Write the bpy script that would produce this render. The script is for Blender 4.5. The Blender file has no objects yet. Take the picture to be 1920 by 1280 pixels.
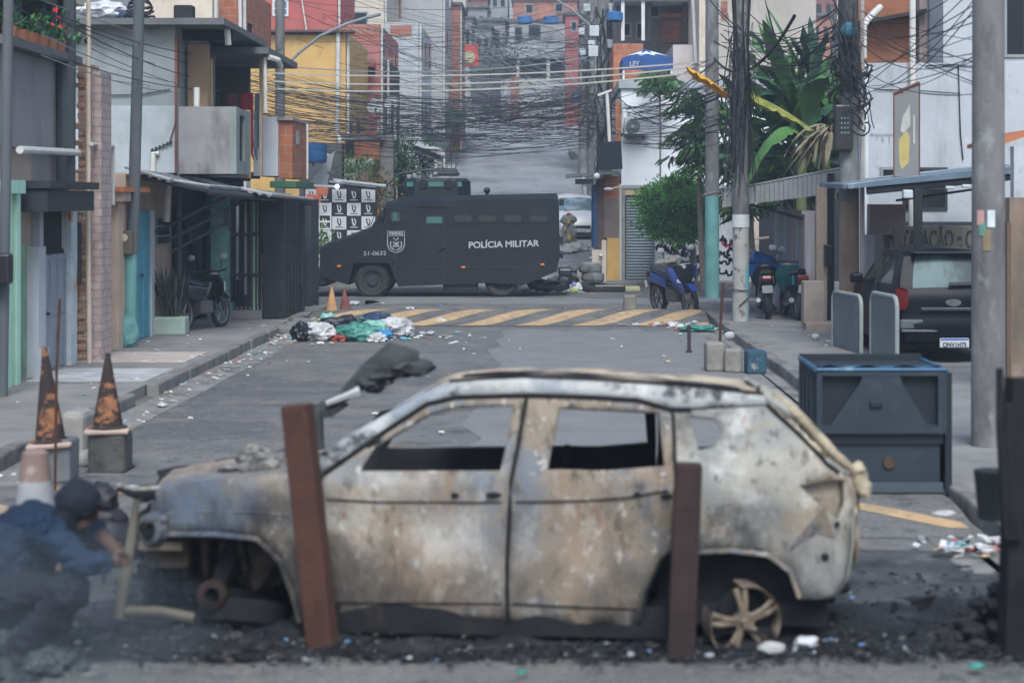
import bpy, bmesh, math, random
from mathutils import Vector, Matrix, Euler, noise as mnoise
from mathutils.geometry import delaunay_2d_cdt
rnd = random.Random(7)
SC = bpy.context.scene
# ------------------------------------------------------------ camera, world, sun, exposure
F, VX, VY, H = 3400.0, 1036.0, 378.0, 2.45      # focal length and vanishing point of the street in photo pixels, eye height
cd = bpy.data.cameras.new('camera'); cam = bpy.data.objects.new('camera', cd); SC.collection.objects.link(cam)
cam.location = (0, 0, H); cam.rotation_euler = (math.radians(90), 0, 0)
cd.sensor_width = 36; cd.lens = F / 1920 * 36
cd.shift_x = -(VX - 960) / 1920; cd.shift_y = -(640 - VY) / 1920
cd.clip_start = 0.5; cd.clip_end = 900
cd.dof.use_dof = True; cd.dof.focus_distance = 40; cd.dof.aperture_fstop = 1.9
SC.camera = cam
w = bpy.data.worlds.new('World'); SC.world = w; w.use_nodes = True
wn = w.node_tree.nodes; wl = w.node_tree.links
sky = wn.new('ShaderNodeTexSky'); sky.sky_type = 'NISHITA'; sky.sun_disc = False
SUN_EL, SUN_AZ = 50, 174
sky.sun_elevation = math.radians(SUN_EL); sky.sun_rotation = math.radians(SUN_AZ)
sky.dust_density = 3.0; sky.air_density = 1.0; sky.ozone_density = 1.0
bg = wn['Background']; wl.new(sky.outputs[0], bg.inputs[0]); bg.inputs[1].default_value = 0.11
sd = bpy.data.lights.new('sun', 'SUN'); sd.energy = 1.5; sd.angle = math.radians(25); sd.color = (.87, .98, 1.0)
so = bpy.data.objects.new('sun', sd); SC.collection.objects.link(so)
_az, _el = math.radians(SUN_AZ), math.radians(SUN_EL)
_d = Vector((math.sin(_az) * math.cos(_el), math.cos(_az) * math.cos(_el), math.sin(_el)))
so.rotation_euler = _d.to_track_quat('Z', 'Y').to_euler()
SC.view_settings.view_transform = 'Standard'; SC.view_settings.look = 'None'
SC.view_settings.exposure = 1.2; SC.view_settings.gamma = 1.0
SC.cycles.use_denoising = True
SC.cycles.max_bounces = 6

# ------------------------------------------------------------ helpers
def wx(px, Y): return (px - VX) * Y / F
def wz(py, Y): return H - (py - VY) * Y / F
def gy(py): return F * H / (py - VY)                 # depth of a point of the flat road seen at height py
def P(px, py, Y): return Vector((wx(px, Y), Y, wz(py, Y)))
GP = [(-40, 0), (49.5, 0), (55, .3), (60, .68), (67, 1.15), (80, 2.55), (97, 4.6), (117, 7.0), (132, 9.2), (160, 14.5), (200, 23), (260, 37), (330, 56)]
def g(Y):
    for (a, za), (b, zb) in zip(GP, GP[1:]):
        if Y <= b: return za + (zb - za) * (Y - a) / (b - a)
    return GP[-1][1]
ORG = {}
class MB:
    def __init__(s): s.v = []; s.f = []; s.m = []
    def add(s, vs, fs, mi=0):
        b = len(s.v); s.v += [tuple(v) for v in vs]
        for f in fs: s.f.append(tuple(b + i for i in f)); s.m.append(mi)
    def box(s, x0, x1, y0, y1, z0, z1, mi=0):
        s.add([(x0,y0,z0),(x1,y0,z0),(x1,y1,z0),(x0,y1,z0),(x0,y0,z1),(x1,y0,z1),(x1,y1,z1),(x0,y1,z1)],
              [(0,3,2,1),(4,5,6,7),(0,1,5,4),(1,2,6,5),(2,3,7,6),(3,0,4,7)], mi); return s
    def obox(s, c, size, rot=(0,0,0), mi=0, taper=1.0):
        R = Euler(rot).to_matrix(); c = Vector(c); hx, hy, hz = size[0]/2, size[1]/2, size[2]/2
        vs = [c + R @ Vector((x*hx*(taper if z > 0 else 1), y*hy*(taper if z > 0 else 1), z*hz)) for z in (-1,1) for x, y in ((-1,-1),(1,-1),(1,1),(-1,1))]
        s.add(vs, [(0,3,2,1),(4,5,6,7),(0,1,5,4),(1,2,6,5),(2,3,7,6),(3,0,4,7)], mi); return s
    def rbox(s, c, size, b=.02, rot=(0,0,0), mi=0, taper=1.0):   # box with bevelled edges
        R = Euler(rot).to_matrix(); c = Vector(c)
        bm = bmesh.new(); bmesh.ops.create_cube(bm, size=1)
        for v in bm.verts:
            k = taper if v.co.z > 0 else 1
            v.co = Vector((v.co.x*size[0]*k, v.co.y*size[1]*k, v.co.z*size[2]))
        bmesh.ops.bevel(bm, geom=list(bm.edges), offset=min(b, min(size)*.45), segments=2, affect='EDGES', profile=.5)
        bm.verts.index_update()
        s.add([c + R @ v.co for v in bm.verts], [[v.index for v in f.verts] for f in bm.faces], mi); bm.free(); return s
    def cyl(s, p0, p1, r0, r1=None, n=12, mi=0, caps=True):
        p0, p1 = Vector(p0), Vector(p1); r1 = r0 if r1 is None else r1
        d = (p1 - p0).normalized(); q = d.to_track_quat('Z', 'Y')
        vs = []
        for p, r in ((p0, r0), (p1, r1)):
            for i in range(n):
                a = 2*math.pi*i/n; vs.append(p + q @ Vector((r*math.cos(a), r*math.sin(a), 0)))
        fs = [(i, (i+1) % n, n+(i+1) % n, n+i) for i in range(n)]
        if caps: fs += [tuple(range(n-1, -1, -1)), tuple(range(n, 2*n))]
        s.add(vs, fs, mi); return s
    def tube(s, pts, r, n=6, mi=0, caps=True):
        pts = [Vector(p) for p in pts]; k = len(pts)
        rs = r if isinstance(r, (list, tuple)) else [r]*k
        vs = []; up = None
        for i, p in enumerate(pts):
            d = (pts[min(i+1, k-1)] - pts[max(i-1, 0)])
            d = d.normalized() if d.length > 1e-9 else Vector((0,0,1))
            if up is None: up = d.orthogonal().normalized()
            else:
                up = up - d*up.dot(d); up = up.normalized() if up.length > 1e-6 else d.orthogonal().normalized()
            sd_ = d.cross(up)
            for j in range(n):
                a = 2*math.pi*j/n; vs.append(p + (up*math.cos(a) + sd_*math.sin(a))*rs[i])
        fs = [(i*n+j, i*n+(j+1) % n, (i+1)*n+(j+1) % n, (i+1)*n+j) for i in range(k-1) for j in range(n)]
        if caps: fs += [tuple(range(n-1, -1, -1)), tuple(range((k-1)*n, k*n))]
        s.add(vs, fs, mi); return s
    def lathe(s, prof, c, axis, n=24, mi=0):          # prof: (radius, offset along axis), closed ring profile or open
        c = Vector(c); q = Vector(axis).normalized().to_track_quat('Z', 'Y'); k = len(prof); vs = []
        for r, t in prof:
            for j in range(n):
                a = 2*math.pi*j/n; vs.append(c + q @ Vector((r*math.cos(a), r*math.sin(a), t)))
        fs = [(i*n+j, i*n+(j+1) % n, (i+1)*n+(j+1) % n, (i+1)*n+j) for i in range(k-1) for j in range(n)]
        s.add(vs, fs, mi); return s
    def blob(s, c, rad, seed=0, amp=.2, fr=2.0, sub=3, flat=None, mi=0):
        bm = bmesh.new(); bmesh.ops.create_icosphere(bm, subdivisions=sub, radius=1); bm.verts.index_update()
        c = Vector(c); o = Vector((seed*3.7, seed*1.3, seed*7.1)); vs = []
        for v in bm.verts:
            n_ = mnoise.fractal(v.co*fr + o, 1.0, 2.0, 4)
            p = v.co*(1 + amp*n_); p = Vector((p.x*rad[0], p.y*rad[1], p.z*rad[2])) + c
            if flat is not None and p.z < flat: p.z = flat + (p.z - flat)*.05
            vs.append(p)
        s.add(vs, [[v.index for v in f.verts] for f in bm.faces], mi); bm.free(); return s
    def prism(s, poly, a, b, plane='xz', mi=0):       # polygon in a plane, pushed from a to b along the third axis
        n = len(poly)
        def pt(u, v, t): return (u, t, v) if plane == 'xz' else (t, u, v) if plane == 'yz' else (u, v, t)
        s.add([pt(u, v, a) for u, v in poly] + [pt(u, v, b) for u, v in poly],
              [tuple(range(n)), tuple(range(2*n-1, n-1, -1))] + [(i, n+i, n+(i+1) % n, (i+1) % n) for i in range(n)], mi); return s
    def loft(s, rings, mi=0, caps=True):
        n = len(rings[0]); vs = [p for r in rings for p in r]
        fs = [(i*n+j, i*n+(j+1) % n, (i+1)*n+(j+1) % n, (i+1)*n+j) for i in range(len(rings)-1) for j in range(n)]
        if caps: fs += [tuple(range(n-1, -1, -1)), tuple(range((len(rings)-1)*n, len(rings)*n))]
        s.add(vs, fs, mi); return s
    def build(s, name, mat, parent=None, smooth=False, loc=None, fixn=True):
        if loc is None:
            if parent is not None: loc = ORG[parent.name]
            else:
                xs = [v[0] for v in s.v]; ys = [v[1] for v in s.v]; zs = [v[2] for v in s.v]
                loc = Vector(((min(xs)+max(xs))/2, (min(ys)+max(ys))/2, min(zs)))
        loc = Vector(loc)
        me = bpy.data.meshes.new(name)
        me.from_pydata([(v[0]-loc.x, v[1]-loc.y, v[2]-loc.z) for v in s.v], [], s.f)
        mats = mat if isinstance(mat, (list, tuple)) else [mat]
        for m_ in mats: me.materials.append(m_)
        for p, mi in zip(me.polygons, s.m): p.material_index = mi; p.use_smooth = smooth
        if fixn:
            bm = bmesh.new(); bm.from_mesh(me); bmesh.ops.recalc_face_normals(bm, faces=bm.faces); bm.to_mesh(me); bm.free()
        if smooth:
            try: me.set_sharp_from_angle(angle=math.radians(42))
            except Exception: pass
        o = bpy.data.objects.new(name, me); SC.collection.objects.link(o)
        if parent is None: o.location = loc; ORG[o.name] = loc
        else: o.parent = parent; ORG[o.name] = loc
        return o
def tag(o, label=None, cat=None, group=None, kind=None):
    if label: o['label'] = label
    if cat: o['category'] = cat
    if group: o['group'] = group
    if kind: o['kind'] = kind
    return o
def thing(name, label, cat, loc=(0,0,0), group=None):
    o = bpy.data.objects.new(name, None); SC.collection.objects.link(o); o.location = loc; o.empty_display_size = .2
    ORG[o.name] = Vector(loc); return tag(o, label, cat, group)
def copy_tree(o, loc, rz=None, label=None, group=None, scale=None):
    r = o.copy(); SC.collection.objects.link(r); r.location = loc
    if rz is not None: r.rotation_euler = (r.rotation_euler.x, r.rotation_euler.y, rz)
    if scale: r.scale = (scale,)*3 if not isinstance(scale, tuple) else scale
    if label: r['label'] = label
    if group: r['group'] = group
    for ch in list(o.children):
        c = ch.copy(); SC.collection.objects.link(c); c.parent = r
        for gch in list(ch.children):
            d = gch.copy(); SC.collection.objects.link(d); d.parent = c
    return r
def inside(x, y, poly):
    c = False; n = len(poly)
    for i in range(n):
        x0, y0 = poly[i]; x1, y1 = poly[i-1]
        if (y0 > y) != (y1 > y) and x < (x1-x0)*(y-y0)/(y1-y0)+x0: c = not c
    return c
def dens(poly, step, closed=True):
    out = []; n = len(poly)
    for i in range(n if closed else n-1):
        a, b = Vector(poly[i]), Vector(poly[(i+1) % n]); k = max(1, int((b-a).length/step))
        out += [tuple(a + (b-a)*j/k) for j in range(k)]
    if not closed: out.append(tuple(poly[-1]))
    return out
def panel(mb, outline, fn, holes=(), step=.08, flip=False, mi=0):
    loops = [dens(outline, step)] + [dens(h, step) for h in holes]
    vs, es = [], []
    for lp in loops:
        b = len(vs); vs += [Vector(p) for p in lp]; es += [(b+i, b+(i+1) % len(lp)) for i in range(len(lp))]
    xs = [p[0] for p in outline]; ys = [p[1] for p in outline]; bd = list(vs)
    x = min(xs) + step*.5
    while x < max(xs):
        y = min(ys) + step*.5
        while y < max(ys):
            if inside(x, y, outline) and not any(inside(x, y, h) for h in holes):
                q = Vector((x, y))
                if all((q-p).length_squared > (step*.45)**2 for p in bd): vs.append(q)
            y += step
        x += step
    ov, oe, of, *_ = delaunay_2d_cdt(vs, es, [], 0, 1e-6)
    fs = []
    for f in of:
        cx = sum(ov[i][0] for i in f)/len(f); cy = sum(ov[i][1] for i in f)/len(f)
        if inside(cx, cy, outline) and not any(inside(cx, cy, h) for h in holes): fs.append(tuple(reversed(f)) if flip else tuple(f))
    mb.add([fn(p[0], p[1]) for p in ov], fs, mi)
def solid(o, t, off=-1, inner=0):
    m_ = o.modifiers.new('thickness', 'SOLIDIFY'); m_.thickness = t; m_.offset = off; m_.material_offset = inner; m_.material_offset_rim = 0
    return o
def textmb(mb, txt, x0, x1, zb, h, y, ext=.004, slope=0.0, mi=0, bold=.02):
    cu = bpy.data.curves.new('t', 'FONT'); cu.body = txt; cu.extrude = 0.02; cu.offset = bold
    ob = bpy.data.objects.new('t', cu); SC.collection.objects.link(ob)
    bpy.context.view_layer.update()
    dg = bpy.context.evaluated_depsgraph_get(); me = ob.evaluated_get(dg).to_mesh()
    vs = [v.co.copy() for v in me.vertices]; fs = [tuple(p.vertices) for p in me.polygons]
    ob.evaluated_get(dg).to_mesh_clear(); bpy.data.objects.remove(ob); bpy.data.curves.remove(cu)
    ax = min(v.x for v in vs); bx = max(v.x for v in vs); hz = 0.7
    mb.add([(x0+(v.x-ax)/(bx-ax)*(x1-x0), y - (ext if v.z > 0 else 0), zb + v.y/hz*h + slope*(v.x-ax)/(bx-ax)) for v in vs], fs, mi)

# ------------------------------------------------------------ materials
MC = {}
def _mix(nt, fac, a, b):
    n = nt.nodes.new('ShaderNodeMix'); n.data_type = 'RGBA'
    for sock, val in ((0, fac), (6, a), (7, b)):
        if hasattr(val, 'links') or isinstance(val, bpy.types.NodeSocket): nt.links.new(val, n.inputs[sock])
        else: n.inputs[sock].default_value = val if sock == 0 else (*val, 1)
    return n.outputs[2]
def _noise(nt, vec, sc, det=5, zs=1.0, xs=1.0, rough=.55, off=0):
    mp = nt.nodes.new('ShaderNodeMapping'); mp.inputs['Scale'].default_value = (xs, xs, zs); mp.inputs['Location'].default_value = (off, off*1.7, off*.6)
    nt.links.new(vec, mp.inputs[0])
    n = nt.nodes.new('ShaderNodeTexNoise'); n.inputs['Scale'].default_value = sc; n.inputs['Detail'].default_value = det; n.inputs['Roughness'].default_value = rough
    nt.links.new(mp.outputs[0], n.inputs['Vector']); return n.outputs[0]
def _range(nt, val, lo, hi, a, b):
    n = nt.nodes.new('ShaderNodeMapRange'); n.inputs[1].default_value = lo; n.inputs[2].default_value = hi; n.inputs[3].default_value = a; n.inputs[4].default_value = b
    nt.links.new(val, n.inputs[0]); return n.outputs[0]
def pm(name, col, var=.15, sc=2.0, rough=.85, bump=.2, bsc=35, metal=0.0, patches=(), spec=.3, emit=None, brick=None, island=None, trans=0, zs=1.0, coat=0, spots=()):
    """patches: (colour, scale, low, high, z-stretch, amount); brick: (colour2, mortar, brick width, row height); island: list of colours picked per loose piece"""
    if name in MC: return MC[name]
    m = bpy.data.materials.new(name); m.use_nodes = True; nt = m.node_tree; b = nt.nodes['Principled BSDF']; MC[name] = m
    tc = nt.nodes.new('ShaderNodeTexCoord').outputs['Object']
    base = col
    if brick:
        sp = nt.nodes.new('ShaderNodeSeparateXYZ'); nt.links.new(tc, sp.inputs[0])
        ad = nt.nodes.new('ShaderNodeMath'); nt.links.new(sp.outputs[0], ad.inputs[0]); nt.links.new(sp.outputs[1], ad.inputs[1])
        cb = nt.nodes.new('ShaderNodeCombineXYZ'); nt.links.new(ad.outputs[0], cb.inputs[0]); nt.links.new(sp.outputs[2], cb.inputs[1])
        dn = nt.nodes.new('ShaderNodeTexNoise'); dn.inputs['Scale'].default_value = 3.5; nt.links.new(tc, dn.inputs['Vector'])
        dm = nt.nodes.new('ShaderNodeVectorMath'); dm.operation = 'MULTIPLY_ADD'; nt.links.new(dn.outputs['Color'], dm.inputs[0]); dm.inputs[1].default_value = (.07, .05, 0); nt.links.new(cb.outputs[0], dm.inputs[2])
        bt = nt.nodes.new('ShaderNodeTexBrick'); nt.links.new(dm.outputs[0], bt.inputs['Vector'])
        bt.inputs['Color1'].default_value = (*col, 1); bt.inputs['Color2'].default_value = (*brick[0], 1); bt.inputs['Mortar'].default_value = (*brick[1], 1)
        bt.inputs['Scale'].default_value = 1; bt.inputs['Brick Width'].default_value = brick[2]; bt.inputs['Row Height'].default_value = brick[3]
        bt.inputs['Mortar Size'].default_value = .012; bt.inputs['Mortar Smooth'].default_value = .3
        base = bt.outputs['Color']
    if island:
        ge = nt.nodes.new('ShaderNodeNewGeometry'); cr = nt.nodes.new('ShaderNodeValToRGB'); cr.color_ramp.interpolation = 'CONSTANT'
        el = cr.color_ramp.elements
        while len(el) < len(island): el.new(.5)
        for i, (t_, c_) in enumerate(island): el[i].position = t_; el[i].color = (*c_, 1)
        nt.links.new(ge.outputs['Random Per Island'], cr.inputs[0]); base = cr.outputs[0]
    n1 = _noise(nt, tc, sc, 6, zs=zs)
    mul = _range(nt, n1, .28, .72, 1-var, 1+var)
    vm = nt.nodes.new('ShaderNodeVectorMath'); vm.operation = 'SCALE'
    if isinstance(base, bpy.types.NodeSocket): nt.links.new(base, vm.inputs[0])
    else: vm.inputs[0].default_value = base
    nt.links.new(mul, vm.inputs['Scale']); c = vm.outputs[0]
    for i, (pc, ps, lo, hi, pz, am) in enumerate(patches):
        nn = _noise(nt, tc, ps, 6, zs=pz, off=3.1*(i+1), rough=.7)
        c = _mix(nt, _range(nt, nn, lo, hi, 0, am), c, pc)
    for i, (pc, ctr, r0, r1, am) in enumerate(spots):        # smoke stains spreading from a burning point, ragged edge
        wn_ = nt.nodes.new('ShaderNodeTexNoise'); wn_.inputs['Scale'].default_value = 3.2; wn_.inputs['Detail'].default_value = 6; nt.links.new(tc, wn_.inputs['Vector'])
        ma = nt.nodes.new('ShaderNodeVectorMath'); ma.operation = 'MULTIPLY_ADD'; ma.inputs[1].default_value = (.7, .7, .7); nt.links.new(wn_.outputs['Color'], ma.inputs[0]); nt.links.new(tc, ma.inputs[2])
        ds = nt.nodes.new('ShaderNodeVectorMath'); ds.operation = 'DISTANCE'; nt.links.new(ma.outputs[0], ds.inputs[0]); ds.inputs[1].default_value = tuple(q+.35 for q in ctr)
        mm = nt.nodes.new('ShaderNodeMath'); mm.operation = 'MULTIPLY'; nt.links.new(_range(nt, ds.outputs['Value'], r0, r1, am, 0), mm.inputs[0]); nt.links.new(_range(nt, _noise(nt, tc, 6.5, 6, zs=.6, off=i*2.3, rough=.7), .40, .56, .35, 1.05), mm.inputs[1])
        c = _mix(nt, mm.outputs[0], c, pc)
    nt.links.new(c, b.inputs['Base Color'])
    b.inputs['Roughness'].default_value = rough; b.inputs['Metallic'].default_value = metal
    b.inputs['Specular IOR Level'].default_value = spec
    if trans: b.inputs['Transmission Weight'].default_value = trans
    if coat: b.inputs['Coat Weight'].default_value = coat
    if emit: b.inputs['Emission Color'].default_value = (*emit[0], 1); b.inputs['Emission Strength'].default_value = emit[1]
    if bump:
        bn = nt.nodes.new('ShaderNodeBump'); bn.inputs['Strength'].default_value = bump; bn.inputs['Distance'].default_value = .02
        nt.links.new(_noise(nt, tc, bsc, 4), bn.inputs['Height']); nt.links.new(bn.outputs[0], b.inputs['Normal'])
    return m
DIRT = (.07, .065, .06); SOOT = (.018, .018, .02)
def wallm(name, col, dirt=.6, **k):
    return pm(name, col, var=.12, sc=1.1, patches=[(tuple(c*.45+.01 for c in col), 1.6, .52, .75, .18, dirt), ((.10,.10,.095), 4.5, .60, .72, .6, dirt*.7), (tuple(min(.8, c*1.25+.03) for c in col), 2.3, .58, .68, 1, .4)], **k)
asphalt = pm('asphalt', (.135,.133,.13), var=.25, sc=1.3, bump=.5, bsc=90, patches=[((.085,.086,.092), .4, .5, .6, 1, .75), ((.30,.30,.295), 16, .58, .68, 1, .75), ((.05,.05,.055), 3.2, .55, .64, 1, .75), ((.2,.175,.15), 1.1, .54, .64, 1, .6), ((.05,.05,.055), 26, .53, .63, 1, .8)])
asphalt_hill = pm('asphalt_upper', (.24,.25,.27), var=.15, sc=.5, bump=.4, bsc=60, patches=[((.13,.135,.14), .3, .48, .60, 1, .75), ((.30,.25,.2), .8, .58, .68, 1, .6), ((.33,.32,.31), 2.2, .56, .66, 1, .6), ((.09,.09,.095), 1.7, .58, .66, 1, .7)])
concrete = pm('sidewalk_concrete', (.2,.195,.19), var=.2, sc=1.2, bump=.4, bsc=50, patches=[((.10,.10,.10), .9, .52, .68, 1, .7), ((.3,.28,.26), 2.6, .62, .74, 1, .4)])
kerbm = pm('kerb_stone', (.17,.165,.16), var=.25, sc=3, bump=.5, patches=[((.06,.06,.06), 2.2, .5, .66, 1, .7)])
soil = pm('soil', (.12,.11,.1), var=.3, sc=.4, bump=.4, patches=[((.05,.07,.04), .6, .55, .68, 1, .7)])
polem = pm('pole_concrete', (.15,.15,.153), var=.25, sc=3, zs=.3, bump=.3, patches=[((.075,.075,.08), 2.5, .5, .64, .35, .8), ((.24,.25,.26), 3.5, .56, .66, .5, .7), ((.17,.13,.10), 1.5, .58, .7, .4, .5)])
polegrey = pm('pole_grey', (.085,.095,.105), var=.15, sc=3, zs=.3, bump=.15)
aqua = pm('aqua_paint', (.12,.28,.275), var=.18, sc=2.5, rough=.7, patches=[((.05,.2,.2), 2, .55, .72, .4, .7), ((.24,.24,.23), 5, .66, .74, 1, .6)])
steel_dark = pm('dark_steel', (.028,.032,.038), var=.25, sc=5, rough=.55, bump=.1)
black_paint = pm('black_paint', (.012,.014,.018), var=.2, sc=4, rough=.35, bump=.03, spec=.5)
rubber = pm('rubber', (.02,.02,.022), var=.3, sc=8, rough=.85, bump=.2)
pvc = pm('white_pipe', (.5,.5,.48), var=.15, sc=3, rough=.5, patches=[((.25,.23,.2), 3, .6, .75, .3, .5)])
glass_dark = pm('dark_glass', (.02,.025,.03), var=.1, sc=3, rough=.12, bump=0, spec=.6)
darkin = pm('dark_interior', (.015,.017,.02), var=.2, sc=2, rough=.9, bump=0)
brick = pm('hollow_brick', (.36,.13,.065), var=.25, sc=2.5, brick=((.28,.10,.055), (.26,.2,.17), .3, .2), bump=.3, patches=[((.12,.08,.07), 1.5, .56, .72, .3, .6)])
rust_dark = pm('dark_rusted_steel', (.026,.017,.017), var=.3, sc=5, rough=.9, bump=.3, patches=[((.05,.024,.02), 4, .52, .66, .5, .7)])
brick_far = pm('far_brick', (.33,.13,.085), var=.25, sc=1.2, brick=((.26,.10,.07), (.27,.22,.2), .32, .2), bump=.2, patches=[((.16,.12,.11), .8, .55, .72, .4, .6)])
rust = pm('rusted_steel', (.058,.026,.020), var=.3, sc=5, rough=.9, bump=.3, patches=[((.032,.02,.018), 3, .5, .66, .4, .85), ((.10,.045,.03), 9, .58, .7, .6, .5)])
# ============================================================ SETTING: ground, roads, pavements
def sheet(name, x0, x1, ys, dz, mat, nx=2, kind='structure', jit=0):
    mb = MB(); n = nx + 1; vs = []
    for Y in ys:
        for i in range(n): vs.append((x0+(x1-x0)*i/nx, Y, g(Y)+dz))
    mb.add(vs, [(j*n+i, j*n+i+1, (j+1)*n+i+1, (j+1)*n+i) for j in range(len(ys)-1) for i in range(nx)])
    o = mb.build(name, mat, loc=(0,0,0)); return tag(o, kind=kind)
YS = [-30, 0, 20, 40, 49.5] + [50+i*3 for i in range(1, 95)]
sheet('ground', -160, 160, YS, -.012, soil, nx=8)
sheet('road', -5.0, 3.2, [-25, 5, 20, 35, 41.002], 0, asphalt)
sheet('cross_street', -60, 60, [41, 45, 49.5, 50.6], .004, asphalt)
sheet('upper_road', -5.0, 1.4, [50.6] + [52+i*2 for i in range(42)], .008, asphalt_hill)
# pavements with kerbs
def slab(name, x0, x1, y0, y1, h, mat):
    mb = MB(); mb.box(x0, x1, y0, y1, -.3, h); return tag(mb.build(name, mat, loc=(0,0,0)), kind='structure')
slab('left_pavement', -14, -5.16, -10, 40.6, .13, concrete)
slab('right_pavement', 3.36, 16, -10, 43.5, .13, concrete)
slab('far_pavement', 1.6, 22, 50.75, 53.2, .2, concrete)
slab('far_left_pavement', -24, -5.2, 50.75, 53, .2, concrete)
def kerb(name, x, sgn, y0, y1, gaps=()):
    mb = MB(); Y = y0; r = random.Random(int(y0*7+x*3))
    while Y < y1:
        L = r.uniform(.85, 1.15)
        if not any(a < Y < b for a, b in gaps):
            mb.rbox((x+r.uniform(-.015, .015), Y+L/2, .0+r.uniform(-.012, .008)), (.16, L-.02, .31), .025, (0, r.uniform(-.03, .03), r.uniform(-.01, .01)))
        Y += L
    return tag(mb.build(name, kerbm, loc=(0,0,0)), kind='structure')
kerb('left_kerb', -5.08, 1, 8, 40.5, gaps=((21.8, 22.6), (33.5, 36)))
kerb('right_kerb', 3.28, -1, 8, 43.5)
mb = MB()
for i in range(22): mb.rbox((1.9+i*.95, 50.68, .06), (.93, .16, .3), .03)
tag(mb.build('far_kerb', kerbm, loc=(0,0,0)), kind='structure')
# upper street pavements following the slope
for nm, xa, xb in (('upper_left_pavement', -6.6, -5.0), ('upper_right_pavement', 1.4, 2.3)):
    mb = MB(); ys = [54+i*2 for i in range(38)]
    vs = []
    for Y in ys: vs += [(xa, Y, g(Y)-.2), (xb, Y, g(Y)-.2), (xb, Y, g(Y)+.14), (xa, Y, g(Y)+.14)]
    mb.add(vs, [(j*4+k, j*4+(k+1) % 4, (j+1)*4+(k+1) % 4, (j+1)*4+k) for j in range(len(ys)-1) for k in range(4)] + [(0,1,2,3)])
    tag(mb.build(nm, pm('upper_pavement', (.3,.3,.3), var=.25, sc=1, patches=[((.14,.14,.14), 1.2, .5, .66, 1, .7)]), loc=(0,0,0)), kind='structure')
# speed humps with slanting yellow stripes
def hump(name, y0, y1, h, slant, x_first, period, width, count):
    ht = lambda Y: h*(.5-.5*math.cos(2*math.pi*max(0, min(1, (Y-y0)/(y1-y0)))))
    ys = [y0+(y1-y0)*i/16 for i in range(17)]
    mb = MB(); vs = []
    for Y in ys: vs += [(-4.95, Y, ht(Y)+.006), (3.15, Y, ht(Y)+.006)]
    mb.add(vs, [(2*j, 2*j+1, 2*j+3, 2*j+2) for j in range(16)])
    tag(mb.build(name, asphalt, loc=(0,0,0)), kind='structure')
    mb = MB()
    for k in range(count):
        xs = x_first+k*period; vs = []; n = 0
        for Y in ys:
            a = xs+slant*(Y-y0); b = a+width
            a, b = max(a, -4.9), min(b, 3.1)
            if a >= b: continue
            vs += [(a, Y, ht(Y)+.011), (b, Y, ht(Y)+.011)]; n += 1
        if n > 1: mb.add(vs, [(2*j, 2*j+1, 2*j+3, 2*j+2) for j in range(n-1)])
    tag(mb.build(name+'_stripes', yellowline, loc=(0,0,0)), kind='structure')
yellowline = pm('yellow_road_paint', (.42,.285,.155), var=.2, sc=3, bump=.2, bsc=80, patches=[((.17,.16,.155), 7, .52, .64, 1, .75), ((.15,.15,.15), 1.6, .55, .68, 1, .7)])
hump('speed_hump', 35.7, 40.2, .18, .60, -5.35, 1.14, .55, 8)
hump('near_speed_hump', 13.2, 15.6, .09, -1.2, -5.18, 1.7, .30, 6)
patchm = pm('repaired_asphalt', (.168,.167,.168), var=.12, sc=1.2, bump=.4, bsc=80, patches=[((.12,.12,.125), 1.1, .55, .68, 1, .6), ((.28,.28,.28), 18, .6, .7, 1, .6), ((.08,.08,.085), 20, .58, .68, 1, .6)])
def ragged(name, x0, x1, y0, y1, mat, z, seed, amp=.18):
    q = random.Random(seed); pts = []
    for (a, b), (c_, d_) in (((x0, y0), (x1, y0)), ((x1, y0), (x1, y1)), ((x1, y1), (x0, y1)), ((x0, y1), (x0, y0))):
        n = 14
        for i in range(n): pts.append((a+(c_-a)*i/n+q.uniform(-amp, amp), b+(d_-b)*i/n+q.uniform(-amp, amp)*1.6))
    mb = MB(); mb.add([(a, b, z) for a, b in pts], [tuple(range(len(pts)))]); return tag(mb.build(name, mat, loc=(0, 0, 0)), kind='structure')
ragged('repaired_road_patch', -.9, 2.9, 17.5, 34.5, patchm, .004, 3)
ragged('cross_street_patch', -4.4, 2.6, 43.2, 46.0, patchm, .009, 6, .3)
ragged('scorched_road', -4.1, 3.15, 9.95, 13.0, pm('scorched_asphalt', (.05,.052,.056), var=.4, sc=2, bump=.5, patches=[((.115,.115,.118), 1.6, .52, .64, 1, .75), ((.02,.021,.024), 2.4, .52, .62, 1, .8), ((.16,.16,.16), 15, .6, .7, 1, .5)]), .004, 9, .22)
gut = pm('gutter_concrete', (.19,.185,.175), var=.3, sc=2, bump=.5, patches=[((.08,.08,.08), 2.4, .5, .62, 1, .8), ((.32,.31,.3), 9, .58, .68, 1, .6)])
ragged('left_gutter', -4.98, -4.5, 12, 35, gut, .005, 12, .06)
ragged('right_gutter', 2.75, 3.18, 12, 35, gut, .005, 13, .06)
# pale tiled entrance slabs on the left pavement, worn patches
mb = MB(); mb.box(-6.9, -5.3, 26.2, 27.9, .13, .142)
tag(mb.build('tiled_entrance_path', pm('beige_tile', (.42,.36,.32), var=.15, sc=4, brick=((.38,.33,.3), (.25,.22,.2), .3, .3)), loc=(0,0,0)), kind='structure')
mb = MB(); mb.box(-6.8, -5.25, 23.4, 25.2, .13, .139)
tag(mb.build('pale_entrance_path', pm('pale_tile', (.36,.36,.37), var=.3, sc=3, patches=[((.2,.2,.2), 2, .5, .65, 1, .6)]), loc=(0,0,0)), kind='structure')

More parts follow.
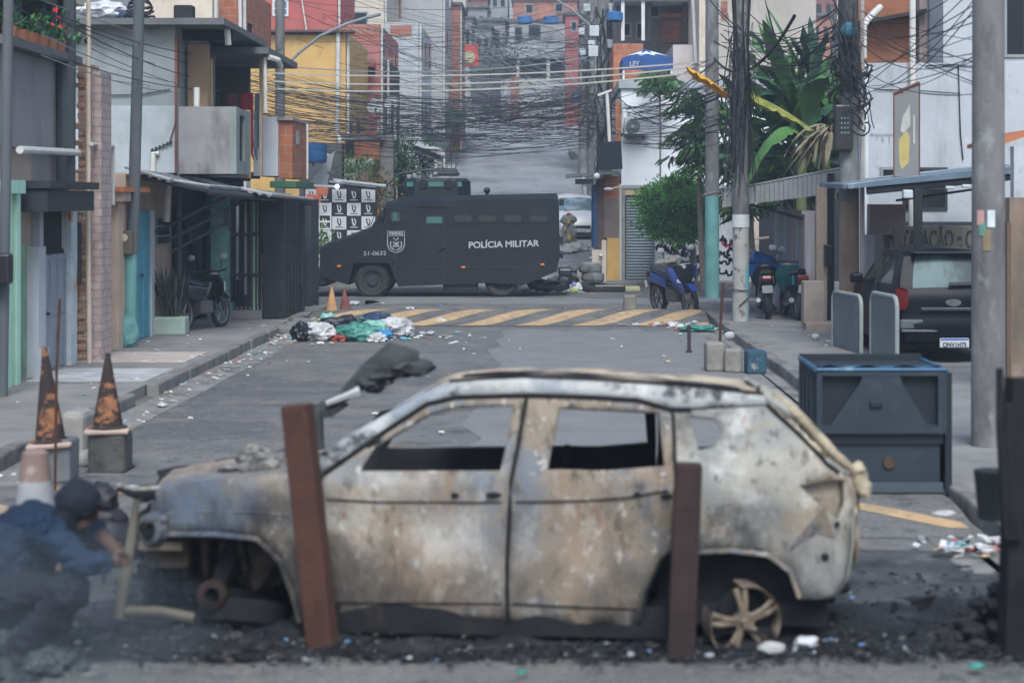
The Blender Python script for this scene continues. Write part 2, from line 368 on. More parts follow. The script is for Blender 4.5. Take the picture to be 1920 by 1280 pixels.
# ============================================================ BUILDING HELPERS
def hb(mb, x0, x1, yt, yb, Y, dep=.2, mi=0):
    mb.box(wx(x0, Y), wx(x1, Y), Y, Y+dep, wz(yb, Y), wz(yt, Y), mi); return mb
def part(name, parent, mat, fn, smooth=False):
    mb = MB(); fn(mb); return mb.build(name, mat, parent, smooth)
def window_cam(parent, x0, x1, yt, yb, Y, frame, pane, bars=0, hbars=0, fw=.05):      # window in a wall that faces the camera
    a, b, t, d = wx(x0, Y), wx(x1, Y), wz(yt, Y), wz(yb, Y)
    mb = MB()
    mb.box(a, b, Y-.035, Y+.02, t-fw, t); mb.box(a, b, Y-.035, Y+.02, d, d+fw)
    mb.box(a, a+fw, Y-.033, Y+.02, d+fw, t-fw); mb.box(b-fw, b, Y-.033, Y+.02, d+fw, t-fw)
    for i in range(bars):
        x = a+(b-a)*(i+1)/(bars+1); mb.box(x-fw*.3, x+fw*.3, Y-.028, Y+.02, d+fw, t-fw)
    for i in range(hbars):
        z = d+(t-d)*(i+1)/(hbars+1); mb.box(a+fw, b-fw, Y-.026, Y+.02, z-fw*.3, z+fw*.3)
    wdw = mb.build('window', frame, parent)
    mb = MB(); mb.box(a+fw*.5, b-fw*.5, Y-.012, Y+.01, d+fw*.5, t-fw*.5); mb.build('pane', pane, wdw)
    return wdw
def window_side(parent, X, ya, yb, z0, z1, sgn, frame, pane, bars=1, hbars=0, fw=.05):  # window in a wall that faces the street
    mb = MB(); e = .035*sgn
    lo, hi = min(X-.02*sgn, X+e), max(X-.02*sgn, X+e)
    mb.box(lo, hi, ya, yb, z1-fw, z1); mb.box(lo, hi, ya, yb, z0, z0+fw); mb.box(lo, hi, ya, ya+fw, z0+fw, z1-fw); mb.box(lo, hi, yb-fw, yb, z0+fw, z1-fw)
    for i in range(bars):
        y = ya+(yb-ya)*(i+1)/(bars+1); mb.box(lo, hi-.004, y-fw*.3, y+fw*.3, z0+fw, z1-fw)
    for i in range(hbars):
        z = z0+(z1-z0)*(i+1)/(hbars+1); mb.box(lo, hi-.006, ya+fw, yb-fw, z-fw*.3, z+fw*.3)
    wdw = mb.build('window', frame, parent)
    mb = MB(); lo, hi = min(X-.01*sgn, X+.012*sgn), max(X-.01*sgn, X+.012*sgn); mb.box(lo, hi, ya+fw*.5, yb-fw*.5, z0+fw*.5, z1-fw*.5); mb.build('pane', pane, wdw)
    return wdw
def door_side(parent, X, ya, yb, z0, z1, sgn, mat, panels=3, name='door'):
    mb = MB(); lo, hi = min(X-.02, X+.05*sgn), max(X+.02, X+.05*sgn); mb.box(lo, hi, ya, yb, z0, z1)
    for i in range(panels+1):
        y = ya+(yb-ya)*i/panels; y0 = max(ya, y-.025); y1 = min(yb, y+.025); a = X+.05*sgn; b = X+.075*sgn
        mb.box(min(a, b), max(a, b), y0, y1, z0, z1)
    for z in (z0+.05, (z0+z1)/2, z1-.05):
        a = X+.05*sgn; b = X+.068*sgn; mb.box(min(a, b), max(a, b), ya, yb, z-.03, z+.03)
    d = mb.build(name, mat, parent)
    mb = MB(); mb.cyl((X+.075*sgn, ya+.12, (z0+z1)/2), (X+.13*sgn, ya+.12, (z0+z1)/2), .02, n=8); mb.build('handle', steel_dark, d)
    return d
alu = pm('white_aluminium', (.55,.56,.57), var=.1, sc=3, rough=.5, bump=.05)
grey_alu = pm('grey_aluminium', (.22,.24,.26), var=.1, sc=3, rough=.5, bump=.05)
white_dirty = wallm('dirty_white_plaster', (.38,.405,.445))
white_blue = pm('pale_blue_plaster', (.35,.40,.435), var=.1, sc=1.5, patches=[((.25,.28,.28), .9, .5, .66, .7, .7), ((.14,.15,.14), 3.5, .6, .72, .4, .6), ((.42,.45,.48), 2, .6, .7, 1, .5)])
beige_pl = wallm('beige_plaster', (.36,.29,.24))
grey_pl = wallm('grey_plaster', (.23,.225,.23))
cream_pl = wallm('cream_plaster', (.50,.44,.37))
mint = pm('mint_paint', (.38,.62,.5), var=.12, sc=2, patches=[((.2,.33,.27), 3, .55, .7, .3, .6)])
greenwall = pm('green_wall', (.16,.28,.2), var=.25, sc=2, patches=[((.3,.33,.2), 2, .5, .64, .4, .7), ((.06,.08,.06), 2.5, .58, .7, .4, .7)])
slabm = pm('roof_slab_concrete', (.11,.115,.12), var=.2, sc=2, patches=[((.2,.2,.2), 2, .58, .7, 1, .6)])
corrug = pm('fibre_cement_sheet', (.2,.205,.21), var=.2, sc=2, bump=.2, patches=[((.1,.1,.1), 1.5, .52, .68, 1, .7)])
def corrugated(mb, A, B, C, waves, amp=.03, th=.01, mi=0):      # sheet spanned by A->B (along the waves' run) and A->C (across the ridges)
    A, B, C = Vector(A), Vector(B), Vector(C); n = (B-A).cross(C-A).normalized(); k = waves*6; vs = []
    if n.z < 0: n = -n
    for i in range(k+1):
        t = i/k; o = n*(amp*math.sin(t*waves*2*math.pi)); p = A+(C-A)*t+o
        vs += [p, p+(B-A), p+(B-A)-n*th, p-n*th]
    fs = []
    for i in range(k):
        for q in range(4): fs.append((i*4+q, i*4+(q+1) % 4, (i+1)*4+(q+1) % 4, (i+1)*4+q))
    fs += [(3,2,1,0), (k*4, k*4+1, k*4+2, k*4+3)]
    mb.add(vs, fs, mi)

# ============================================================ LEFT ROW OF HOUSES (nearest first)
XL = -7.0
# 1: mint green fronted house at the frame's edge, grey storey on top
h = thing('terraced_house', 'mint green pilastered house front with grey upper storey and flower balcony', 'house', (-9, 23, .1))
part('wall', h, beige_pl, lambda m: m.box(-13, XL, 17, 24.35, 0, 3.15))
part('pilaster', h, mint, lambda m: (m.box(XL, XL+.22, 22.55, 22.75, .1, 2.55), m.box(XL, XL+.22, 22.95, 23.12, .1, 2.55), m.box(XL, XL+.26, 22.5, 23.2, 2.552, 2.72)))
part('pilaster', h, white_dirty, lambda m: (m.box(XL, XL+.2, 24.0, 24.34, .1, 1.85), m.box(XL, XL+.24, 23.96, 24.36, .1, .5)))
part('base_panel', h, greenwall, lambda m: m.box(XL-.02, XL+.06, 23.25, 23.95, .1, 1.9))
part('upper_wall', h, grey_pl, lambda m: m.box(-13, XL+.05, 22.6, 25.9, 3.152, 4.4))
part('ledge', h, slabm, lambda m: m.box(-13, XL+.25, 22.4, 26.05, 4.402, 4.52))
part('upper_frame', h, pm('painted_teal', (.07,.14,.16), sc=3), lambda m: (m.box(-7.4, -7.2, 24.4, 24.6, 4.52, 6.6), m.box(-7.4, -7.2, 25.6, 25.8, 4.52, 6.6), m.box(-12, -7.2, 26.05, 26.3, 4.52, 6.6)))
part('upper_beam', h, cream_pl, lambda m: m.box(-13, -6.8, 22.4, 26.35, 5.28, 5.4))
part('entrance_awning', h, steel_dark, lambda m: (m.box(XL, XL+.55, 23.3, 25.8, 2.62, 2.72), m.box(XL, XL+.5, 23.35, 25.7, 2.32, 2.6)))
part('rain_pipe', h, pvc, lambda m: m.tube([(-6.7, 22.8, 3.1), (-6.7, 25.6, 3.14)], .05, 8))
# 2: house with grey metal door
h = thing('terraced_house', 'narrow house with grey panelled metal door under a mint lintel', 'house', (-9, 25.5, .1))
part('wall', h, grey_pl, lambda m: m.box(-13, XL, 24.352, 26.3, 0, 3.14))
part('lintel', h, mint, lambda m: m.box(XL, XL+.14, 24.45, 25.95, 2.35, 2.55))
part('transom', h, darkin, lambda m: (m.box(XL, XL+.03, 24.6, 25.75, 1.78, 2.35), m.box(XL, XL+.06, 24.6, 25.75, 1.72, 1.78)))
door_side(h, XL+.02, 24.6, 25.75, .13, 1.72, 1, pm('grey_blue_door', (.22,.26,.31), var=.12, sc=3, rough=.5), 3)
part('door_jamb', h, pm('pale_blue_jamb', (.4,.47,.5), var=.2, sc=3, patches=[((.42,.2,.07), 1.6, .56, .6, .6, .9)]), lambda m: m.box(XL, XL+.16, 25.76, 26.1, .1, 2.36))
part('door_jamb', h, white_dirty, lambda m: m.box(XL, XL+.1, 24.4, 24.58, .1, 2.36))
part('meter_box', h, steel_dark, lambda m: m.rbox((XL+.1, 26.17, 1.7), (.18, .14, .9), .02))
# 3: brick pillar
stone = pm('old_brick', (.36,.17,.11), var=.35, sc=5, brick=((.44,.33,.25), (.22,.17,.15), .22, .085), bump=.5, patches=[((.2,.13,.12), 3, .55, .68, 1, .6), ((.45,.36,.2), 2, .6, .68, 1, .5)])
mb = MB(); mb.box(wx(146, 26.3), wx(166, 26.3), 26.32, 26.9, .1, 4.45); r_ = random.Random(5)
for i in range(30):
    z = .2+i*.14; mb.rbox((wx(150+r_.uniform(-3, 4), 26.3), 26.33+r_.uniform(-.02, .03), z+r_.uniform(-.03, .03)), (r_.uniform(.1, .17), .08, r_.uniform(.05, .09)), .012)
tag(mb.build('brick_pillar', stone), 'tall pillar of crumbling orange brick beside the grey metal door', 'pillar')
pinkst = pm('pink_stone', (.36,.28,.27), var=.2, sc=6, brick=((.42,.34,.32), (.27,.22,.21), .19, .12), bump=.6)
mb = MB(); mb.box(wx(167, 26.5), wx(190, 26.5), 26.5, 27.1, .1, 4.35)
tag(mb.build('stone_pillar', pinkst), 'pinkish rough stone pillar with pale pipe running up its corner', 'pillar')
mb = MB(); mb.tube([(wx(166, 26.1), 26.15, .13), (wx(164, 26.1), 26.15, 2), (wx(164, 26.1), 26.15, 6.2)], .035, 8)
tag(mb.build('drain_pipe', pm('cream_pipe', (.5,.42,.35), var=.15, sc=3)), 'thin cream vertical pipe in front of the brick pillars', 'pipe')
mb = MB(); mb.tube([(wx(168, 26), 26.1, 3.28), (wx(212, 28), 28, 3.3), (wx(212, 28), 28, 2.4)], .03, 8)
tag(mb.build('drain_pipe', pvc), 'bent white pipe leaving the stone pillar at roof height', 'pipe')
# dark column and posts at the edge
mb = MB(); mb.tube([(wx(120, 25.3), 25.4, 2.72), (wx(122, 25.3), 25.4, 6.5)], .13, 10)
tag(mb.build('steel_column', pm('grey_blue_steel', (.055,.065,.075), sc=3)), 'dark grey steel column rising past the flower balcony', 'column')
# 4: white two storey house
h = thing('white_house', 'two storey house with large stained pale blue side wall and flat overhanging roof', 'house', (-9, 34, .1))
Yw = 33.5
part('side_wall', h, white_blue, lambda m: m.box(-13, wx(328, Yw), Yw, Yw+4, 2.98, wz(198, Yw)))
part('upper_side_wall', h, pm('mouldy_blue_plaster', (.215,.245,.25), var=.12, sc=1.3, patches=[((.12,.135,.125), 1.1, .48, .60, .5, .8), ((.29,.33,.35), 1.7, .55, .66, .6, .7), ((.10,.105,.1), 4, .62, .72, .5, .6)]), lambda m: m.box(-13, wx(328, Yw), Yw+.004, Yw+4, wz(198, Yw)+.001, wz(48, Yw)))
for a_ in ((XL, 27.2, 29.899, 2.62), (XL-.02, 31.301, 33.4, 2.95), (XL-.04, 29.9, 31.3, 2.9)): part('wall', h, beige_pl, lambda m: m.box(-13, a_[0], a_[1], a_[2], 0, a_[3]))
part('corner_trim', h, pm('rust_brown_paint', (.16,.07,.05), sc=3), lambda m: m.box(wx(328, Yw)+.002, wx(333, Yw), Yw-.03, Yw+.15, 2.98, wz(70, Yw)))
part('recess_wall', h, pm('tan_wall', (.3,.22,.15), sc=2), lambda m: m.box(wx(334, Yw), wx(372, Yw), Yw+.9, Yw+1.1, 2.98, wz(75, Yw)))
part('recess_wall', h, pm('ochre_wall', (.52,.36,.14), sc=2, patches=[((.3,.2,.08), 2, .56, .7, .3, .6)]), lambda m: m.box(wx(340, Yw), wx(392, Yw+2), Yw+2.2, Yw+2.4, 2.98, wz(110, Yw+2)))
part('conduit', h, steel_dark, lambda m: (m.tube([(wx(190, Yw), Yw-.03, wz(179, Yw)), (wx(262, Yw), Yw-.03, wz(178, Yw)), (wx(320, Yw), Yw-.03, wz(168, Yw))], .012, 5), m.tube([(wx(285, Yw), Yw-.04, wz(286, Yw)), (wx(300, Yw), Yw-.03, wz(278, Yw)), (wx(318, Yw), Yw-.03, wz(268, Yw)), (wx(331, Yw), Yw-.03, wz(228, Yw))], .010, 5), *[m.obox((wx(286+i*7, Yw), Yw-.04, wz(282-i*3, Yw)), (.03, .04, .07), (0, .4, 0)) for i in range(6)]))
part('pipe_elbow', h, pvc, lambda m: m.tube([(wx(300, Yw), Yw-.05, wz(288, Yw)), (wx(289, Yw), Yw-.05, wz(287, Yw)), (wx(288, Yw), Yw-.05, wz(322, Yw))], .05, 8))
part('roof_slab', h, slabm, lambda m: m.box(-13, wx(470, 36), 33.1, 38, wz(50, 33.5), wz(38, 33.5)))
part('roof_edge', h, darkin, lambda m: m.box(wx(330, 34), wx(468, 36), 34.2, 34.4, wz(76, 34.3), wz(52, 34.3)))
part('roof_pipe', h, pvc, lambda m: (m.tube([(wx(368, 33.4), 33.4, 2.98), (wx(369, 33.4), 33.4, 4.55)], .055, 8), m.tube([(wx(425, 34), 34.0, wz(46, 34)), (wx(428, 34), 34, wz(85, 34))], .06, 8)))
part('door_jamb', h, pm('beige_post', (.42,.33,.27), var=.15, sc=2), lambda m: (m.box(XL, XL+.18, 28.5, 29.2, .1, 2.45), m.box(XL, XL+.28, 28.3, 29.3, 2.452, 2.6)))
part('cornice', h, pm('terracotta_tile', (.38,.14,.07), sc=4), lambda m: m.box(XL-.1, XL+.34, 28.2, 30.0, 2.602, 2.68))
door_side(h, XL, 30.35, 31.2, .13, 2.3, 1, pm('blue_door', (.07,.25,.34), var=.15, sc=3, rough=.55), 2)
part('door_jamb', h, white_dirty, lambda m: m.box(XL, XL+.1, 31.22, 31.45, .1, 2.3))
window_side(h, XL-.02, 32.0, 33.2, 1.65, 2.2, 1, grey_alu, darkin, 0, 2)
door_side(h, XL-.02, 27.95, 28.4, .13, 2.2, 1, pm('dark_blue_gap', (.02,.03,.05), sc=3), 1)  # near-black panel stands for the shade in a gap, not a door
part('number_plate', h, pm('orange_enamel', (.5,.24,.06), sc=3), lambda m: m.obox((XL+.04, 28.05, 1.35), (.02, .3, .3), (math.radians(45), 0, 0)))
# 5: concrete balcony box
h = thing('balcony', 'raw concrete box balcony with a square window hole in its street side', 'balcony', (-6.6, 33.2, 2.9))
conc_st = pm('stained_concrete', (.215,.215,.22), var=.18, sc=2, patches=[((.11,.105,.105), 1.5, .47, .62, .3, .85), ((.2,.14,.10), 2.2, .58, .68, .15, .6), ((.1,.1,.1), 4, .62, .74, .4, .6)])
YB = 33.2
part('front_wall', h, conc_st, lambda m: m.box(wx(335, YB), wx(431, YB), YB, YB+.12, wz(326, YB), wz(200, YB)))
xb = wx(431, YB)
part('side_wall', h, pm('grey_green_plaster', (.19,.225,.215), sc=2, patches=[((.14,.15,.14), 2, .52, .68, .4, .7)]), lambda m: (m.box(xb, xb+.12, YB, YB+.35, wz(326, YB), wz(200, YB)), m.box(xb, xb+.12, YB+.95, YB+1.5, wz(326, YB), wz(202, YB)), m.box(xb, xb+.12, YB+.35, YB+.95, wz(326, YB), 3.2), m.box(xb, xb+.12, YB+.35, YB+.95, 4.05, wz(202, YB))))
part('floor_slab', h, slabm, lambda m: m.box(wx(335, YB), xb, YB+.12, YB+1.4, 2.95, 3.05))
part('window', h, darkin, lambda m: m.box(xb+.02, xb+.06, YB+.36, YB+.94, 3.2, 4.05))
part('rail', h, pm('ochre_beam', (.5,.33,.13), sc=3), lambda m: m.box(xb+.0, xb+.1, YB+1.52, YB+1.7, 2.9, 4.2))
# 6: dim veranda with washing, above the cage
h = thing('veranda', 'shaded upper veranda hung with washing under a dark flat roof', 'veranda', (-7.2, 38, 3))
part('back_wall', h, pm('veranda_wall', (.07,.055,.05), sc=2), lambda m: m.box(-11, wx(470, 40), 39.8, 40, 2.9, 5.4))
part('floor_slab', h, slabm, lambda m: m.box(-11, wx(462, 38.2), 37.2, 40, 2.95, 3.08))
part('roof_slab', h, slabm, lambda m: m.box(-11, wx(520, 38), 36.8, 41, wz(106, 37.5), wz(94, 37.5)))
part('roof_pipe', h, pvc, lambda m: (m.tube([(wx(505, 37), 36.9, wz(108, 37)), (wx(520, 37), 37.1, wz(112, 37)), (wx(522, 37), 37.3, wz(124, 37))], .06, 8), m.tube([(wx(497, 37), 37, wz(108, 37)), (wx(498, 37), 37, wz(212, 37))], .035, 8)))
part('post', h, pm('veranda_post', (.35,.28,.2), sc=3), lambda m: (m.box(wx(492, 38), wx(497, 38), 37.6, 37.75, 3.0, 5.4), m.box(wx(395, 38), wx(398, 38), 37.6, 37.75, 3.08, 5.4)))
part('clothes_line', h, steel_dark, lambda m: m.tube([(wx(393, 38), 37.7, 4.75), (wx(440, 38), 37.7, 4.66), (wx(495, 38), 37.7, 4.75)], .008, 4))
CL = [((.22,.02,.035), 452, 475, 'dark red shirt drying on the shaded veranda line'), ((.03,.035,.03), 402, 424, 'black trousers drying on the shaded veranda line'), ((.10,.04,.05), 428, 447, 'maroon towel drying on the shaded veranda line'), ((.10,.14,.2), 478, 488, 'narrow blue cloth drying on the shaded veranda line')]
for i, (c_, a, b, lb) in enumerate(CL):
    mb = MB(); r_ = random.Random(i); X0, X1 = wx(a, 37.7), wx(b, 37.7); vs = []; N = 8; M_ = 8
    for j in range(M_+1):
        for k in range(N+1): vs.append((X0+(X1-X0)*k/N+r_.uniform(-.02, .02)*j/M_, 37.68+.04*math.sin(k*1.9+i)*j/M_, 4.7-j/M_*(1.25+.15*math.sin(k+i*2))))
    mb.add(vs, [(j*(N+1)+k, j*(N+1)+k+1, (j+1)*(N+1)+k+1, (j+1)*(N+1)+k) for j in range(M_) for k in range(N)])
    o = mb.build('garment', pm('cloth_%d' % i, c_, var=.2, sc=6)); solid(o, .012); tag(o, lb, 'garment', 'washing on the veranda')
# 7: corner block: white panel and brick box
h = thing('corner_extension', 'upper extension with a white panel face and bare orange brick corner', 'extension', (-6, 39, 2.9))
part('panel_wall', h, pm('white_panel', (.5,.53,.58), var=.06, sc=2, rough=.6), lambda m: m.box(wx(476, 39), wx(522, 39), 38.95, 41.2, wz(330, 39), wz(219, 39)))
part('brick_wall', h, brick, lambda m: m.box(wx(522, 39)+.002, wx(548, 39), 39.0, 41.5, wz(334, 39), wz(226, 39)))
part('coping', h, grey_pl, lambda m: m.box(wx(521, 39), wx(549, 39)+.02, 38.9, 41.6, wz(226, 39), wz(220, 39)))
part('green_fascia', h, pm('green_fascia', (.04,.12,.07), sc=3), lambda m: m.box(wx(510, 39), wx(550, 39)+.1, 38.7, 41.6, wz(352, 39), wz(340, 39)))
part('pipe', h, pvc, lambda m: (m.tube([(wx(562, 39), 40.2, wz(228, 39)), (wx(562, 39), 40.2, wz(334, 39))], .025, 8)))
window_side(h, wx(548, 39), 39.6, 39.9, 3.7, 4.0, 1, grey_alu, darkin, 0)
part('gutter_pipe', h, pvc, lambda m: m.tube([(wx(457, 38.5), 38.6, wz(219, 38.5)), (wx(478, 38.5), 38.6, wz(219, 38.5))], .06, 8))
# 8: canopy over the cage and the cage itself
h = thing('canopy', 'long sagging corrugated canopy over the caged shop front', 'canopy', (-6.2, 34, 2.5))
def _can(m):
    corrugated(m, (-7.05, 29.9, 3.0), (-7.05, 38.6, 2.86), (-6.3, 29.9, 2.78), 5, .025)
    corrugated(m, (-6.3, 30.1, 2.78), (-6.1, 38.8, 2.66), (-5.75, 30.4, 2.7), 4, .025)
    corrugated(m, (-6.05, 33.5, 2.7), (-6.05, 39.3, 2.62), (-5.2, 33.5, 2.56), 5, .025)
part('sheet', h, corrug, _can)
part('edge_beam', h, steel_dark, lambda m: (m.tube([(-5.75, 30.3, 2.62), (-5.25, 39.2, 2.42)], .06, 6), m.tube([(-7, 30.0, 2.9), (-5.75, 30.3, 2.64)], .05, 6)))
part('edge_line', h, pm('pale_edge', (.33,.35,.37), sc=4, var=.3), lambda m: (m.tube([(-7.05, 29.88, 3.03), (-6.3, 29.88, 2.81)], .028, 6), m.tube([(-6.28, 30.1, 2.80), (-5.75, 30.4, 2.72), (-5.74, 33.4, 2.70)], .022, 6), m.tube([(-5.74, 33.4, 2.70), (-5.2, 33.5, 2.59), (-5.18, 39.3, 2.50)], .025, 6)))  # pale tube following the sheet edges
part('strut', h, steel_dark, lambda m: (m.tube([(-6.95, 31.5, 1.9), (-5.9, 33.0, 2.55)], .03, 6), m.tube([(-6.95, 33.5, 1.8), (-5.85, 34.2, 2.45)], .03, 6)))
part('down_pipe', h, pvc, lambda m: m.tube([(-6.75, 31.9, 2.85), (-6.82, 32.0, 2.1)], .06, 8))
h = thing('caged_shop', 'dark gated shop front of tall vertical bars with an aqua column', 'shop front', (-6.2, 36.5, .1))
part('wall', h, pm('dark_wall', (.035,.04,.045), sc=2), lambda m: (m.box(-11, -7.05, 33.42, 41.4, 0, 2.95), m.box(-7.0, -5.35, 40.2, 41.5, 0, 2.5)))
part('column', h, pm('aqua_stone', (.13,.29,.28), var=.25, sc=7, bump=.6), lambda m: (m.box(-6.75, -6.4, 35.8, 36.15, .13, 2.75), m.box(-6.8, -6.35, 35.75, 36.2, .13, .45)))
part('column', h, pm('aqua_stone', (.13,.29,.28)), lambda m: m.box(-7.0, -6.75, 36.6, 36.9, .13, 2.75))
def _bars(m):
    for i in range(13):
        x = -6.38+i*.083; m.cyl((x, 36.0, .2), (x, 36.0, 2.55), .016, n=6)
    for z in (.2, 1.0, 1.8, 2.5): m.box(-6.4, -5.38, 35.98, 36.02, z-.03, z+.03)
part('grille', h, steel_dark, _bars)
part('gate', h, pm('black_gate', (.02,.023,.028), var=.3, sc=4, rough=.5), lambda m: (m.box(-5.72, -5.40, 35.86, 35.93, .16, 2.5), m.box(-5.38, -5.31, 35.95, 38.3, .16, 2.5), m.box(-5.42, -5.3, 35.84, 35.96, .13, 2.55), m.box(-5.31, -5.24, 38.2, 38.36, .13, 2.5), *[m.box(-5.31, -5.285, 36.3+k*.5, 36.34+k*.5, .2, 2.45) for k in range(4)], *[m.box(-5.31, -5.29, 36, 38.2, z, z+.03) for z in (.7, 1.7)]))
part('base_wall', h, concrete, lambda m: m.box(-6.4, -5.75, 35.9, 36.1, .13, .3))
part('mint_panel', h, mint, lambda m: m.box(-6.0, -5.86, 36.06, 36.1, .2, 2.45))
part('white_panel', h, white_dirty, lambda m: (m.box(-6.3, -6.22, 36.06, 36.1, .9, 2.45), m.box(-6.14, -6.08, 36.06, 36.1, .6, 2.45), m.box(-5.82, -5.77, 36.06, 36.1, .2, 1.4)))
mb = MB(); mb.tube([(-6.86, 32.2, 1.75), (-5.95, 32.9, 2.28)], .028, 6); mb.tube([(-6.86, 32.6, 1.55), (-5.95, 33.0, 2.05)], .028, 6); mb.prism([(-5.98, 2.32), (-5.9, 2.32), (-5.86, 2.0), (-5.83, 1.85), (-5.92, 2.0)], 32.93, 32.95)
for k in range(3): mb.box(-5.97, -5.88, 32.9, 32.97, 2.24-k*.09, 2.29-k*.09)
tag(mb.build('folding_awning', pm('awning_metal', (.05,.055,.06), sc=3)), 'folded awning arms jutting from the dark doorway', 'awning')
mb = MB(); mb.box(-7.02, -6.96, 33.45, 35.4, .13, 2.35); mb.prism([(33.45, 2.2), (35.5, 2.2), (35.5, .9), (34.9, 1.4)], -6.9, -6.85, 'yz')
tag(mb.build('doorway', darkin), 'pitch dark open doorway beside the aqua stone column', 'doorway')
# ============================================================ ARMOURED POLICE TRUCK
YA = 46.5
ax0 = lambda p: wx(p, YA)-wx(830, YA)
apcm = pm('truck_paint', (.0065,.010,.0155), var=.14, sc=1.2, rough=.55, bump=.06, bsc=25, spec=.28, patches=[((.016,.021,.028), 1.2, .52, .68, .5, .7), ((.05,.05,.05), 3.0, .64, .8, 1, .3)], spots=[((.045,.043,.04), (ax0(697), -.0, .45), .3, 1.0, .75), ((.045,.043,.04), (ax0(941), -.0, .4), .3, 1.0, .75), ((.04,.04,.038), (ax0(820), -.0, .35), .2, .8, .6)])
apc_top = pm('truck_paint', None)
teal_glass = pm('green_glass', (.03,.12,.115), var=.2, sc=4, rough=.15, bump=0, spec=.6)
white_letter = pm('white_marking', (.34,.36,.38), var=.12, sc=8, bump=0, rough=.7)
orange_lens = pm('orange_lens', (.5,.12,.03), var=.1, sc=5, bump=0, rough=.3)
t = thing('armoured_truck', 'dark blue armoured police truck standing across the road junction', 'armoured truck', (wx(830, YA), YA+1.15, 0))
side0 = [(600,467),(613,460),(695,431),(724,385),(757,378),(1044,372),(1047,378),(1050,480),(1044,509),(975,537),(966,533),(910,531),(747,537),(729,493),(663,493),(654,534),(604,520),(600,505)]
side1 = [(600,464),(613,455),(694,426),(722,380),(755,369),(1044,362),(1048,374),(1050,480),(1044,509),(975,537),(966,533),(910,531),(747,537),(729,493),(663,493),(654,534),(604,520),(600,505)]
W3 = lambda pl, y: [Vector((wx(a, YA), y, wz(b, YA))) for a, b in pl]
mb = MB(); mb.loft([W3(side0, YA), W3(side1, YA+.22), W3(side1, YA+2.1), W3(side0, YA+2.32)])
mb.build('hull', apcm, t)
ax = lambda p: wx(p, YA); az = lambda p: wz(p, YA)
def seam(m, x0, x1, y0, y1, d=.012): m.box(ax(x0), ax(x1), YA-d, YA+.03, az(y1), az(y0))
def _seams(m):
    for x in (739, 832): seam(m, x, x+.9, 392, 520, .006)
    seam(m, 739.9, 831.9, 520, 521, .0055); seam(m, 739.9, 831.9, 391, 392, .0055)
    seam(m, 755, 1046, 500, 501.4, .006)
    for x in (785, 845, 905): seam(m, x, x+1, 515, 532, .0065)
part('panel_seams', t, steel_dark, _seams)
part('hinge', t, apcm, lambda m: [m.rbox((ax(738), YA-.02, az(y)), (.05, .06, .14), .01) for y in (420, 490)])
part('door_handle', t, steel_dark, lambda m: m.tube([(ax(822), YA, az(468)), (ax(822), YA-.06, az(467)), (ax(834), YA-.06, az(463)), (ax(834), YA, az(462))], .018, 6))
part('roof_rail', t, apcm, lambda m: (m.box(ax(784), ax(840), YA-.05, YA+.01, az(388), az(385)),))
# windows: cab window, side port, four slit windows
def apc_window(x0, x1, y0, y1, pane, poly=None):
    mb = MB(); a, b, d, u = ax(x0), ax(x1), az(y1), az(y0)
    mb.box(a, b, YA-.035, YA+.02, u-.05, u); mb.box(a, b, YA-.02, YA+.02, d, d+.035); mb.box(a, a+.035, YA-.025, YA+.02, d+.035, u-.05); mb.box(b-.035, b, YA-.025, YA+.02, d+.035, u-.05)
    wd = mb.build('window', apcm, t); mb = MB(); mb.box(a+.03, b-.03, YA-.008, YA+.02, d+.03, u-.04); mb.build('pane', pane, wd)
apc_window(731, 752, 393, 417, pm('cab_glass', (.03,.06,.065), var=.2, sc=4, rough=.12, bump=0, spec=.6))
part('cab_window_light', t, teal_glass, lambda m: m.box(ax(738), ax(744), YA-.016, YA, az(413), az(398)))
apc_window(797, 832, 401, 421, teal_glass)
for x in (850, 896, 943, 992): apc_window(x, x+37, 398, 418, glass_dark)
for x, y in ((636, 499), (869, 501), (1017, 496)): part('marker_light', t, orange_lens, lambda m: m.rbox((ax(x), YA-.012, az(y)), (.1, .04, .055), .01))
mb = MB(); textmb(mb, 'POLÍCIA MILITAR', ax(879), ax(1011), az(465), .155, YA-.004, .004, slope=.05, bold=.025)
mb.build('lettering', white_letter, t)
mb = MB(); textmb(mb, '51-0632', ax(682), ax(724), az(479), .105, YA-.004, .004, slope=.015, bold=.0)
mb.build('fleet_number', white_letter, t)
# shield emblem
def ribbon(m, pts, wd, y, closed=False):
    pts = [Vector(p) for p in pts]; n = len(pts); vs = []
    for i, p in enumerate(pts):
        a = pts[(i-1) % n] if closed or i else p; b = pts[(i+1) % n] if closed or i < n-1 else p
        d = (b-a); d = d.normalized() if d.length else Vector((1, 0)); q = Vector((-d.y, d.x))*wd/2
        vs += [(p.x+q.x, y, p.y+q.y), (p.x-q.x, y, p.y-q.y)]
    m.add(vs, [(2*i, 2*i+1, 2*((i+1) % n)+1, 2*((i+1) % n)) for i in range(n if closed else n-1)])
mb = MB(); ye = YA-.005; cx, x0, x1, u, d = ax(742.5), ax(726.5), ax(758.5), az(434), az(473)
arc = [(cx+(x1-x0)/2*math.cos(a), d+.22+.22*math.sin(a)) for a in [-(math.pi)*i/14 for i in range(15)]]
ribbon(mb, [(x0, u), (x1, u)]+arc, .018, ye, True)
ribbon(mb, [(x0+.02, u-.105), (x1-.02, u-.105)], .012, ye)
textmb(mb, 'PMERJ', x0+.05, x1-.05, u-.085, .062, ye, .002)
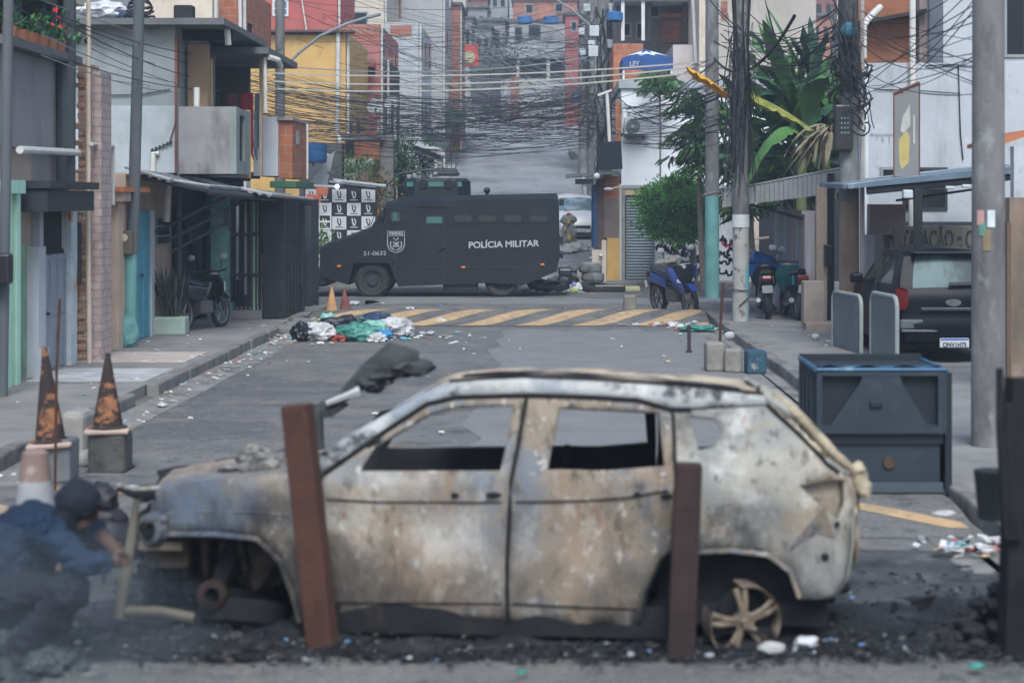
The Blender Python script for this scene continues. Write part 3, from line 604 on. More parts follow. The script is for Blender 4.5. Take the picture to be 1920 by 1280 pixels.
for s in (-1, 1):
    ribbon(mb, [(cx+s*(.145*math.cos(a)), d+.2+.14*math.sin(a)) for a in [-1.45+i*.2 for i in range(11)]], .025, ye)
    ribbon(mb, [(cx-s*.09, d+.13), (cx+s*.08, d+.27)], .022, ye)
    ribbon(mb, [(cx, d+.31), (cx+s*.07, d+.36), (cx+s*.03, d+.38)], .018, ye)
ribbon(mb, [(cx+.055*math.cos(a), d+.2+.05*math.sin(a)) for a in [i*.52 for i in range(12)]], .022, ye, True)
mb.build('shield_emblem', white_letter, t)
# wheels
def wheel(parent, c, r, wd, axis=(0,1,0), tyre=rubber, rimm=None, spokes=0, rim_r=.62):
    h_ = wd/2; mb = MB()
    mb.lathe([(r*rim_r, -h_*.8), (r*.9, -h_), (r*.985, -h_*.75), (r, -h_*.4), (r, h_*.4), (r*.985, h_*.75), (r*.9, h_), (r*rim_r, h_*.8), (r*rim_r, -h_*.8)], c, axis, 28)
    if r > .35:
        q = Vector(axis).normalized().to_track_quat('Z', 'Y')
        for j in range(28):
            a = 2*math.pi*j/28
            for s in (-1, 1): mb.obox(Vector(c)+q @ Vector((r*1.0*math.cos(a+s*.05), r*math.sin(a+s*.05), s*h_*.45)), (.05, .05, h_*.7), (q @ Euler((0,0,a)).to_quaternion()).to_euler())
    ty = mb.build('wheel', tyre, parent, smooth=True)
    mb = MB(); R = r*rim_r
    if spokes:
        mb.lathe([(R, -h_*.8), (R*.93, -h_*.55), (R*.93, h_*.55), (R, h_*.8)], c, axis, 28)
        q = Vector(axis).normalized().to_track_quat('Z', 'Y'); mb.cyl(Vector(c)-Vector(axis)*h_*.6, Vector(c)+Vector(axis)*h_*.6, R*.2, n=12)
        for j in range(spokes):
            a = 2*math.pi*j/spokes; v = q @ Vector((math.cos(a), math.sin(a), 0)); mb.tube([Vector(c)+v*R*.15, Vector(c)+v*R*.97], [R*.09, R*.07], 6)
    else:
        mb.lathe([(R, -h_*.8), (R*.92, -h_*.5), (R*.55, -h_*.35), (R*.5, -h_*.75), (R*.2, -h_*.8), (.001, -h_*.8)], c, axis, 24)
        mb.lathe([(R, h_*.8), (R*.92, h_*.5), (R*.55, h_*.35), (R*.5, h_*.75), (.001, h_*.75)], c, axis, 24)
    mb.build('rim', rimm or steel_dark, ty, smooth=True)
    return ty
tyre_dusty = pm('dusty_rubber', (.028,.028,.03), var=.3, sc=5, rough=.9, bump=.25, patches=[((.06,.055,.05), 3, .5, .7, 1, .6)])
for x in (697, 941):
    for y in (YA+.22, YA+2.08): wheel(t, (ax(x), y, .42), .42, .3, (0,1,0), tyre_dusty, pm('truck_rim', (.03,.032,.036), sc=5))
part('wheel_arch_liner', t, darkin, lambda m: m.box(ax(655), ax(746), YA+.3, YA+2.0, .35, az(493)+.01))
part('chassis', t, darkin, lambda m: (m.box(ax(640), ax(1000), YA+.5, YA+1.8, .4, .75), m.box(ax(900), ax(985), YA+.32, YA+2.0, .4, .7)))
part('step_box', t, steel_dark, lambda m: m.rbox(((ax(830)+ax(895))/2, YA+.35, az(538)), (ax(895)-ax(830), .5, .2), .03))
part('bumper', t, apcm, lambda m: (m.rbox((ax(592), YA+1.16, az(522)), (.55, 2.25, .42), .05), m.tube([(ax(577), YA+.3, az(490)), (ax(577), YA+2.0, az(490))], .05)))
part('hood_vent', t, apcm, lambda m: [m.box(ax(632+i*6), ax(635+i*6), YA-.01, YA+.02, az(478), az(458)) for i in range(7)])
YT = YA+.55
tx = lambda p: wx(p, YT); tz = lambda p: wz(p, YT)
def oct_(x0, x1, y0, y1, z, c): return [Vector(p) for p in ((x0+c, y0, z), (x1-c, y0, z), (x1, y0+c, z), (x1, y1-c, z), (x1-c, y1, z), (x0+c, y1, z), (x0, y1-c, z), (x0, y0+c, z))]
mb = MB(); mb.loft([oct_(tx(754), tx(880), YT, YT+1.3, az(370), .3), oct_(tx(756), tx(879), YT+.02, YT+1.3, tz(340), .3), oct_(tx(762), tx(873), YT+.08, YT+1.2, tz(334), .3)])
tur = mb.build('turret', apcm, t)
mb = MB()
for a, b in ((803, 832), (852, 866), (762, 775)): mb.box(tx(a), tx(b), YT-.012 if a == 803 else YT+.02, YT+.1, tz(350), tz(341))
mb.build('pane', teal_glass, tur)
mb = MB()
for a in (793, 842): mb.cyl((tx(a), YT-.03, tz(345)), (tx(a), YT+.05, tz(345)), .12, n=10)
mb.build('boss', apcm, tur)
mb = MB(); mb.tube([(tx(720), YT+.5, tz(350)), (tx(745), YT+.5, tz(325)), (tx(790), YT+.5, tz(319)), (tx(855), YT+.5, tz(319)), (tx(860), YT+.5, tz(326)), (tx(810), YT+.5, tz(328))], .03, 6)
mb.rbox((tx(838), YT+.6, tz(325)), (.55, .5, .12), .04)
mb.build('hatch_guard', steel_dark, tur)
mb = MB(); mb.blob((ax(911), YA+.8, az(357)), (.09, .09, .09), 3, .15, 2, 2); mb.cyl((ax(911), YA+.8, az(366)), (ax(911), YA+.8, az(357)), .04, n=8)
mb.build('camera_dome', black_paint, t)
part('rear_fittings', t, black_paint, lambda m: (m.rbox((ax(1053), YA+.5, az(378)), (.12, .3, .2), .03), m.rbox((ax(1052), YA+.4, az(450)), (.1, .25, .25), .03), m.rbox((ax(1060), YA+1.1, az(512)), (.35, 1.6, .2), .04), m.rbox((ax(1053), YA+.6, az(480)), (.09, .2, .16), .03)))
part('antenna', t, steel_dark, lambda m: m.tube([(ax(682), YA+.9, az(440)), (ax(705), YA+.9, az(380)), (ax(720), YA+.9, az(350)), (ax(731), YA+.9, az(345))], .012, 5))
part('mirror', t, black_paint, lambda m: (m.rbox((ax(718), YA-.12, az(400)), (.1, .16, .26), .03), m.tube([(ax(722), YA, az(392)), (ax(718), YA-.1, az(390))], .015, 5)))

# ============================================================ CARS (white hatchback, black parked car)
def car(name, label, loc, rz, paint, prof, W, arches, axr, glass, front_z, extra):
    t = thing(name, label, 'car', loc)
    ymin = min(p[0] for p in prof); ymax = max(p[0] for p in prof)
    def hw(y, z):
        w_ = W/2 - (.36*(z-.92)**1.15 if z > .92 else .0) - (.10*(.5-z) if z < .5 else 0) - .012*abs(z-.7)
        for e in (y-ymin, ymax-y):
            if e < .45: w_ -= .16*((.45-e)/.45)**2
        return w_
    top = prof                                             # from front bottom over the roof to rear bottom
    bot = []
    for c in sorted(arches, reverse=True):
        bot += [(c+axr*1.12, .24)] + [(c+axr*1.12*math.cos(a), .27+axr*1.12*math.sin(a)) for a in [math.pi*i/10 for i in range(1, 10)]] + [(c-axr*1.12, .24)]
    outline = list(top)+bot
    O = Vector(loc)
    mb = MB()
    for s in (-1, 1):
        panel(mb, outline, lambda u, v: (O.x+s*hw(u, v), O.y+u, O.z+v), step=.14)
    dt = dens(top, .12, False); n = len(dt); K = 8; vs = []
    for i, (u, v) in enumerate(dt):
        a = Vector(dt[max(0, i-1)]); b_ = Vector(dt[min(n-1, i+1)]); d = (b_-a).normalized(); nr = Vector((-d.y, d.x))
        for k in range(K+1):
            f = 2*k/K-1; q = .055*(1-f*f); w_ = hw(u, v)
            vs.append((O.x+f*w_, O.y+u+nr.x*q, O.z+v+nr.y*q))
    mb.add(vs, [(i*(K+1)+k, i*(K+1)+k+1, (i+1)*(K+1)+k+1, (i+1)*(K+1)+k) for i in range(n-1) for k in range(K)])
    body = mb.build('body', paint, t, smooth=True)
    mb = MB(); mb.box(O.x-W/2+.12, O.x+W/2-.12, O.y+ymin+.2, O.y+ymax-.2, O.z+.2, O.z+.6); mb.build('underbody', darkin, t)
    for c in arches:
        for s in (-1, 1): wheel(t, (O.x+s*(W/2-.1), O.y+c, O.z+axr), axr, .19, (1,0,0), rubber, pm('car_rim', (.2,.2,.21), sc=4, rough=.4), 0)
    for key, (i0, i1, sc, off) in glass.items():           # bands of glass across the car, laid just proud of the body
        mb = MB(); seg = dens([top[i0], top[i1]], .1, False); m_ = len(seg); vs = []
        a = Vector(top[i0]); b_ = Vector(top[i1]); d = (b_-a).normalized(); nr = Vector((-d.y, d.x))
        for (u, v) in seg:
            for k in range(K+1):
                f = 2*k/K-1; q = .055*(1-(f*sc)**2)+.008; w_ = hw(u, v)*sc
                vs.append((O.x+f*w_, O.y+u+nr.x*q, O.z+v+nr.y*q))
        mb.add(vs, [(i*(K+1)+k, i*(K+1)+k+1, (i+1)*(K+1)+k+1, (i+1)*(K+1)+k) for i in range(m_-1) for k in range(K)])
        mb.build(key, off, t, smooth=True)
    lo = 1.06 if W < 1.7 else 1.10
    for s in (-1, 1):
        for poly in ([(-.62, lo), (-.12, lo+.36), (.28, lo+.40), (.30, lo)], [(.38, lo), (.36, lo+.40), (1.22, lo+.37), (1.52, lo+.02)]):
            mb = MB(); panel(mb, poly, lambda u, v: (O.x+s*(hw(u, v)+.006), O.y+u, O.z+v), step=.14); mb.build('side_window', glass_dark, t, smooth=True, fixn=False)
    extra(t, O, hw)
    t.rotation_euler.z = rz
    return t
white_paint = pm('white_car_paint', (.60,.62,.65), var=.05, sc=2, rough=.3, bump=0, spec=.5, coat=.5, patches=[((.4,.39,.37), 2, .6, .8, 1, .3)])
black_car = pm('black_car_paint', (.007,.008,.012), var=.1, sc=2, rough=.35, bump=0, spec=.10, coat=0, patches=[((.03,.03,.03), 2, .55, .8, 1, .35)])
screen = pm('windscreen', (.10,.16,.2), var=.3, sc=3, rough=.1, bump=0, spec=.7, patches=[((.3,.36,.4), 2.2, .5, .6, 1, .7)])
headlens = pm('headlamp_lens', (.35,.38,.4), var=.2, sc=6, rough=.15, bump=0, spec=.6)
redlens = pm('red_lens', (.15,.016,.014), var=.15, sc=8, rough=.2, bump=0, spec=.6)
hatch = [(-1.78,.26),(-1.83,.45),(-1.8,.66),(-1.7,.84),(-1.62,.88),(-.82,1.04),(-.12,1.46),(.2,1.52),(1.15,1.5),(1.5,1.43),(1.68,1.04),(1.78,.95),(1.82,.6),(1.78,.28)]
def white_extra(t, O, hw):
    for s in (-1, 1):
        mb = MB(); mb.loft([[Vector((O.x+s*a, O.y+y, O.z+z)) for a, y, z in ((.50,-1.815,.64),(.76,-1.72,.68),(.78,-1.60,.84),(.70,-1.69,.83),(.52,-1.795,.72))], [Vector((O.x+s*a, O.y+y+.08, O.z+z)) for a, y, z in ((.50,-1.815,.64),(.76,-1.72,.68),(.78,-1.60,.84),(.70,-1.69,.83),(.52,-1.795,.72))]])
        mb.build('headlight', headlens, t)
        mb = MB(); mb.rbox((O.x+s*.55, O.y-1.84, O.z+.42), (.34, .1, .15), .03); mb.build('air_intake', black_paint, t)
        mb = MB(); mb.rbox((O.x+s*(.93), O.y-.62, O.z+1.06), (.2, .1, .14), .04); mb.tube([(O.x+s*.8, O.y-.6, O.z+1.0), (O.x+s*.92, O.y-.6, O.z+1.03)], .03); mb.build('mirror', black_paint, t)
    mb = MB(); mb.rbox((O.x, O.y-1.89, O.z+.58), (.75, .05, .11), .02); mb.build('grille', black_paint, t)
    mb = MB(); mb.rbox((O.x, O.y-1.895, O.z+.33), (.9, .05, .12), .02); mb.build('bumper_grille', black_paint, t)
    mb = MB(); mb.box(O.x-.2, O.x+.2, O.y-1.915, O.y-1.905, O.z+.40, O.z+.53); mb.build('number_plate', pm('plate_grey', (.35,.36,.37), sc=20), t)
    mb = MB(); mb.tube([(O.x-.5, O.y-.93, O.z+1.07), (O.x+.1, O.y-.86, O.z+1.12)], .012, 5); mb.build('wiper', black_paint, t)
wc = car('parked_car', 'white hatchback parked facing the camera behind the armoured truck', (wx(1078, 66), 67.5, g(66.5)+.0), .10, white_paint, hatch, 1.66, (-1.22, 1.2), .29, {'windscreen': (5, 6, .9, screen), 'rear_window': (9, 10, .86, glass_dark)}, .5, white_extra)
wc.rotation_euler.x = .085
suv = [(-1.95,.3),(-2.0,.5),(-1.95,.78),(-1.8,.92),(-.95,1.06),(-.2,1.52),(.2,1.6),(1.4,1.58),(1.62,1.52),(1.83,1.06),(1.9,.98),(1.93,.62),(1.97,.56),(1.95,.32)]
def black_extra(t, O, hw):
    for s in (-1, 1):
        L = [(.66,1.97,1.04),(.74,1.92,1.09),(.80,1.82,1.08),(.83,1.76,.94),(.80,1.84,.78),(.70,1.97,.76),(.66,1.98,.88)]
        mb = MB(); mb.loft([[Vector((O.x+s*a, O.y+y+.035, O.z+z)) for a, y, z in L], [Vector((O.x+s*(a-.03), O.y+y-.06, O.z+z)) for a, y, z in L]]); mb.build('tail_light', redlens, t)
        mb = MB(); mb.rbox((O.x+s*.60, O.y+1.955, O.z+.56), (.34, .06, .14), .03); mb.build('bumper_light', pm('clear_lens', (.10,.12,.135), sc=6, rough=.7, bump=0), t)
        mb = MB(); mb.rbox((O.x+s*.96, O.y-.6, O.z+1.12), (.2, .12, .16), .04); mb.build('mirror', black_car, t)
    mb = MB(); mb.lathe([(.001, .0), (.09, .0), (.1, -.012)], (0, 0, 0), (0, 1, 0), 20)
    e = [(v[0]*1.15+O.x, v[1]+O.y+1.985, v[2]*.55+O.z+.87) for v in mb.v]; mb.v = e; mb.build('badge', pm('chrome', (.5,.52,.54), sc=5, rough=.2, metal=.8, bump=0), t)
    mb = MB(); mb.rbox((O.x, O.y+1.985, O.z+.47), (1.5, .05, .03), .01); mb.build('bumper_strip', pm('dull_strip', (.16,.17,.18), sc=4, rough=.7, bump=0), t)
    mb = MB(); mb.rbox((O.x, O.y+2.0, O.z+.78), (.95, .03, .05), .015); mb.build('tailgate_trim', pm('dark_trim', (.05,.055,.06), sc=4, rough=.4), t)
    PX = O.x+.0                                            # mirrored text: the car is turned round below
    mb = MB(); mb.rbox((PX, O.y+2.02, O.z+.30), (.42, .03, .135), .012); pl = mb.build('number_plate', pm('plate_white', (.6,.62,.64), var=.05, sc=20, bump=0), t)
    mb = MB(); mb.box(PX-.2, PX+.2, O.y+2.034, O.y+2.038, O.z+.338, O.z+.362); mb.build('plate_band', pm('plate_blue', (.04,.12,.4), sc=5, bump=0), pl)
    mb = MB(); textmb(mb, 'QNV1H75', -.17, .17, 0, .065, 0, .003); v2 = [(PX-v[0], O.y+2.040-v[1], O.z+.245+v[2]) for v in mb.v]; mb.v = v2
    mb.build('plate_lettering', pm('plate_ink', (.03,.035,.06), sc=5, bump=0), pl)
    mb = MB(); mb.tube([(O.x+.05, O.y+1.93, O.z+1.13), (O.x-.42, O.y+1.90, O.z+1.14)], .03, 6); mb.build('wiper', black_paint, t)
    mb = MB(); mb.rbox((O.x, O.y+1.66, O.z+1.575), (1.1, .3, .05), .02); mb.build('spoiler', black_car, t)
rearglass = pm('rear_glass', (.03,.05,.055), var=.3, sc=2.5, rough=.35, bump=0, spec=.15, patches=[((.09,.16,.165), 1.6, .46, .56, .5, .75)])
YC = 26.0
car('parked_car', 'black hatchback with a white number plate parked behind the steel barriers', (wx(1788, YC), YC+1.97, .13), math.pi, black_car, suv, 1.72, (-1.28, 1.28), .31, {'windscreen': (4, 5, .9, screen), 'rear_window': (8, 9, .76, rearglass)}, .5, black_extra)
# ============================================================ BURNT-OUT CAR (side on, nose to the left)
SPOT = [((.035,.033,.033), (-.9, .2, .12), .25, .48, .8), ((.035,.033,.033), (-.2, .14, .10), .22, .45, .8), ((.035,.033,.033), (.45, .08, .12), .22, .45, .8), ((.025,.026,.03), (-1.95, .3, .30), .46, .80, .95), ((.03,.032,.036), (-1.25, .2, .12), .30, .55, .8), ((.03,.032,.036), (.75, .05, .15), .32, .62, .8), ((.12,.15,.19), (-.32, .14, .78), .08, .42, .75), ((.09,.08,.07), (-.28, .14, .38), .05, .36, .85), ((.10,.13,.18), (-2.1, .34, .82), .15, .55, .9), ((.2,.15,.11), (-.9, .2, .55), .1, .6, .4), ((.22,.165,.12), (.1, .12, .6), .1, .55, .4), ((.40,.39,.37), (-.6, .18, .62), .03, .3, .6), ((.38,.39,.39), (-1.35, .25, .86), .03, .32, .7), ((.4,.38,.35), (-.9, .2, .93), .02, .25, .6)]
SPOT2 = [((.03,.032,.036), (.98, 0, .18), .44, .72, .8), ((.12,.13,.14), (1.5, .1, .35), .1, .5, .6), ((.05,.05,.055), (.80, .1, 1.36), .02, .30, .85), ((.10,.11,.12), (-.2, .1, 1.5), .05, .5, .6), ((.24,.17,.10), (1.6, .1, .9), .05, .4, .6), ((.12,.13,.135), (1.2, 0, .75), .02, .3, .55)]
S4 = 345.0; Y4 = F / S4; W4 = 1.74
ashes = pm('burnt_steel', (.225,.19,.15), var=.3, sc=2.2, rough=.88, bump=.3, bsc=45, patches=[
    ((.52,.50,.46), 6.5, .58, .66, .5, .5), ((.11,.14,.18), 1.5, .49, .58, .8, .85), ((.21,.155,.11), 2.4, .50, .60, .4, .75), ((.37,.36,.335), 1.9, .56, .66, .8, .75), ((.09,.085,.085), 5.5, .55, .64, .45, .7),
    ((.10,.095,.095), 2.6, .54, .65, .5, .8), ((.19,.13,.095), 7, .57, .68, .3, .65), ((.035,.037,.042), 3.4, .62, .68, .5, .85), ((.06,.055,.05), 13, .57, .61, .5, .75), ((.48,.47,.45), 17, .60, .63, .7, .65), ((.16,.085,.05), 9, .61, .65, .35, .7)], spots=SPOT)
ashes2 = pm('burnt_steel_pale', (.30,.29,.255), var=.2, sc=2.5, rough=.88, bump=.3, bsc=45, patches=[
    ((.19,.20,.205), 1.6, .48, .60, 1, .8), ((.28,.20,.13), 2.4, .55, .66, 1, .65), ((.06,.065,.07), 2.8, .58, .67, .8, .85), ((.48,.475,.46), 3, .54, .64, 1, .65), ((.07,.065,.06), 12, .58, .62, .7, .75), ((.19,.11,.06), 8, .61, .66, .6, .65)], spots=SPOT2)
ashes3 = pm('burnt_rail', (.36,.37,.37), var=.2, sc=3, rough=.88, bump=.3, patches=[((.16,.19,.23), 2, .48, .6, 1, .8), ((.03,.032,.04), 3.2, .54, .62, 1.5, .9), ((.5,.5,.49), 3.5, .55, .64, 1, .7), ((.3,.22,.14), 5, .6, .7, 1, .6)])
soot = pm('soot_black', (.009,.0095,.012), var=.5, sc=4, rough=.95, bump=.3, patches=[((.03,.024,.02), 4, .58, .7, 1, .7)])
bc = thing('burnt_car', 'burnt-out hatchback shell with ashen rusty panels and no glass standing across the road', 'car', (0, Y4, 0))
def Yu(u): return Y4 + (1393-u)*.00035                        # the car stands slightly askew, its tail nearer
def bx_(px): return wx(px, Yu(px))
YN = Yu(330)
def bxn(px): return wx(px, YN)
def bzn(py): return wz(py, YN)
def sbox(m, u0, u1, d0, d1, z0, z1):
    m.loft([[Vector((bx_(u), Yu(u)+d, z)) for d, z in ((d0, z0), (d1, z0), (d1, z1), (d0, z1))] for u in (u0, u1)])
def bz_(py): return H - (py - VY)/S4
def fn4(far):
    def f(u, v):
        x, z = bx_(u), wz(v, Yu(u))
        y = 0.0
        if z > .98: y += (z-.98)*.30
        if z < .45: y += (.45-z)*.10
        y -= .018*math.exp(-((z-.86)/.05)**2)          # shoulder crease
        y += .02*math.exp(-((z-.60)/.14)**2)
        if x > 1.32: y += .55*((x-1.32)/.4)**2.2*.55
        if x < -1.75: y += .14*((-1.75-x)/.55)**2
        y += .010*mnoise.noise(Vector((x*3, z*3, 5 if far else 1)))
        return (x, Yu(u) + (W4 - y if far else y), z)
    return f
front_door = [(602,884),(640,862),(798,758),(850,747),(985,743),(976,800),(957,884),(953,960),(948,1160),(630,1153),(604,1120)]
front_hole = [(672,880),(700,836),(800,776),(852,764),(962,760),(952,815),(938,881)]
rear_door = [(960,884),(980,800),(989,744),(1200,754),(1262,772),(1266,875),(1264,1030),(1238,1052),(1212,1110),(1200,1174),(952,1162),(956,960)]
rear_hole = [(1026,880),(1034,840),(1048,765),(1238,776),(1247,874),(1140,882)]
rail = [(585,868),(640,820),(790,734),(836,717),(980,708),(1200,719),(1440,742),(1446,762),(1262,768),(1200,750),(988,740),(850,743),(797,754),(640,858),(596,884)]
quarter = [(1268,773),(1440,766),(1500,815),(1555,873),(1604,903),(1616,940),(1612,1040),(1600,1090),(1575,1128),(1502,1126),(1482,1072),(1440,1042),(1370,1034),(1290,1038),(1268,1060),(1262,1034),(1270,876)]
q_holes = [[(1297,783),(1344,788),(1360,812),(1344,840),(1312,846)], [(1500,912),(1560,905),(1596,907),(1600,958),(1584,984),(1552,962),(1520,932)]]
fender = [(268,952),(272,925),(300,905),(400,893),(545,885),(598,884),(600,1120),(602,1160),(562,1166),(548,1112),(524,1048),(480,1006),(400,998),(310,1000),(280,1015),(262,980)]
for far in (False, True):
    f = fn4(far); fl = far
    for nm, o_, hs, m_ in (('front_door', front_door, [front_hole], ashes), ('rear_door', rear_door, [rear_hole], ashes), ('roof_rail', rail, [], ashes3), ('rear_quarter', quarter, q_holes, ashes2), ('front_wing', fender, [], ashes)):
        mb = MB()
        sh = 3 if nm.endswith('door') and not far else 0
        if far and nm == 'rear_quarter': hs = [[(1302,800),(1400,806),(1424,850),(1410,884),(1312,888)]]
        panel(mb, [(a, b) for a, b in o_], lambda u, v: f(u, v), [list(h_) for h_ in hs], step=26, flip=False)
        ob = mb.build(nm, [m_, soot], bc, smooth=True, fixn=False)
        # face outwards
        me = ob.data; want = 1 if far else -1
        if sum(p.normal.y*p.area for p in me.polygons)*want < 0: me.flip_normals()
        solid(ob, .035, -1, 1)
        if not far and nm == 'front_door':
            ob['label'] = 'pale scorched front door with handle holes'
            mb = MB()
            for cx_, cy_, a, b in ((852, 926, 8, 5), (925, 926, 16, 6)):
                x, y, z = f(cx_, cy_); mb.blob((x, y-.004, z), (a/S4, .012, b/S4), 1, .1, 2, 2)
            mb.build('handle_recess', soot, ob)
        if not far and nm == 'rear_door':
            mb = MB()
            for cx_, cy_, a, b in ((1195, 926, 7, 5), (1250, 930, 12, 6)):
                x, y, z = f(cx_, cy_); mb.blob((x, y-.004, z), (a/S4, .012, b/S4), 1, .1, 2, 2)
            mb.build('handle_recess', soot, ob)
        if nm == 'rear_quarter' and not far:
            mb = MB()
            for cx_, cy_, r_ in ((1551, 1049, 8), (1577, 990, 6)):
                x, y, z = f(cx_, cy_); mb.blob((x, y-.006, z), (r_/S4, .012, r_/S4), 1, .1, 2, 2)
            mb.build('mounting_hole', soot, ob)
            mb = MB(); panel(mb, [(1494,905),(1600,900),(1606,965),(1586,995),(1545,972)], lambda u, v: (lambda p: (p[0]-.01, p[1]+.07, p[2]))(f(u, v)), step=26); mb.build('lamp_recess', ashes, ob, fixn=False)
            x0, y0, z0 = f(1482, 1034); x1, y1, z1 = f(1546, 950); x2, y2, z2 = f(1572, 1012)
            mb = MB(); mb.add([(x0, y0-.01, z0), (x1, y1-.055, z1), (x2, y2-.015, z2), (x0, y0+.01, z0), (x1, y1-.035, z1), (x2, y2+.01, z2)], [(0,1,2), (3,5,4), (0,3,4,1), (1,4,5,2), (2,5,3,0)])
            mb.build('torn_flap', ashes, ob)
            mb = MB(); pts = [f(a, b) for a, b in ((1500, 1122), (1482, 1072), (1440, 1042), (1370, 1034), (1300, 1037), (1268, 1052))]
            mb.tube([(p[0], p[1]-.012, p[2]) for p in pts], .014, 6); mb.build('arch_lip', ashes, ob)
        if nm == 'front_wing' and not far:
            mb = MB(); pts = [f(a, b) for a, b in ((560, 1162), (548, 1112), (524, 1048), (480, 1006), (400, 998), (310, 1000), (282, 1014))]
            mb.tube([(p[0], p[1]-.012, p[2]) for p in pts], .016, 6); mb.build('arch_lip', ashes, ob)
            mb = MB(); pts = [f(a, b) for a, b in ((300, 962), (380, 956), (470, 956), (540, 962))]
            mb.tube([(p[0], p[1]+.002, p[2]) for p in pts], .009, 5); mb.build('crease', ashes, ob)
# dark door gaps and roof gutter of the near side
f = fn4(False)
def gap(m, pts, r): m.tube([Vector(f(a, b))+Vector((0, -.004, 0)) for a, b in pts], r, 6)
part('door_gap', bc, soot, lambda m: gap(m, [(952,1162), (950,1060), (955,960), (958,900), (968,850), (986,748)], .011))
part('roof_gutter', bc, soot, lambda m: gap(m, [(606,884), (640,861), (720,806), (797,757), (850,745), (988,742), (1100,746), (1200,753), (1262,771), (1300,771)], .014))
part('roof_gutter', bc, soot, lambda m: gap(m, [(838,714), (980,706), (1090,711), (1200,718), (1330,729), (1440,742)], .008))
part('door_gap', bc, soot, lambda m: gap(m, [(1266,780), (1267,875), (1264,1030), (1240,1050), (1212,1110), (1203,1165)], .009))
part('door_gap', bc, soot, lambda m: gap(m, [(602,886), (602,1000), (604,1120)], .009))
part('tail_gap', bc, soot, lambda m: gap(m, [(1446,764), (1500,814), (1540,856), (1556,874), (1580,892)], .012))
part('belt_line', bc, soot, lambda m: gap(m, [(612,932), (700,938), (840,940), (940,940)], .005))
part('belt_line', bc, soot, lambda m: gap(m, [(966,940), (1100,938), (1180,932), (1255,918)], .005))
part('sill_crease', bc, soot, lambda m: gap(m, [(630,1126), (800,1128), (940,1130)], .005))
part('sill_crease', bc, soot, lambda m: gap(m, [(960,1130), (1100,1138), (1195,1142)], .005))
# sill, floor pan, arches
for y_ in (Y4+.03, Y4+W4-.16): part('sill', bc, soot, lambda m: sbox(m, 560, 1250, y_-Y4, y_-Y4+.13, .06, .22))
part('floor_pan', bc, soot, lambda m: (sbox(m, 560, 1560, .18, W4-.18, .12, .24), sbox(m, 1240, 1580, .24, W4-.24, .24, .60), sbox(m, 560, 590, .1, W4-.1, .24, .92)))
# roof, bonnet, tail
def strip4(mb, pts, fr, crown, K=14, seed=0, amp=.0, y0=0.0, y1=1.0):
    n = len(pts); vs = []
    for i, (u, v) in enumerate(pts):
        a = Vector(fn4(False)(u, v)); b = Vector(fn4(True)(u, v))
        for k in range(K+1):
            t_ = y0+(y1-y0)*k/K; p = a.lerp(b, t_); q = 4*t_*(1-t_)
            p.z += crown[1]*q + amp*mnoise.fractal(Vector((p.x*2.2+seed, p.y*2.2, 0)), 1, 2, 3)*min(1, q*2); p.x += crown[0]*q
            vs.append(p)
    mb.add(vs, [(i*(K+1)+k, i*(K+1)+k+1, (i+1)*(K+1)+k+1, (i+1)*(K+1)+k) for i in range(n-1) for k in range(K)])
def up_out(ob, axis, sgn):
    me = ob.data
    if sum(p.normal[axis]*p.area for p in me.polygons)*sgn < 0: me.flip_normals()
roofm = pm('burnt_roof', (.40,.33,.25), var=.25, sc=2, rough=.9, bump=.3, patches=[((.10,.09,.10), 1.6, .47, .58, 1, .85), ((.40,.22,.12), 2.2, .54, .66, 1, .7), ((.5,.46,.38), 2.2, .58, .68, 1, .6)])
mb = MB(); strip4(mb, dens([(800,730),(840,715),(980,706),(1200,717),(1440,741)], 45, False), None, (0, .012), seed=3, amp=.03)
o = mb.build('roof', [roofm, soot], bc, smooth=True, fixn=False); up_out(o, 2, 1); solid(o, .02, -1, 1)
mb = MB()
for i in range(3):                                           # buckled seams and folds of the roof skin
    r_ = random.Random(i); a = [(860, 712), (930, 708), (1010, 708), (1090, 712), (1180, 718), (1290, 727), (1400, 739)]
    pts = []
    for u, v in a:
        p = Vector(fn4(False)(u, v)); q = Vector(fn4(True)(u, v)); k = .05+.10*i+r_.uniform(-.02, .02); p = p.lerp(q, k); p.z += .012; pts.append(p)
    mb.tube(pts, [.004, .010, .006, .012, .008, .010, .004], 6)
mb.build('buckled_seam', soot, bc, smooth=True)
mb = MB(); strip4(mb, dens([(270,934),(300,908),(400,895),(480,889),(556,884)], 30, False), None, (-.10, .02), seed=9, amp=.02, y0=.02, y1=.98)
o = mb.build('bonnet', [ashes, soot], bc, smooth=True, fixn=False); up_out(o, 2, 1); solid(o, .018, -1, 1)
mb = MB(); strip4(mb, [(1604,905),(1618,940),(1614,1040),(1602,1092),(1578,1126)], None, (.09, 0), seed=5, amp=.02)
o = mb.build('tailgate', [ashes2, soot], bc, smooth=True, fixn=False); up_out(o, 0, 1); solid(o, .03, -1, 1)
mb = MB(); strip4(mb, [(1436,742),(1472,762),(1490,782)], None, (.05, .05), seed=6, amp=.03)
o = mb.build('spoiler', [ashes2, soot], bc, smooth=True, fixn=False); up_out(o, 2, 1); solid(o, .03, -1, 1)
def dense3(vs, st):
    out = []
    for p, q in zip(vs, vs[1:]):
        n = max(1, int((q-p).length/st)); out += [p.lerp(q, i/n) for i in range(n)]
    return out+[vs[-1]]
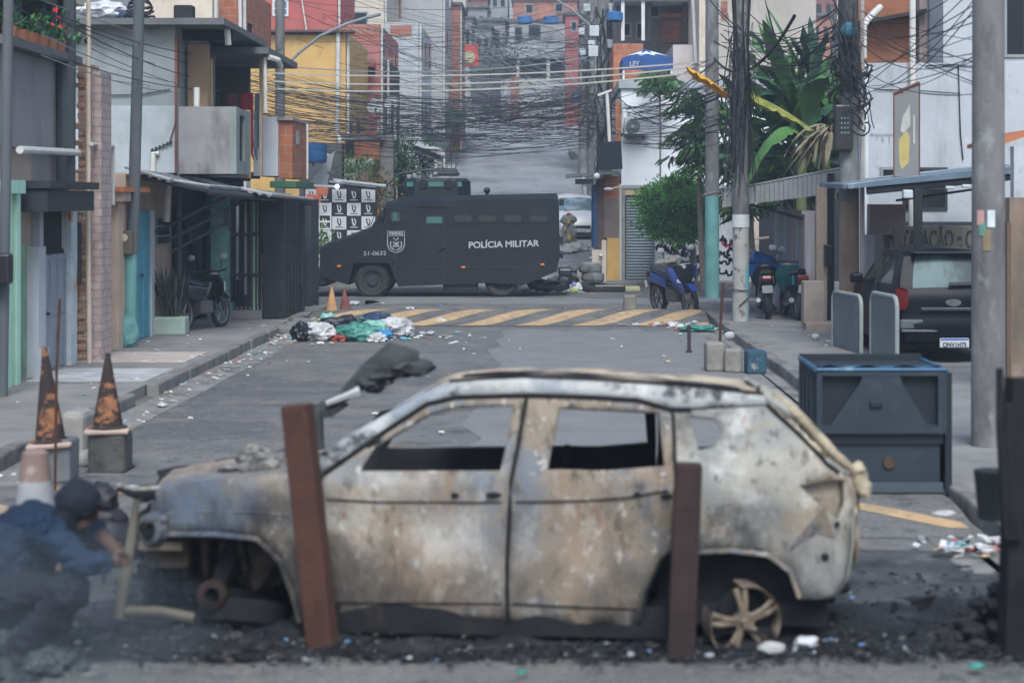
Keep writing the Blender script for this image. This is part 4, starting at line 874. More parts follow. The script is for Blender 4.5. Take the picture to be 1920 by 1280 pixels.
for a, b in ((.05, .10), (.90, .95)):
    mb = MB(); vs = []
    for u, v in ((1445,752),(1505,806),(1560,868),(1612,908)):
        p = Vector(fn4(False)(u, v)); q = Vector(fn4(True)(u, v)); vs.append(p.lerp(q, (a+b)/2)+Vector((.05, 0, .02)))
    mb.tube(dense3(vs, .06), [.028+.014*mnoise.noise(Vector((k*.9, a*9, 2))) for k in range(len(dense3(vs, .06)))], 8); [mb.blob(vs[-1]+Vector((.01*k, -.02*k, -.05*k+.02)), (.045, .05, .05), k, .5, 2.5, 2) for k in range(3)]
    mb.build('tailgate_frame', pm('burnt_cream', (.36,.31,.225), var=.3, sc=6, bump=.4, patches=[((.07,.065,.065), 7, .48, .6, 1, .85), ((.2,.12,.07), 5, .56, .66, 1, .6)]), bc, smooth=True)
part('tail_lamp_shell', bc, MC['burnt_cream'], lambda m: m.blob((bx_(1616), Y4+.28, bz_(955)), (.05, .09, .11), 3, .5, 2.5, 3), True)
part('bumper_bracket', bc, MC['burnt_cream'], lambda m: m.blob((bx_(1630), Y4+.45, bz_(1030)), (.035, .14, .13), 5, .5, 2.5, 3), True)
part('rear_bumper_beam', bc, soot, lambda m: (m.tube([(bx_(1592), Y4+.25, bz_(1090)), (bx_(1612), Y4+.6, bz_(1085)), (bx_(1612), Y4+1.2, bz_(1085)), (bx_(1592), Y4+1.5, bz_(1090))], .05, 8), m.tube([(bx_(1590), Y4+.3, bz_(1120)), (bx_(1620), Y4+.5, bz_(1128)), (bx_(1600), Y4+.9, bz_(1160))], .03, 6)))
# cabin wreck: seat frames, dash tube, inner sill lines
def cabin(m):
    m.tube([(bx_(612), Yu(610)+.12, .93), (bx_(620), Yu(610)+W4-.12, .93)], .045, 8)
    m.tube([(bx_(700), Yu(700)+.4, .73), (bx_(665), Yu(700)+.4, .92)], .025, 6)
    for yy in (.35, 1.1):
        for dx in (0, .42): m.tube([(bx_(905), Y4+yy+dx*.9, .28), (bx_(935), Y4+yy+dx*.9, .80), (bx_(945), Y4+yy+dx*.9, .90)], .02, 6)
        m.tube([(bx_(945), Y4+yy, .90), (bx_(945), Y4+yy+.38, .90)], .02, 6); m.box(bx_(780), bx_(905), Y4+yy, Y4+yy+.4, .3, .36)
    m.box(bx_(1110), bx_(1230), Y4+.3, Y4+W4-.3, .3, .38)
    m.tube([(bx_(1228), Y4+.35, .36), (bx_(1250), Y4+.35, .86)], .02, 6); m.tube([(bx_(1228), Y4+1.35, .36), (bx_(1250), Y4+1.35, .86)], .02, 6); m.tube([(bx_(1250), Y4+.35, .86), (bx_(1250), Y4+1.35, .86)], .02, 6)
    m.tube([(bx_(1062), Y4+.95, .5), (bx_(1066), Y4+.95, 1.05)], .018, 6)
part('seat_frame', bc, soot, cabin)
part('mirror_mount', bc, soot, lambda m: m.prism([(wx(664, Yu(690)), wz(880, Yu(690))), (wx(690, Yu(690)), wz(828, Yu(690))), (wx(712, Yu(690)), wz(820, Yu(690))), (wx(703, Yu(690)), wz(880, Yu(690)))], Yu(690)+.03, Yu(690)+.06))
tag(part('scuttle_debris', bc, pm('ash_lumps', (.2,.19,.18), var=.5, sc=9, bump=.6, patches=[((.03,.03,.03), 7, .45, .6, 1, .9)]), lambda m: [m.blob((bx_(rnd.uniform(395, 590)), Yu(480)+rnd.uniform(.25, 1.4), wz(886, Yu(480))+rnd.uniform(-.02, .05)), (rnd.uniform(.03, .07), .05, rnd.uniform(.02, .05)), k, .4, 2, 2) for k in range(34)]), kind='stuff')
# engine bay and nose
enginem = pm('burnt_engine', (.06,.05,.04), var=.4, sc=5, bump=.5, patches=[((.02,.02,.02), 4, .46, .6, 1, .9), ((.16,.14,.10), 3, .6, .7, 1, .6)])
part('engine', bc, enginem, lambda m: (m.rbox((bxn(345), YN+.75, .62), (.62, .75, .22), .03), m.rbox((bxn(350), YN+.8, .38), (.5, .6, .3), .04), m.cyl((bxn(300), YN+.35, .52), (bxn(300), YN+.75, .52), .08, n=12), m.rbox((bxn(292), YN+.30, bzn(1045)), (.26, .12, .16), .02), m.blob((bxn(480), YN+.6, .45), (.25, .3, .3), 4, .4, 2, 3), *[m.tube([(bxn(300+i*30), YN+.32, .66), (bxn(330+i*34), YN+.26, .52), (bxn(320+i*40), YN+.4, .3)], .02, 6) for i in range(5)]))
part('front_panel', bc, pm('scorched_strut', (.10,.09,.07), var=.3, sc=5, bump=.3, patches=[((.05,.05,.05), 3.5, .52, .66, .5, .8)]), lambda m: (
    m.tube([(bxn(244), YN+.12, bzn(935)), (bxn(236), YN+.10, bzn(1010)), (bxn(228), YN+.06, bzn(1080)), (bxn(220), YN+.04, bzn(1155))], [.018, .03, .034, .028], 8),
    m.tube([(bxn(226), YN+.06, bzn(1142)), (bxn(290), YN+.12, bzn(1146)), (bxn(352), YN+.16, bzn(1160))], .03, 8),
    m.box(bxn(246), bxn(330), YN+.14, YN+.2, bzn(1032), bzn(1016)), m.tube([(bxn(228), YN+.08, bzn(1085)), (bxn(208), YN+.05, bzn(1078))], .014, 5)))
part('slam_panel', bc, soot, lambda m: (m.tube([(bxn(178), YN+.55, bzn(930)), (bxn(230), YN+.3, bzn(932)), (bxn(282), YN+.16, bzn(928))], [.02, .03, .035], 8), m.box(bxn(240), bxn(262), YN+.2, YN+W4-.2, bzn(1090), bzn(1060)), m.box(bxn(240), bxn(256), YN+.22, YN+W4-.3, bzn(945), bzn(930))))
part('slam_panel_edge', bc, ashes2, lambda m: m.tube([(bxn(176), YN+.54, bzn(922)), (bxn(230), YN+.29, bzn(923)), (bxn(285), YN+.15, bzn(914))], .012, 6))
part('headlamp_shell', bc, ashes, lambda m: (m.lathe([(.10, .0), (.09, -.05), (.06, -.06)], (bxn(276), YN+.16, bzn(992)), (.6, 1, 0), 14), m.rbox((bxn(282), YN+.14, bzn(972)), (.14, .12, .05), .02)))
part('headlamp_hole', bc, soot, lambda m: m.blob((bxn(276), YN+.15, bzn(1000)), (.07, .04, .06), 2, .15, 2, 2))
def hubf(m):
    m.lathe([(.085, -.03), (.088, .0), (.05, .02), (.045, -.05), (.085, -.03)], (bxn(392), YN+.10, bzn(1112)), (0, 1, 0), 20)
part('bay_dark_fill', bc, soot, lambda m: (m.blob((bxn(400), YN+1.15, .42), (.7, .45, .42), 3, .4, 2.5, 4), *[m.blob((bxn(270+k*22), YN+.62+.1*math.sin(k*2), .24+.16*abs(math.sin(k*1.3))), (.13, .14, .15), k, .6, 2.4, 3) for k in range(12)]))  # black lumps added so the open engine bay reads dark
part('brake_disc', bc, pm('rusty_disc', (.02,.012,.011), var=.3, sc=9, bump=.3), hubf)
part('strut', bc, soot, lambda m: (m.tube([(bxn(392), YN+.2, bzn(1112)), (bxn(420), YN+.35, bzn(1010))], .05, 8), m.tube([(bxn(392), YN+.2, bzn(1112)), (bxn(480), YN+.5, .16)], .03, 6), m.lathe([(.21, -.08), (.26, -.05), (.26, .05), (.21, .08), (.21, -.08)], (bxn(440), YN+.32, .10), (.1, .2, 1), 20)))
rimb = pm('scorched_alloy', (.19,.15,.115), var=.25, sc=7, rough=.7, bump=.3, patches=[((.05,.043,.038), 6, .5, .62, 1, .85), ((.34,.28,.21), 8, .58, .68, 1, .6)])
def alloy(m, c, axis, R=.215, w=.15, broken=()):
    c = Vector(c); q = Vector(axis).normalized().to_track_quat('Z', 'Y')
    n = 40
    for j in range(n):
        a0, a1 = 2*math.pi*j/n, 2*math.pi*(j+1)/n
        if any(lo < math.degrees(a0) % 360 < hi for lo, hi in broken): continue
        for (ra, ta), (rb, tb) in (((R, -w/2), (R*.93, -w/2+.02)), ((R*.93, -w/2+.02), (R*.9, w/2)), ((R, -w/2), (R*.97, w/2))):
            m.add([c+q @ Vector((r_*math.cos(a), r_*math.sin(a), t_)) for r_, t_, a in ((ra, ta, a0), (ra, ta, a1), (rb, tb, a1), (rb, tb, a0))], [(0,1,2,3)])
    m.lathe([(.001, -w/2-.005), (.022, -w/2-.005), (.028, -w/2+.015), (.055, -w/2+.01), (.062, -w/2+.04), (.04, w*.2)], c, q @ Vector((0,0,1)), 18)
    for j in range(5):
        for d in (-.13, .13):
            a = 2*math.pi*j/5+.12+d
            v = q @ Vector((math.cos(a), math.sin(a), 0)); u_ = q @ Vector((0, 0, 1))
            m.tube([c+v*.045+u_*(-w/2+.03), c+v*R*.6+u_*(-w/2+.012), c+v*R*.96+u_*(-w/2+.03)], [.018, .015, .017], 6)
def mk_wheel(cx, cz, y, axis, R, broken):
    mb = MB(); alloy(mb, (cx, y, cz), axis, R, .15, broken); return mb.build('wheel_rim', rimb, bc, smooth=True)
mk_wheel(bx_(1393), .165, Y4+.10, (-.30, 1, .20), .208, ((10, 80), (200, 235)))
mk_wheel(bx_(1393), .21, Y4+W4-.14, (0, 1, 0), .212, ())
part('brake_drum', bc, soot, lambda m: (m.cyl((bx_(1393), Y4+.16, .2), (bx_(1393), Y4+.3, .2), .12, n=20), m.tube([(bx_(1393), Y4+.2, .2), (bx_(1393), Y4+W4-.2, .2)], .04)))
part('tyre_wire', bc, soot, lambda m: [m.tube([(bx_(1393)+(.19+.02*math.sin(k*3))*math.cos(a), Y4+.05+.02*k, .05+(.06+.01*k)*abs(math.sin(a))) for a in [i*.35 for i in range(10)]], .008, 4) for k in range(6)])
bc.rotation_euler = (math.radians(-3.2), 0, 0)

# ============================================================ RUSTY BEAMS, SCRAP, POSTS IN FRONT OF THE CAR
def ibeam(name, label, base, top, w_, d_, rz):
    base, top = Vector(base), Vector(top); ax_ = (top-base); L = ax_.length
    mb = MB(); t_ = .018
    mb.rbox((0, 0, L/2), (w_, d_, L), .012)
    o = mb.build(name, rust if 'taller' in label else rust_dark, loc=(0, 0, 0)); o.location = base
    o.rotation_mode = 'QUATERNION'; zz = ax_.normalized(); xx = (Vector((1, 0, 0))-zz*zz.x).normalized(); yy = zz.cross(xx); o.rotation_quaternion = Matrix((xx, yy, zz)).transposed().to_quaternion() @ Euler((0, 0, rz)).to_quaternion()
    return tag(o, label, 'beam', 'rusty steel beams')
YB_ = 9.55
ibeam('steel_beam', 'taller leaning rusty steel beam planted before the car front door', (wx(608, 9.96), 9.96, -.05), P(557, 758, 9.98), .155, .12, -.28)
ibeam('steel_beam', 'shorter upright dark rusty steel beam before the burnt rear wheel', (wx(1275, 9.7), 9.7, -.05), P(1291, 868, 9.72), .145, .12, -.02)
char = pm('charred_metal', (.04,.045,.047), var=.4, sc=8, bump=.6, patches=[((.14,.14,.14), 6, .58, .7, 1, .7)])
YS_ = 11.9
mb = MB()
mb.tube([P(600, 845, YS_), P(590, 800, YS_), P(596, 770, YS_), P(640, 745, YS_), P(690, 700, YS_), P(740, 672, YS_), P(785, 668, YS_)], [.03, .06, .045, .04, .07, .12, .04], 8)
mb.tube([P(588, 770, YS_), P(620, 772, YS_), P(652, 757, YS_)], [.05, .035, .012], 6); mb.tube([P(592, 800, YS_), P(604, 825, YS_)], [.03, .01], 6)
mb.blob(P(742, 688, YS_), (.13, .10, .085), 5, .5, 2.2, 3); mb.blob(P(782, 688, YS_), (.12, .08, .06), 8, .25, 1.5, 3); mb.blob(P(700, 712, YS_), (.11, .1, .08), 9, .5, 2, 3)
mb.tube([P(602, 840, YS_), (wx(640, YS_), YS_+.1, .02)], .03, 6)
tag(mb.build('scrap_metal', char, smooth=True), 'charred twisted scrap with a knobbed end rising behind the taller rusty beam', 'scrap')
mb = MB(); mb.tube([P(612, 756, YS_-.05), P(655, 740, YS_-.05), P(676, 733, YS_-.05)], [.02, .025, .04], 6)
tag(mb.build('scrap_strip', pm('pale_scrap', (.35,.36,.36), var=.2, sc=5)), 'pale strip caught on the charred scrap', 'scrap')
YP = 9.75
t = thing('charred_post', 'blackened post at the right edge with burnt sticks leaning on it', 'post', (wx(1910, YP), YP, 0))
part('shaft', t, soot, lambda m: m.obox((wx(1908, YP), YP, wz(970, YP)), (.14, .14, 1.5), (0, .03, .1)))
part('stick', t, soot, lambda m: (m.tube([P(1890, 1010, YP-.1), P(1876, 800, YP-.1), P(1874, 690, YP-.1)], [.03, .025, .018], 6), m.tube([P(1905, 1010, YP-.1), P(1890, 850, YP-.1), P(1892, 755, YP-.1)], [.035, .03, .03], 6)))
mb = MB(); mb.lathe([(.001, 0), (.10, 0), (.125, .26), (.13, .27), (.12, .262), (.095, .02), (.001, .02)], (wx(1868, 10.2), 10.2, wz(972, 10.2)), (0, 0, 1), 20)
tag(mb.build('bucket', pm('dark_bucket', (.03,.035,.04), sc=4, rough=.6), smooth=True), 'dark plastic bucket wedged on rubble beside the blackened post', 'bucket')
mb = MB()
for k in range(90):
    a = rnd.uniform(0, 6.28); r_ = rnd.random()**.6; mb.blob((wx(1900, 9.9)+.42*r_*math.cos(a), 10.05+.3*r_*math.sin(a), (1-r_)*.34+.0), (.06, .06, .035), k, .45, 2, 3)
tag(mb.build('rubble_heap', pm('burnt_rubble', (.018,.018,.02), var=.6, sc=6, bump=.6, patches=[((.06,.05,.045), 4, .56, .68, 1, .6)]), smooth=True), 'low heap of blackened rubble under the bucket', 'rubble')

# ============================================================ PERSON CROUCHING AT THE NOSE OF THE WRECK
Yp = 9.62
def PP(px, py, dy=0): return P(px, py, Yp+dy)
def remesh(mb, name, mat, parent, vox, smooth_it=3, folds=0):
    o = mb.build(name, mat, None, loc=(0, 0, 0), fixn=False)
    m1 = o.modifiers.new('r', 'REMESH'); m1.mode = 'VOXEL'; m1.voxel_size = vox
    m2 = o.modifiers.new('s', 'SMOOTH'); m2.iterations = smooth_it; m2.factor = .5
    bpy.context.view_layer.update(); dg = bpy.context.evaluated_depsgraph_get(); ev = o.evaluated_get(dg)
    me = bpy.data.meshes.new_from_object(ev); me.name = name
    L = ORG[parent.name]
    for v in me.vertices:
        if folds:
            c = v.co; n_ = mnoise.noise(Vector((c.x*9+2*mnoise.noise(c*5), c.y*9, c.z*16)))+.6*mnoise.noise(c*22); v.co = c+v.normal*folds*(abs(n_)-.25)
    for v in me.vertices: v.co -= L
    for p in me.polygons: p.use_smooth = True
    old = o.data; o.modifiers.clear(); o.data = me; o.parent = parent; ORG[o.name] = L
    if not me.materials: me.materials.append(mat)
    return o
def limb(m, pts, rs):
    m.tube(pts, rs, 12)
    for p, r_ in zip(pts, rs): m.blob(p, (r_,)*3, 0, 0, 1, 2)
per = thing('person', 'person in a dark blue hooded jacket crouching at the wreck and reaching for its nose', 'person', (wx(60, Yp), Yp, 0))
hip, chest, neck, head = PP(0, 1112, .1), PP(66, 1015, .06), PP(122, 978, .0), PP(150, 950, -.02)
shR, shL = PP(82, 992, -.14), PP(150, 982, .2)                # near and far shoulder
elR, haR = PP(158, 1058, -.16), PP(212, 1052, -.06)
elL, haL = PP(186, 1000, .16), PP(216, 1030, .02)
hpR, hpL = PP(8, 1110, -.06), PP(14, 1105, .22)
knR, ftR = PP(118, 1112, -.2), Vector((wx(60, Yp), Yp-.2, .07))
knL, ftL = PP(132, 1112, .3), Vector((wx(80, Yp), Yp+.25, .07))
skinm = pm('skin', (.075,.04,.028), var=.12, sc=8, rough=.6, bump=.05)
mb = MB()
limb(mb, [hip, chest, neck], [.13, .15, .06]); limb(mb, [neck, head], [.055, .06])
q = Euler((0, .45, .35)).to_matrix()
def hp(x, y, z): return head + q @ Vector((x, y, z))
for c_, r_ in (((0, 0, .02), (.098, .075, .105)), ((.03, 0, -.06), (.06, .052, .06)), ((.095, 0, -.01), (.022, .015, .022)), ((.075, .03, .02), (.02, .018, .012)), ((.075, -.03, .02), (.02, .018, .012)), ((.082, 0, -.055), (.018, .028, .01)), ((0, .078, -.005), (.018, .012, .03)), ((0, -.078, -.005), (.018, .012, .03))):
    mb.blob(hp(*c_), r_, 0, 0, 1, 3)
for sh, el, ha in ((shR, elR, haR), (shL, elL, haL)):
    limb(mb, [chest.lerp(sh, .5), sh, el, ha.lerp(el, .15)], [.07, .065, .047, .034])
    d = (ha-el).normalized(); side = d.cross(Vector((0, 1, 0))).normalized(); oth = d.cross(side)
    palm = ha; mb.blob(palm, (.045, .03, .04), 0, 0, 1, 2)
    for i in range(5):                                       # four curled fingers and a thumb closing on the strut
        off = side*(.032-.02*i) if i < 4 else side*.04
        ln = (.036, .042, .038, .03, .03)[i]
        p0 = palm+d*.03+off; p1 = p0+d*ln; p2 = p1+(d*.4+oth*.9).normalized()*ln*.8; p3 = p2+(-d*.5+oth*.8).normalized()*ln*.6
        if i == 4: p0 = palm+side*.035; p1 = p0+(d+side*.5).normalized()*.03; p2 = p1+(d+oth).normalized()*.03; p3 = p2+oth*.015
        limb(mb, [p0, p1, p2, p3], [.0105, .0095, .009, .008])
for a, k_, f_ in ((hpR, knR, ftR), (hpL, knL, ftL)): limb(mb, [hip, a, k_, f_], [.11, .095, .06, .045])
remesh(mb, 'body', skinm, per, .009, 2)
jk = pm('blue_jacket', (.007,.016,.036), var=.25, sc=4, rough=.9, bump=.5, bsc=20, patches=[((.012,.02,.04), 3, .5, .66, 1, .8), ((.007,.022,.048), 1.6, .52, .62, 1, .8)])
mb = MB()
limb(mb, [hip+Vector((-.02, 0, .0)), hip.lerp(chest, .5)+Vector((-.05, 0, .04)), chest+Vector((-.02, 0, .02)), neck+Vector((-.02, 0, -.01))], [.23, .25, .20, .10])
limb(mb, [chest.lerp(shR, .4), shR, elR, haR.lerp(elR, .28)], [.12, .095, .072, .058]); limb(mb, [chest.lerp(shL, .4), shL, shL.lerp(elL, .75)], [.12, .09, .075])
remesh(mb, 'jacket', jk, per, .011, 2, .035)
mb = MB()
for a, k_, f_ in ((hpR, knR, ftR), (hpL, knL, ftL)): limb(mb, [hip, a, k_, f_+Vector((0, 0, .06))], [.16, .14, .11, .085])
remesh(mb, 'trousers', pm('dark_trousers', (.009,.011,.018), var=.3, sc=5, bump=.4), per, .012, 2, .03)
for f_ in (ftR, ftL):
    mb = MB(); mb.blob(f_+Vector((.06, 0, -.02)), (.14, .055, .06), 1, .08, 1.5, 3, f_.z-.07); mb.build('shoe', soot, per, smooth=True)
mb = MB(); mb.blob(head+Vector((-.012, 0, .03)), (.122, .105, .118), 2, .05, 1.5, 3); mb.blob(head+Vector((-.06, 0, -.05)), (.09, .1, .08), 3, .08, 1.5, 3); mb.obox(hp(.1, 0, .065), (.09, .12, .014), (0, .55, .35))
remesh(mb, 'cap', pm('dark_navy_cap', (.008,.011,.019), var=.2, sc=6, bump=.3), per, .010, 2, .012)

# ============================================================ CONES, BLOCKS, BIN
conem = pm('burnt_cone', (.26,.115,.055), var=.3, sc=6, rough=.85, bump=.3, patches=[((.022,.018,.019), 3.6, .42, .49, 1.6, .97), ((.5,.27,.12), 5, .6, .7, 1, .5)])
def cone_mesh(m, c, h_, r0, r1, tilt=(0, 0)):
    c = Vector(c); ax_ = Vector((tilt[0], tilt[1], 1)).normalized()
    m.lathe([(r0*.98, .0), (r0, .03), (r0*.93, .035), (r0*.72, .05), (r0*.70, .09)]+[(r0*.70+(r1-r0*.70)*i/6, .09+(h_-.09)*i/6) for i in range(1, 7)]+[(r1*.5, h_), (.001, h_)], c, ax_, 22)
def cone(label, px, py_base, py_top, Y, r0, tilt=0, mat=conem, group='traffic cones', base=True, basemat=None):
    zb = wz(py_base, Y); h_ = wz(py_top, Y)-zb; c = (wx(px, Y), Y, zb)
    t = thing('traffic_cone', label, 'traffic cone', c, group)
    mb = MB(); cone_mesh(mb, c, h_, r0, .02, (tilt, 0)); mb.build('cone_body', mat, t, smooth=True)
    if base:
        q = Vector((tilt, 0, 1)).normalized().to_track_quat('Z', 'Y').to_euler()
        mb = MB(); mb.rbox(c, (r0*2.15, r0*2.1, .045), .02, (0, math.atan(tilt), .15)); mb.build('base_plate', basemat or pm('pink_grey_rubber', (.38,.29,.25), var=.2, sc=6), t)
    return t
Yc1, Yc2 = 15.6, 16.6
cone('scorched orange cone standing on a dark concrete block', 202, 806, 662, Yc2, .185, 0)
cone('scorched orange cone tilting on a grey block, thin rod beside it', 95, 832, 650, Yc1, .175, -.06)
mb = MB(); mb.rbox((wx(206, Yc2), Yc2+.02, wz(850, Yc2)), (.34, .36, wz(808, Yc2)-wz(892, Yc2)), .04); mb.box(wx(170, Yc2), wx(245, Yc2), Yc2-.2, Yc2+.25, 0, wz(885, Yc2))
tag(mb.build('concrete_block', pm('dark_block', (.075,.072,.068), var=.3, sc=4, bump=.5, patches=[((.02,.02,.02), 3, .5, .62, 1, .8)])), 'soot-darkened concrete block carrying the upright cone', 'block', 'concrete road blocks')
mb = MB(); mb.rbox((wx(105, Yc1), Yc1+.05, wz(862, Yc1)), (.30, .34, wz(830, Yc1)-wz(900, Yc1)+.05), .03); mb.box(wx(80, Yc1), wx(132, Yc1), Yc1-.1, Yc1+.2, 0, wz(893, Yc1))
tag(mb.build('concrete_block', pm('grey_block', (.12,.13,.14), var=.2, sc=4, bump=.4)), 'bluish grey block carrying the tilting cone', 'block', 'concrete road blocks')
mb = MB(); Yk = 17.2; mb.rbox((wx(146, Yk), Yk, .23), (.22, .4, .5), .06); mb.rbox((wx(140, Yk), Yk-.2, .06), (.5, .5, .12), .04)
tag(mb.build('kerb_stone', pm('pale_kerb_block', (.25,.235,.225), var=.2, sc=4, bump=.5)), 'loose pale kerb stone standing between the two scorched cones', 'kerb stone')
mb = MB(); mb.tube([(wx(100, 15.2), 15.25, .0), (wx(106, 15.2), 15.2, wz(700, 15.2)), (wx(112, 15.2), 15.2, wz(560, 15.2))], .014, 6)
tag(mb.build('iron_rod', rust), 'thin dark iron rod standing in front of the tilting cone', 'rod')
Yw_ = 11.4
pk = pm('faded_cone_pink', (.19,.135,.12), var=.2, sc=5, patches=[((.45,.43,.42), 3, .52, .64, 1, .6), ((.12,.1,.1), 4, .6, .72, 1, .5)])
t = thing('traffic_cone', 'broken faded cone with a white band behind the crouching person', 'traffic cone', (wx(68, Yw_), Yw_, 0), 'traffic cones')
zt = wz(848, Yw_)
def bandc(m, z0, z1):
    r = lambda z: .185-.105*z/zt
    m.lathe([(r(z0), z0), (r(z1), z1)], (wx(66, Yw_), Yw_, 0), (0, 0, 1), 22)
part('cone_body', t, pk, lambda m: bandc(m, .03, zt*.50), True)
part('cone_tip', t, pk, lambda m: (bandc(m, zt*.8, zt), m.lathe([(.08, 0), (.05, .02), (.001, .025)], (wx(66, Yw_), Yw_, zt), (0, 0, 1), 22)), True)
part('white_band', t, pm('cone_white', (.26,.27,.285), var=.15, sc=5), lambda m: bandc(m, zt*.5, zt*.8), True)
part('base_plate', t, pk, lambda m: m.rbox((wx(66, Yw_), Yw_, .025), (.44, .44, .05), .02))
mb = MB(); mb.lathe([(.13, -.08), (.22, -.09), (.25, -.05), (.25, .05), (.22, .09), (.13, .08), (.13, -.08)], (wx(196, 12.4), 12.4, .14), (.1, .5, 1), 22)
mb.blob((wx(190, 12.4), 12.35, .42), (.13, .12, .12), 6, .25, 1.6, 3); mb.blob((wx(188, 12.4), 12.35, .28), (.2, .16, .12), 7, .25, 1.6, 3)
tag(mb.build('sack', pm('black_plastic', (.02,.018,.022), var=.3, sc=6, rough=.5, bump=.3), smooth=True), 'dark rounded sack slumped behind the crouching person', 'sack')
# large wheeled bin lying open
Yb = gy(945); sB = F/Yb
binm = pm('bin_plastic', (.020,.031,.043), var=.12, sc=2, rough=.55, bump=.1, patches=[((.016,.026,.036), 1.4, .48, .64, 1, .8), ((.055,.07,.08), 3, .58, .7, 1, .5), ((.08,.085,.085), 11, .62, .72, .5, .5)])
bind = pm('bin_shaded_plastic', (.010,.015,.021), var=.15, sc=2, rough=.6, bump=.08)  # darker copy of bin plastic: shade of recess and lid put in colour
binb = pm('bin_blue_rim', (.022,.085,.17), var=.25, sc=3, rough=.4, bump=.08, patches=[((.13,.24,.33), 2.2, .58, .68, 1, .8)])  # pale patches paint the glints along the rim
X0, X1, ZT = wx(1531, Yb), wx(1774, Yb), wz(690, Yb); D = 1.0
t = thing('wheeled_bin', 'big blue-grey plastic refuse bin standing on the road with blue rim', 'bin', ((X0+X1)/2, Yb, 0))
fx = lambda p: wx(p, Yb); fz = lambda p: wz(p, Yb)
def _bin(m):
    m.box(X0, X0+.04, Yb+.05, Yb+D, .06, ZT-.03); m.box(X1-.04, X1, Yb+.05, Yb+D, .06, ZT-.03); m.box(X0, X1, Yb+D, Yb+D+.04, .06, ZT-.03); m.box(X0, X1, Yb+.05, Yb+D, .05, .1)
    m.box(X0, X1, Yb+.05, Yb+.09, .06, fz(815)); m.box(X0, X1, Yb, Yb+.05, .06, fz(918))
    for i in range(4): m.box(X0-.025, X0, Yb+.12+i*.22, Yb+.22+i*.22, .08, ZT-.06)
part('tub', t, binm, _bin)
part('front_panel', t, binm, lambda m: (m.prism([(fx(1531), fz(812)), (fx(1531), fz(691)), (fx(1540), fz(691)), (fx(1540), fz(798)), (fx(1556), fz(797)), (fx(1613), fz(716)), (fx(1614), fz(707)), (fx(1605), fz(702)), (fx(1540), fz(702)), (fx(1540), fz(691)), (fx(1774), fz(691)), (fx(1774), fz(812))][0:0] or [(fx(1556), fz(797)), (fx(1613), fz(716)), (fx(1616), fz(704)), (fx(1687), fz(704)), (fx(1690), fz(716)), (fx(1738), fz(797))], Yb-.02, Yb+.05),
    m.box(X0, fx(1541), Yb-.022, Yb+.05, fz(797), ZT-.03), m.box(fx(1758), X1, Yb-.022, Yb+.05, fz(797), ZT-.03), m.box(X0, X1, Yb-.024, Yb+.05, fz(812), fz(797)), m.box(X0, X1, Yb-.024, Yb+.05, fz(704), ZT-.03)))
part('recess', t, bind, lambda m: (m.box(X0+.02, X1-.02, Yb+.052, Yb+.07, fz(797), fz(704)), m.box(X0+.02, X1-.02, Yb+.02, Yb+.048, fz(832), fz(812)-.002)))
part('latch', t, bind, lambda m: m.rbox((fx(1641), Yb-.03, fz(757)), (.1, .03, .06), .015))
part('base_band', t, pm('bin_band', (.05,.07,.085), sc=3, rough=.5), lambda m: m.box(X0+.03, X1-.03, Yb-.026, Yb-.001, .10, .18))
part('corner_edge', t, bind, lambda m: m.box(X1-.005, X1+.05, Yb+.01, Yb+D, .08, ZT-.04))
part('drain_plug', t, pm('rust_plug', (.07,.042,.026), var=.3, sc=9), lambda m: m.cyl((fx(1668), Yb+.05, fz(868)), (fx(1668), Yb+.02, fz(868)), .045, n=14))
def _rim(m):
    zz = ZT-.012
    m.tube([(X0, Yb, zz), (X1, Yb, zz)], .016, 8); m.tube([(X0, Yb, zz), (X0, Yb+D, zz+.01)], .02, 8); m.tube([(X1, Yb, zz), (X1, Yb+D, zz)], .014, 8)
    vs = []
    for i in range(13):
        for j in range(5): vs.append((X0+.03+(X1-X0-.06)*i/12, Yb+.02+.26*j/4, ZT+.012-.03*j/4+.012*math.sin(i*1.7+j)))
    m.add(vs, [(i*5+j, (i+1)*5+j, (i+1)*5+j+1, i*5+j+1) for i in range(12) for j in range(4)])
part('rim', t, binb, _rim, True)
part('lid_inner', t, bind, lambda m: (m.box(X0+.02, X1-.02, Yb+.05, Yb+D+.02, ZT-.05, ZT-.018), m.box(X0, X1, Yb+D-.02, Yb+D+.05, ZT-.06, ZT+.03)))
for px in (1560, 1765): wheel(t, (fx(px), Yb+.12, .075), .075, .05, (1, 0, 0), rubber)
# ============================================================ RIGHT SIDE: poles, houses, canopies, barriers
def pole(label, px, Y, top, r0, r1, base_z=0, mats=None, lean=0, cat='utility pole', group='utility poles'):
    x = wx(px, Y); mats = mats or [(0, top, polem)]
    t = thing('utility_pole', label, cat, (x, Y, base_z), group)
    for a, b, m_ in mats:
        f = lambda z: r0+(r1-r0)*(z-base_z)/(top-base_z)
        part('shaft', t, m_, lambda m: m.tube([(x+lean*(a-base_z), Y, a), (x+lean*((a+b)/2-base_z), Y, (a+b)/2), (x+lean*(b-base_z), Y, b)], [f(a), f((a+b)/2), f(b)], 16), True)
    return t
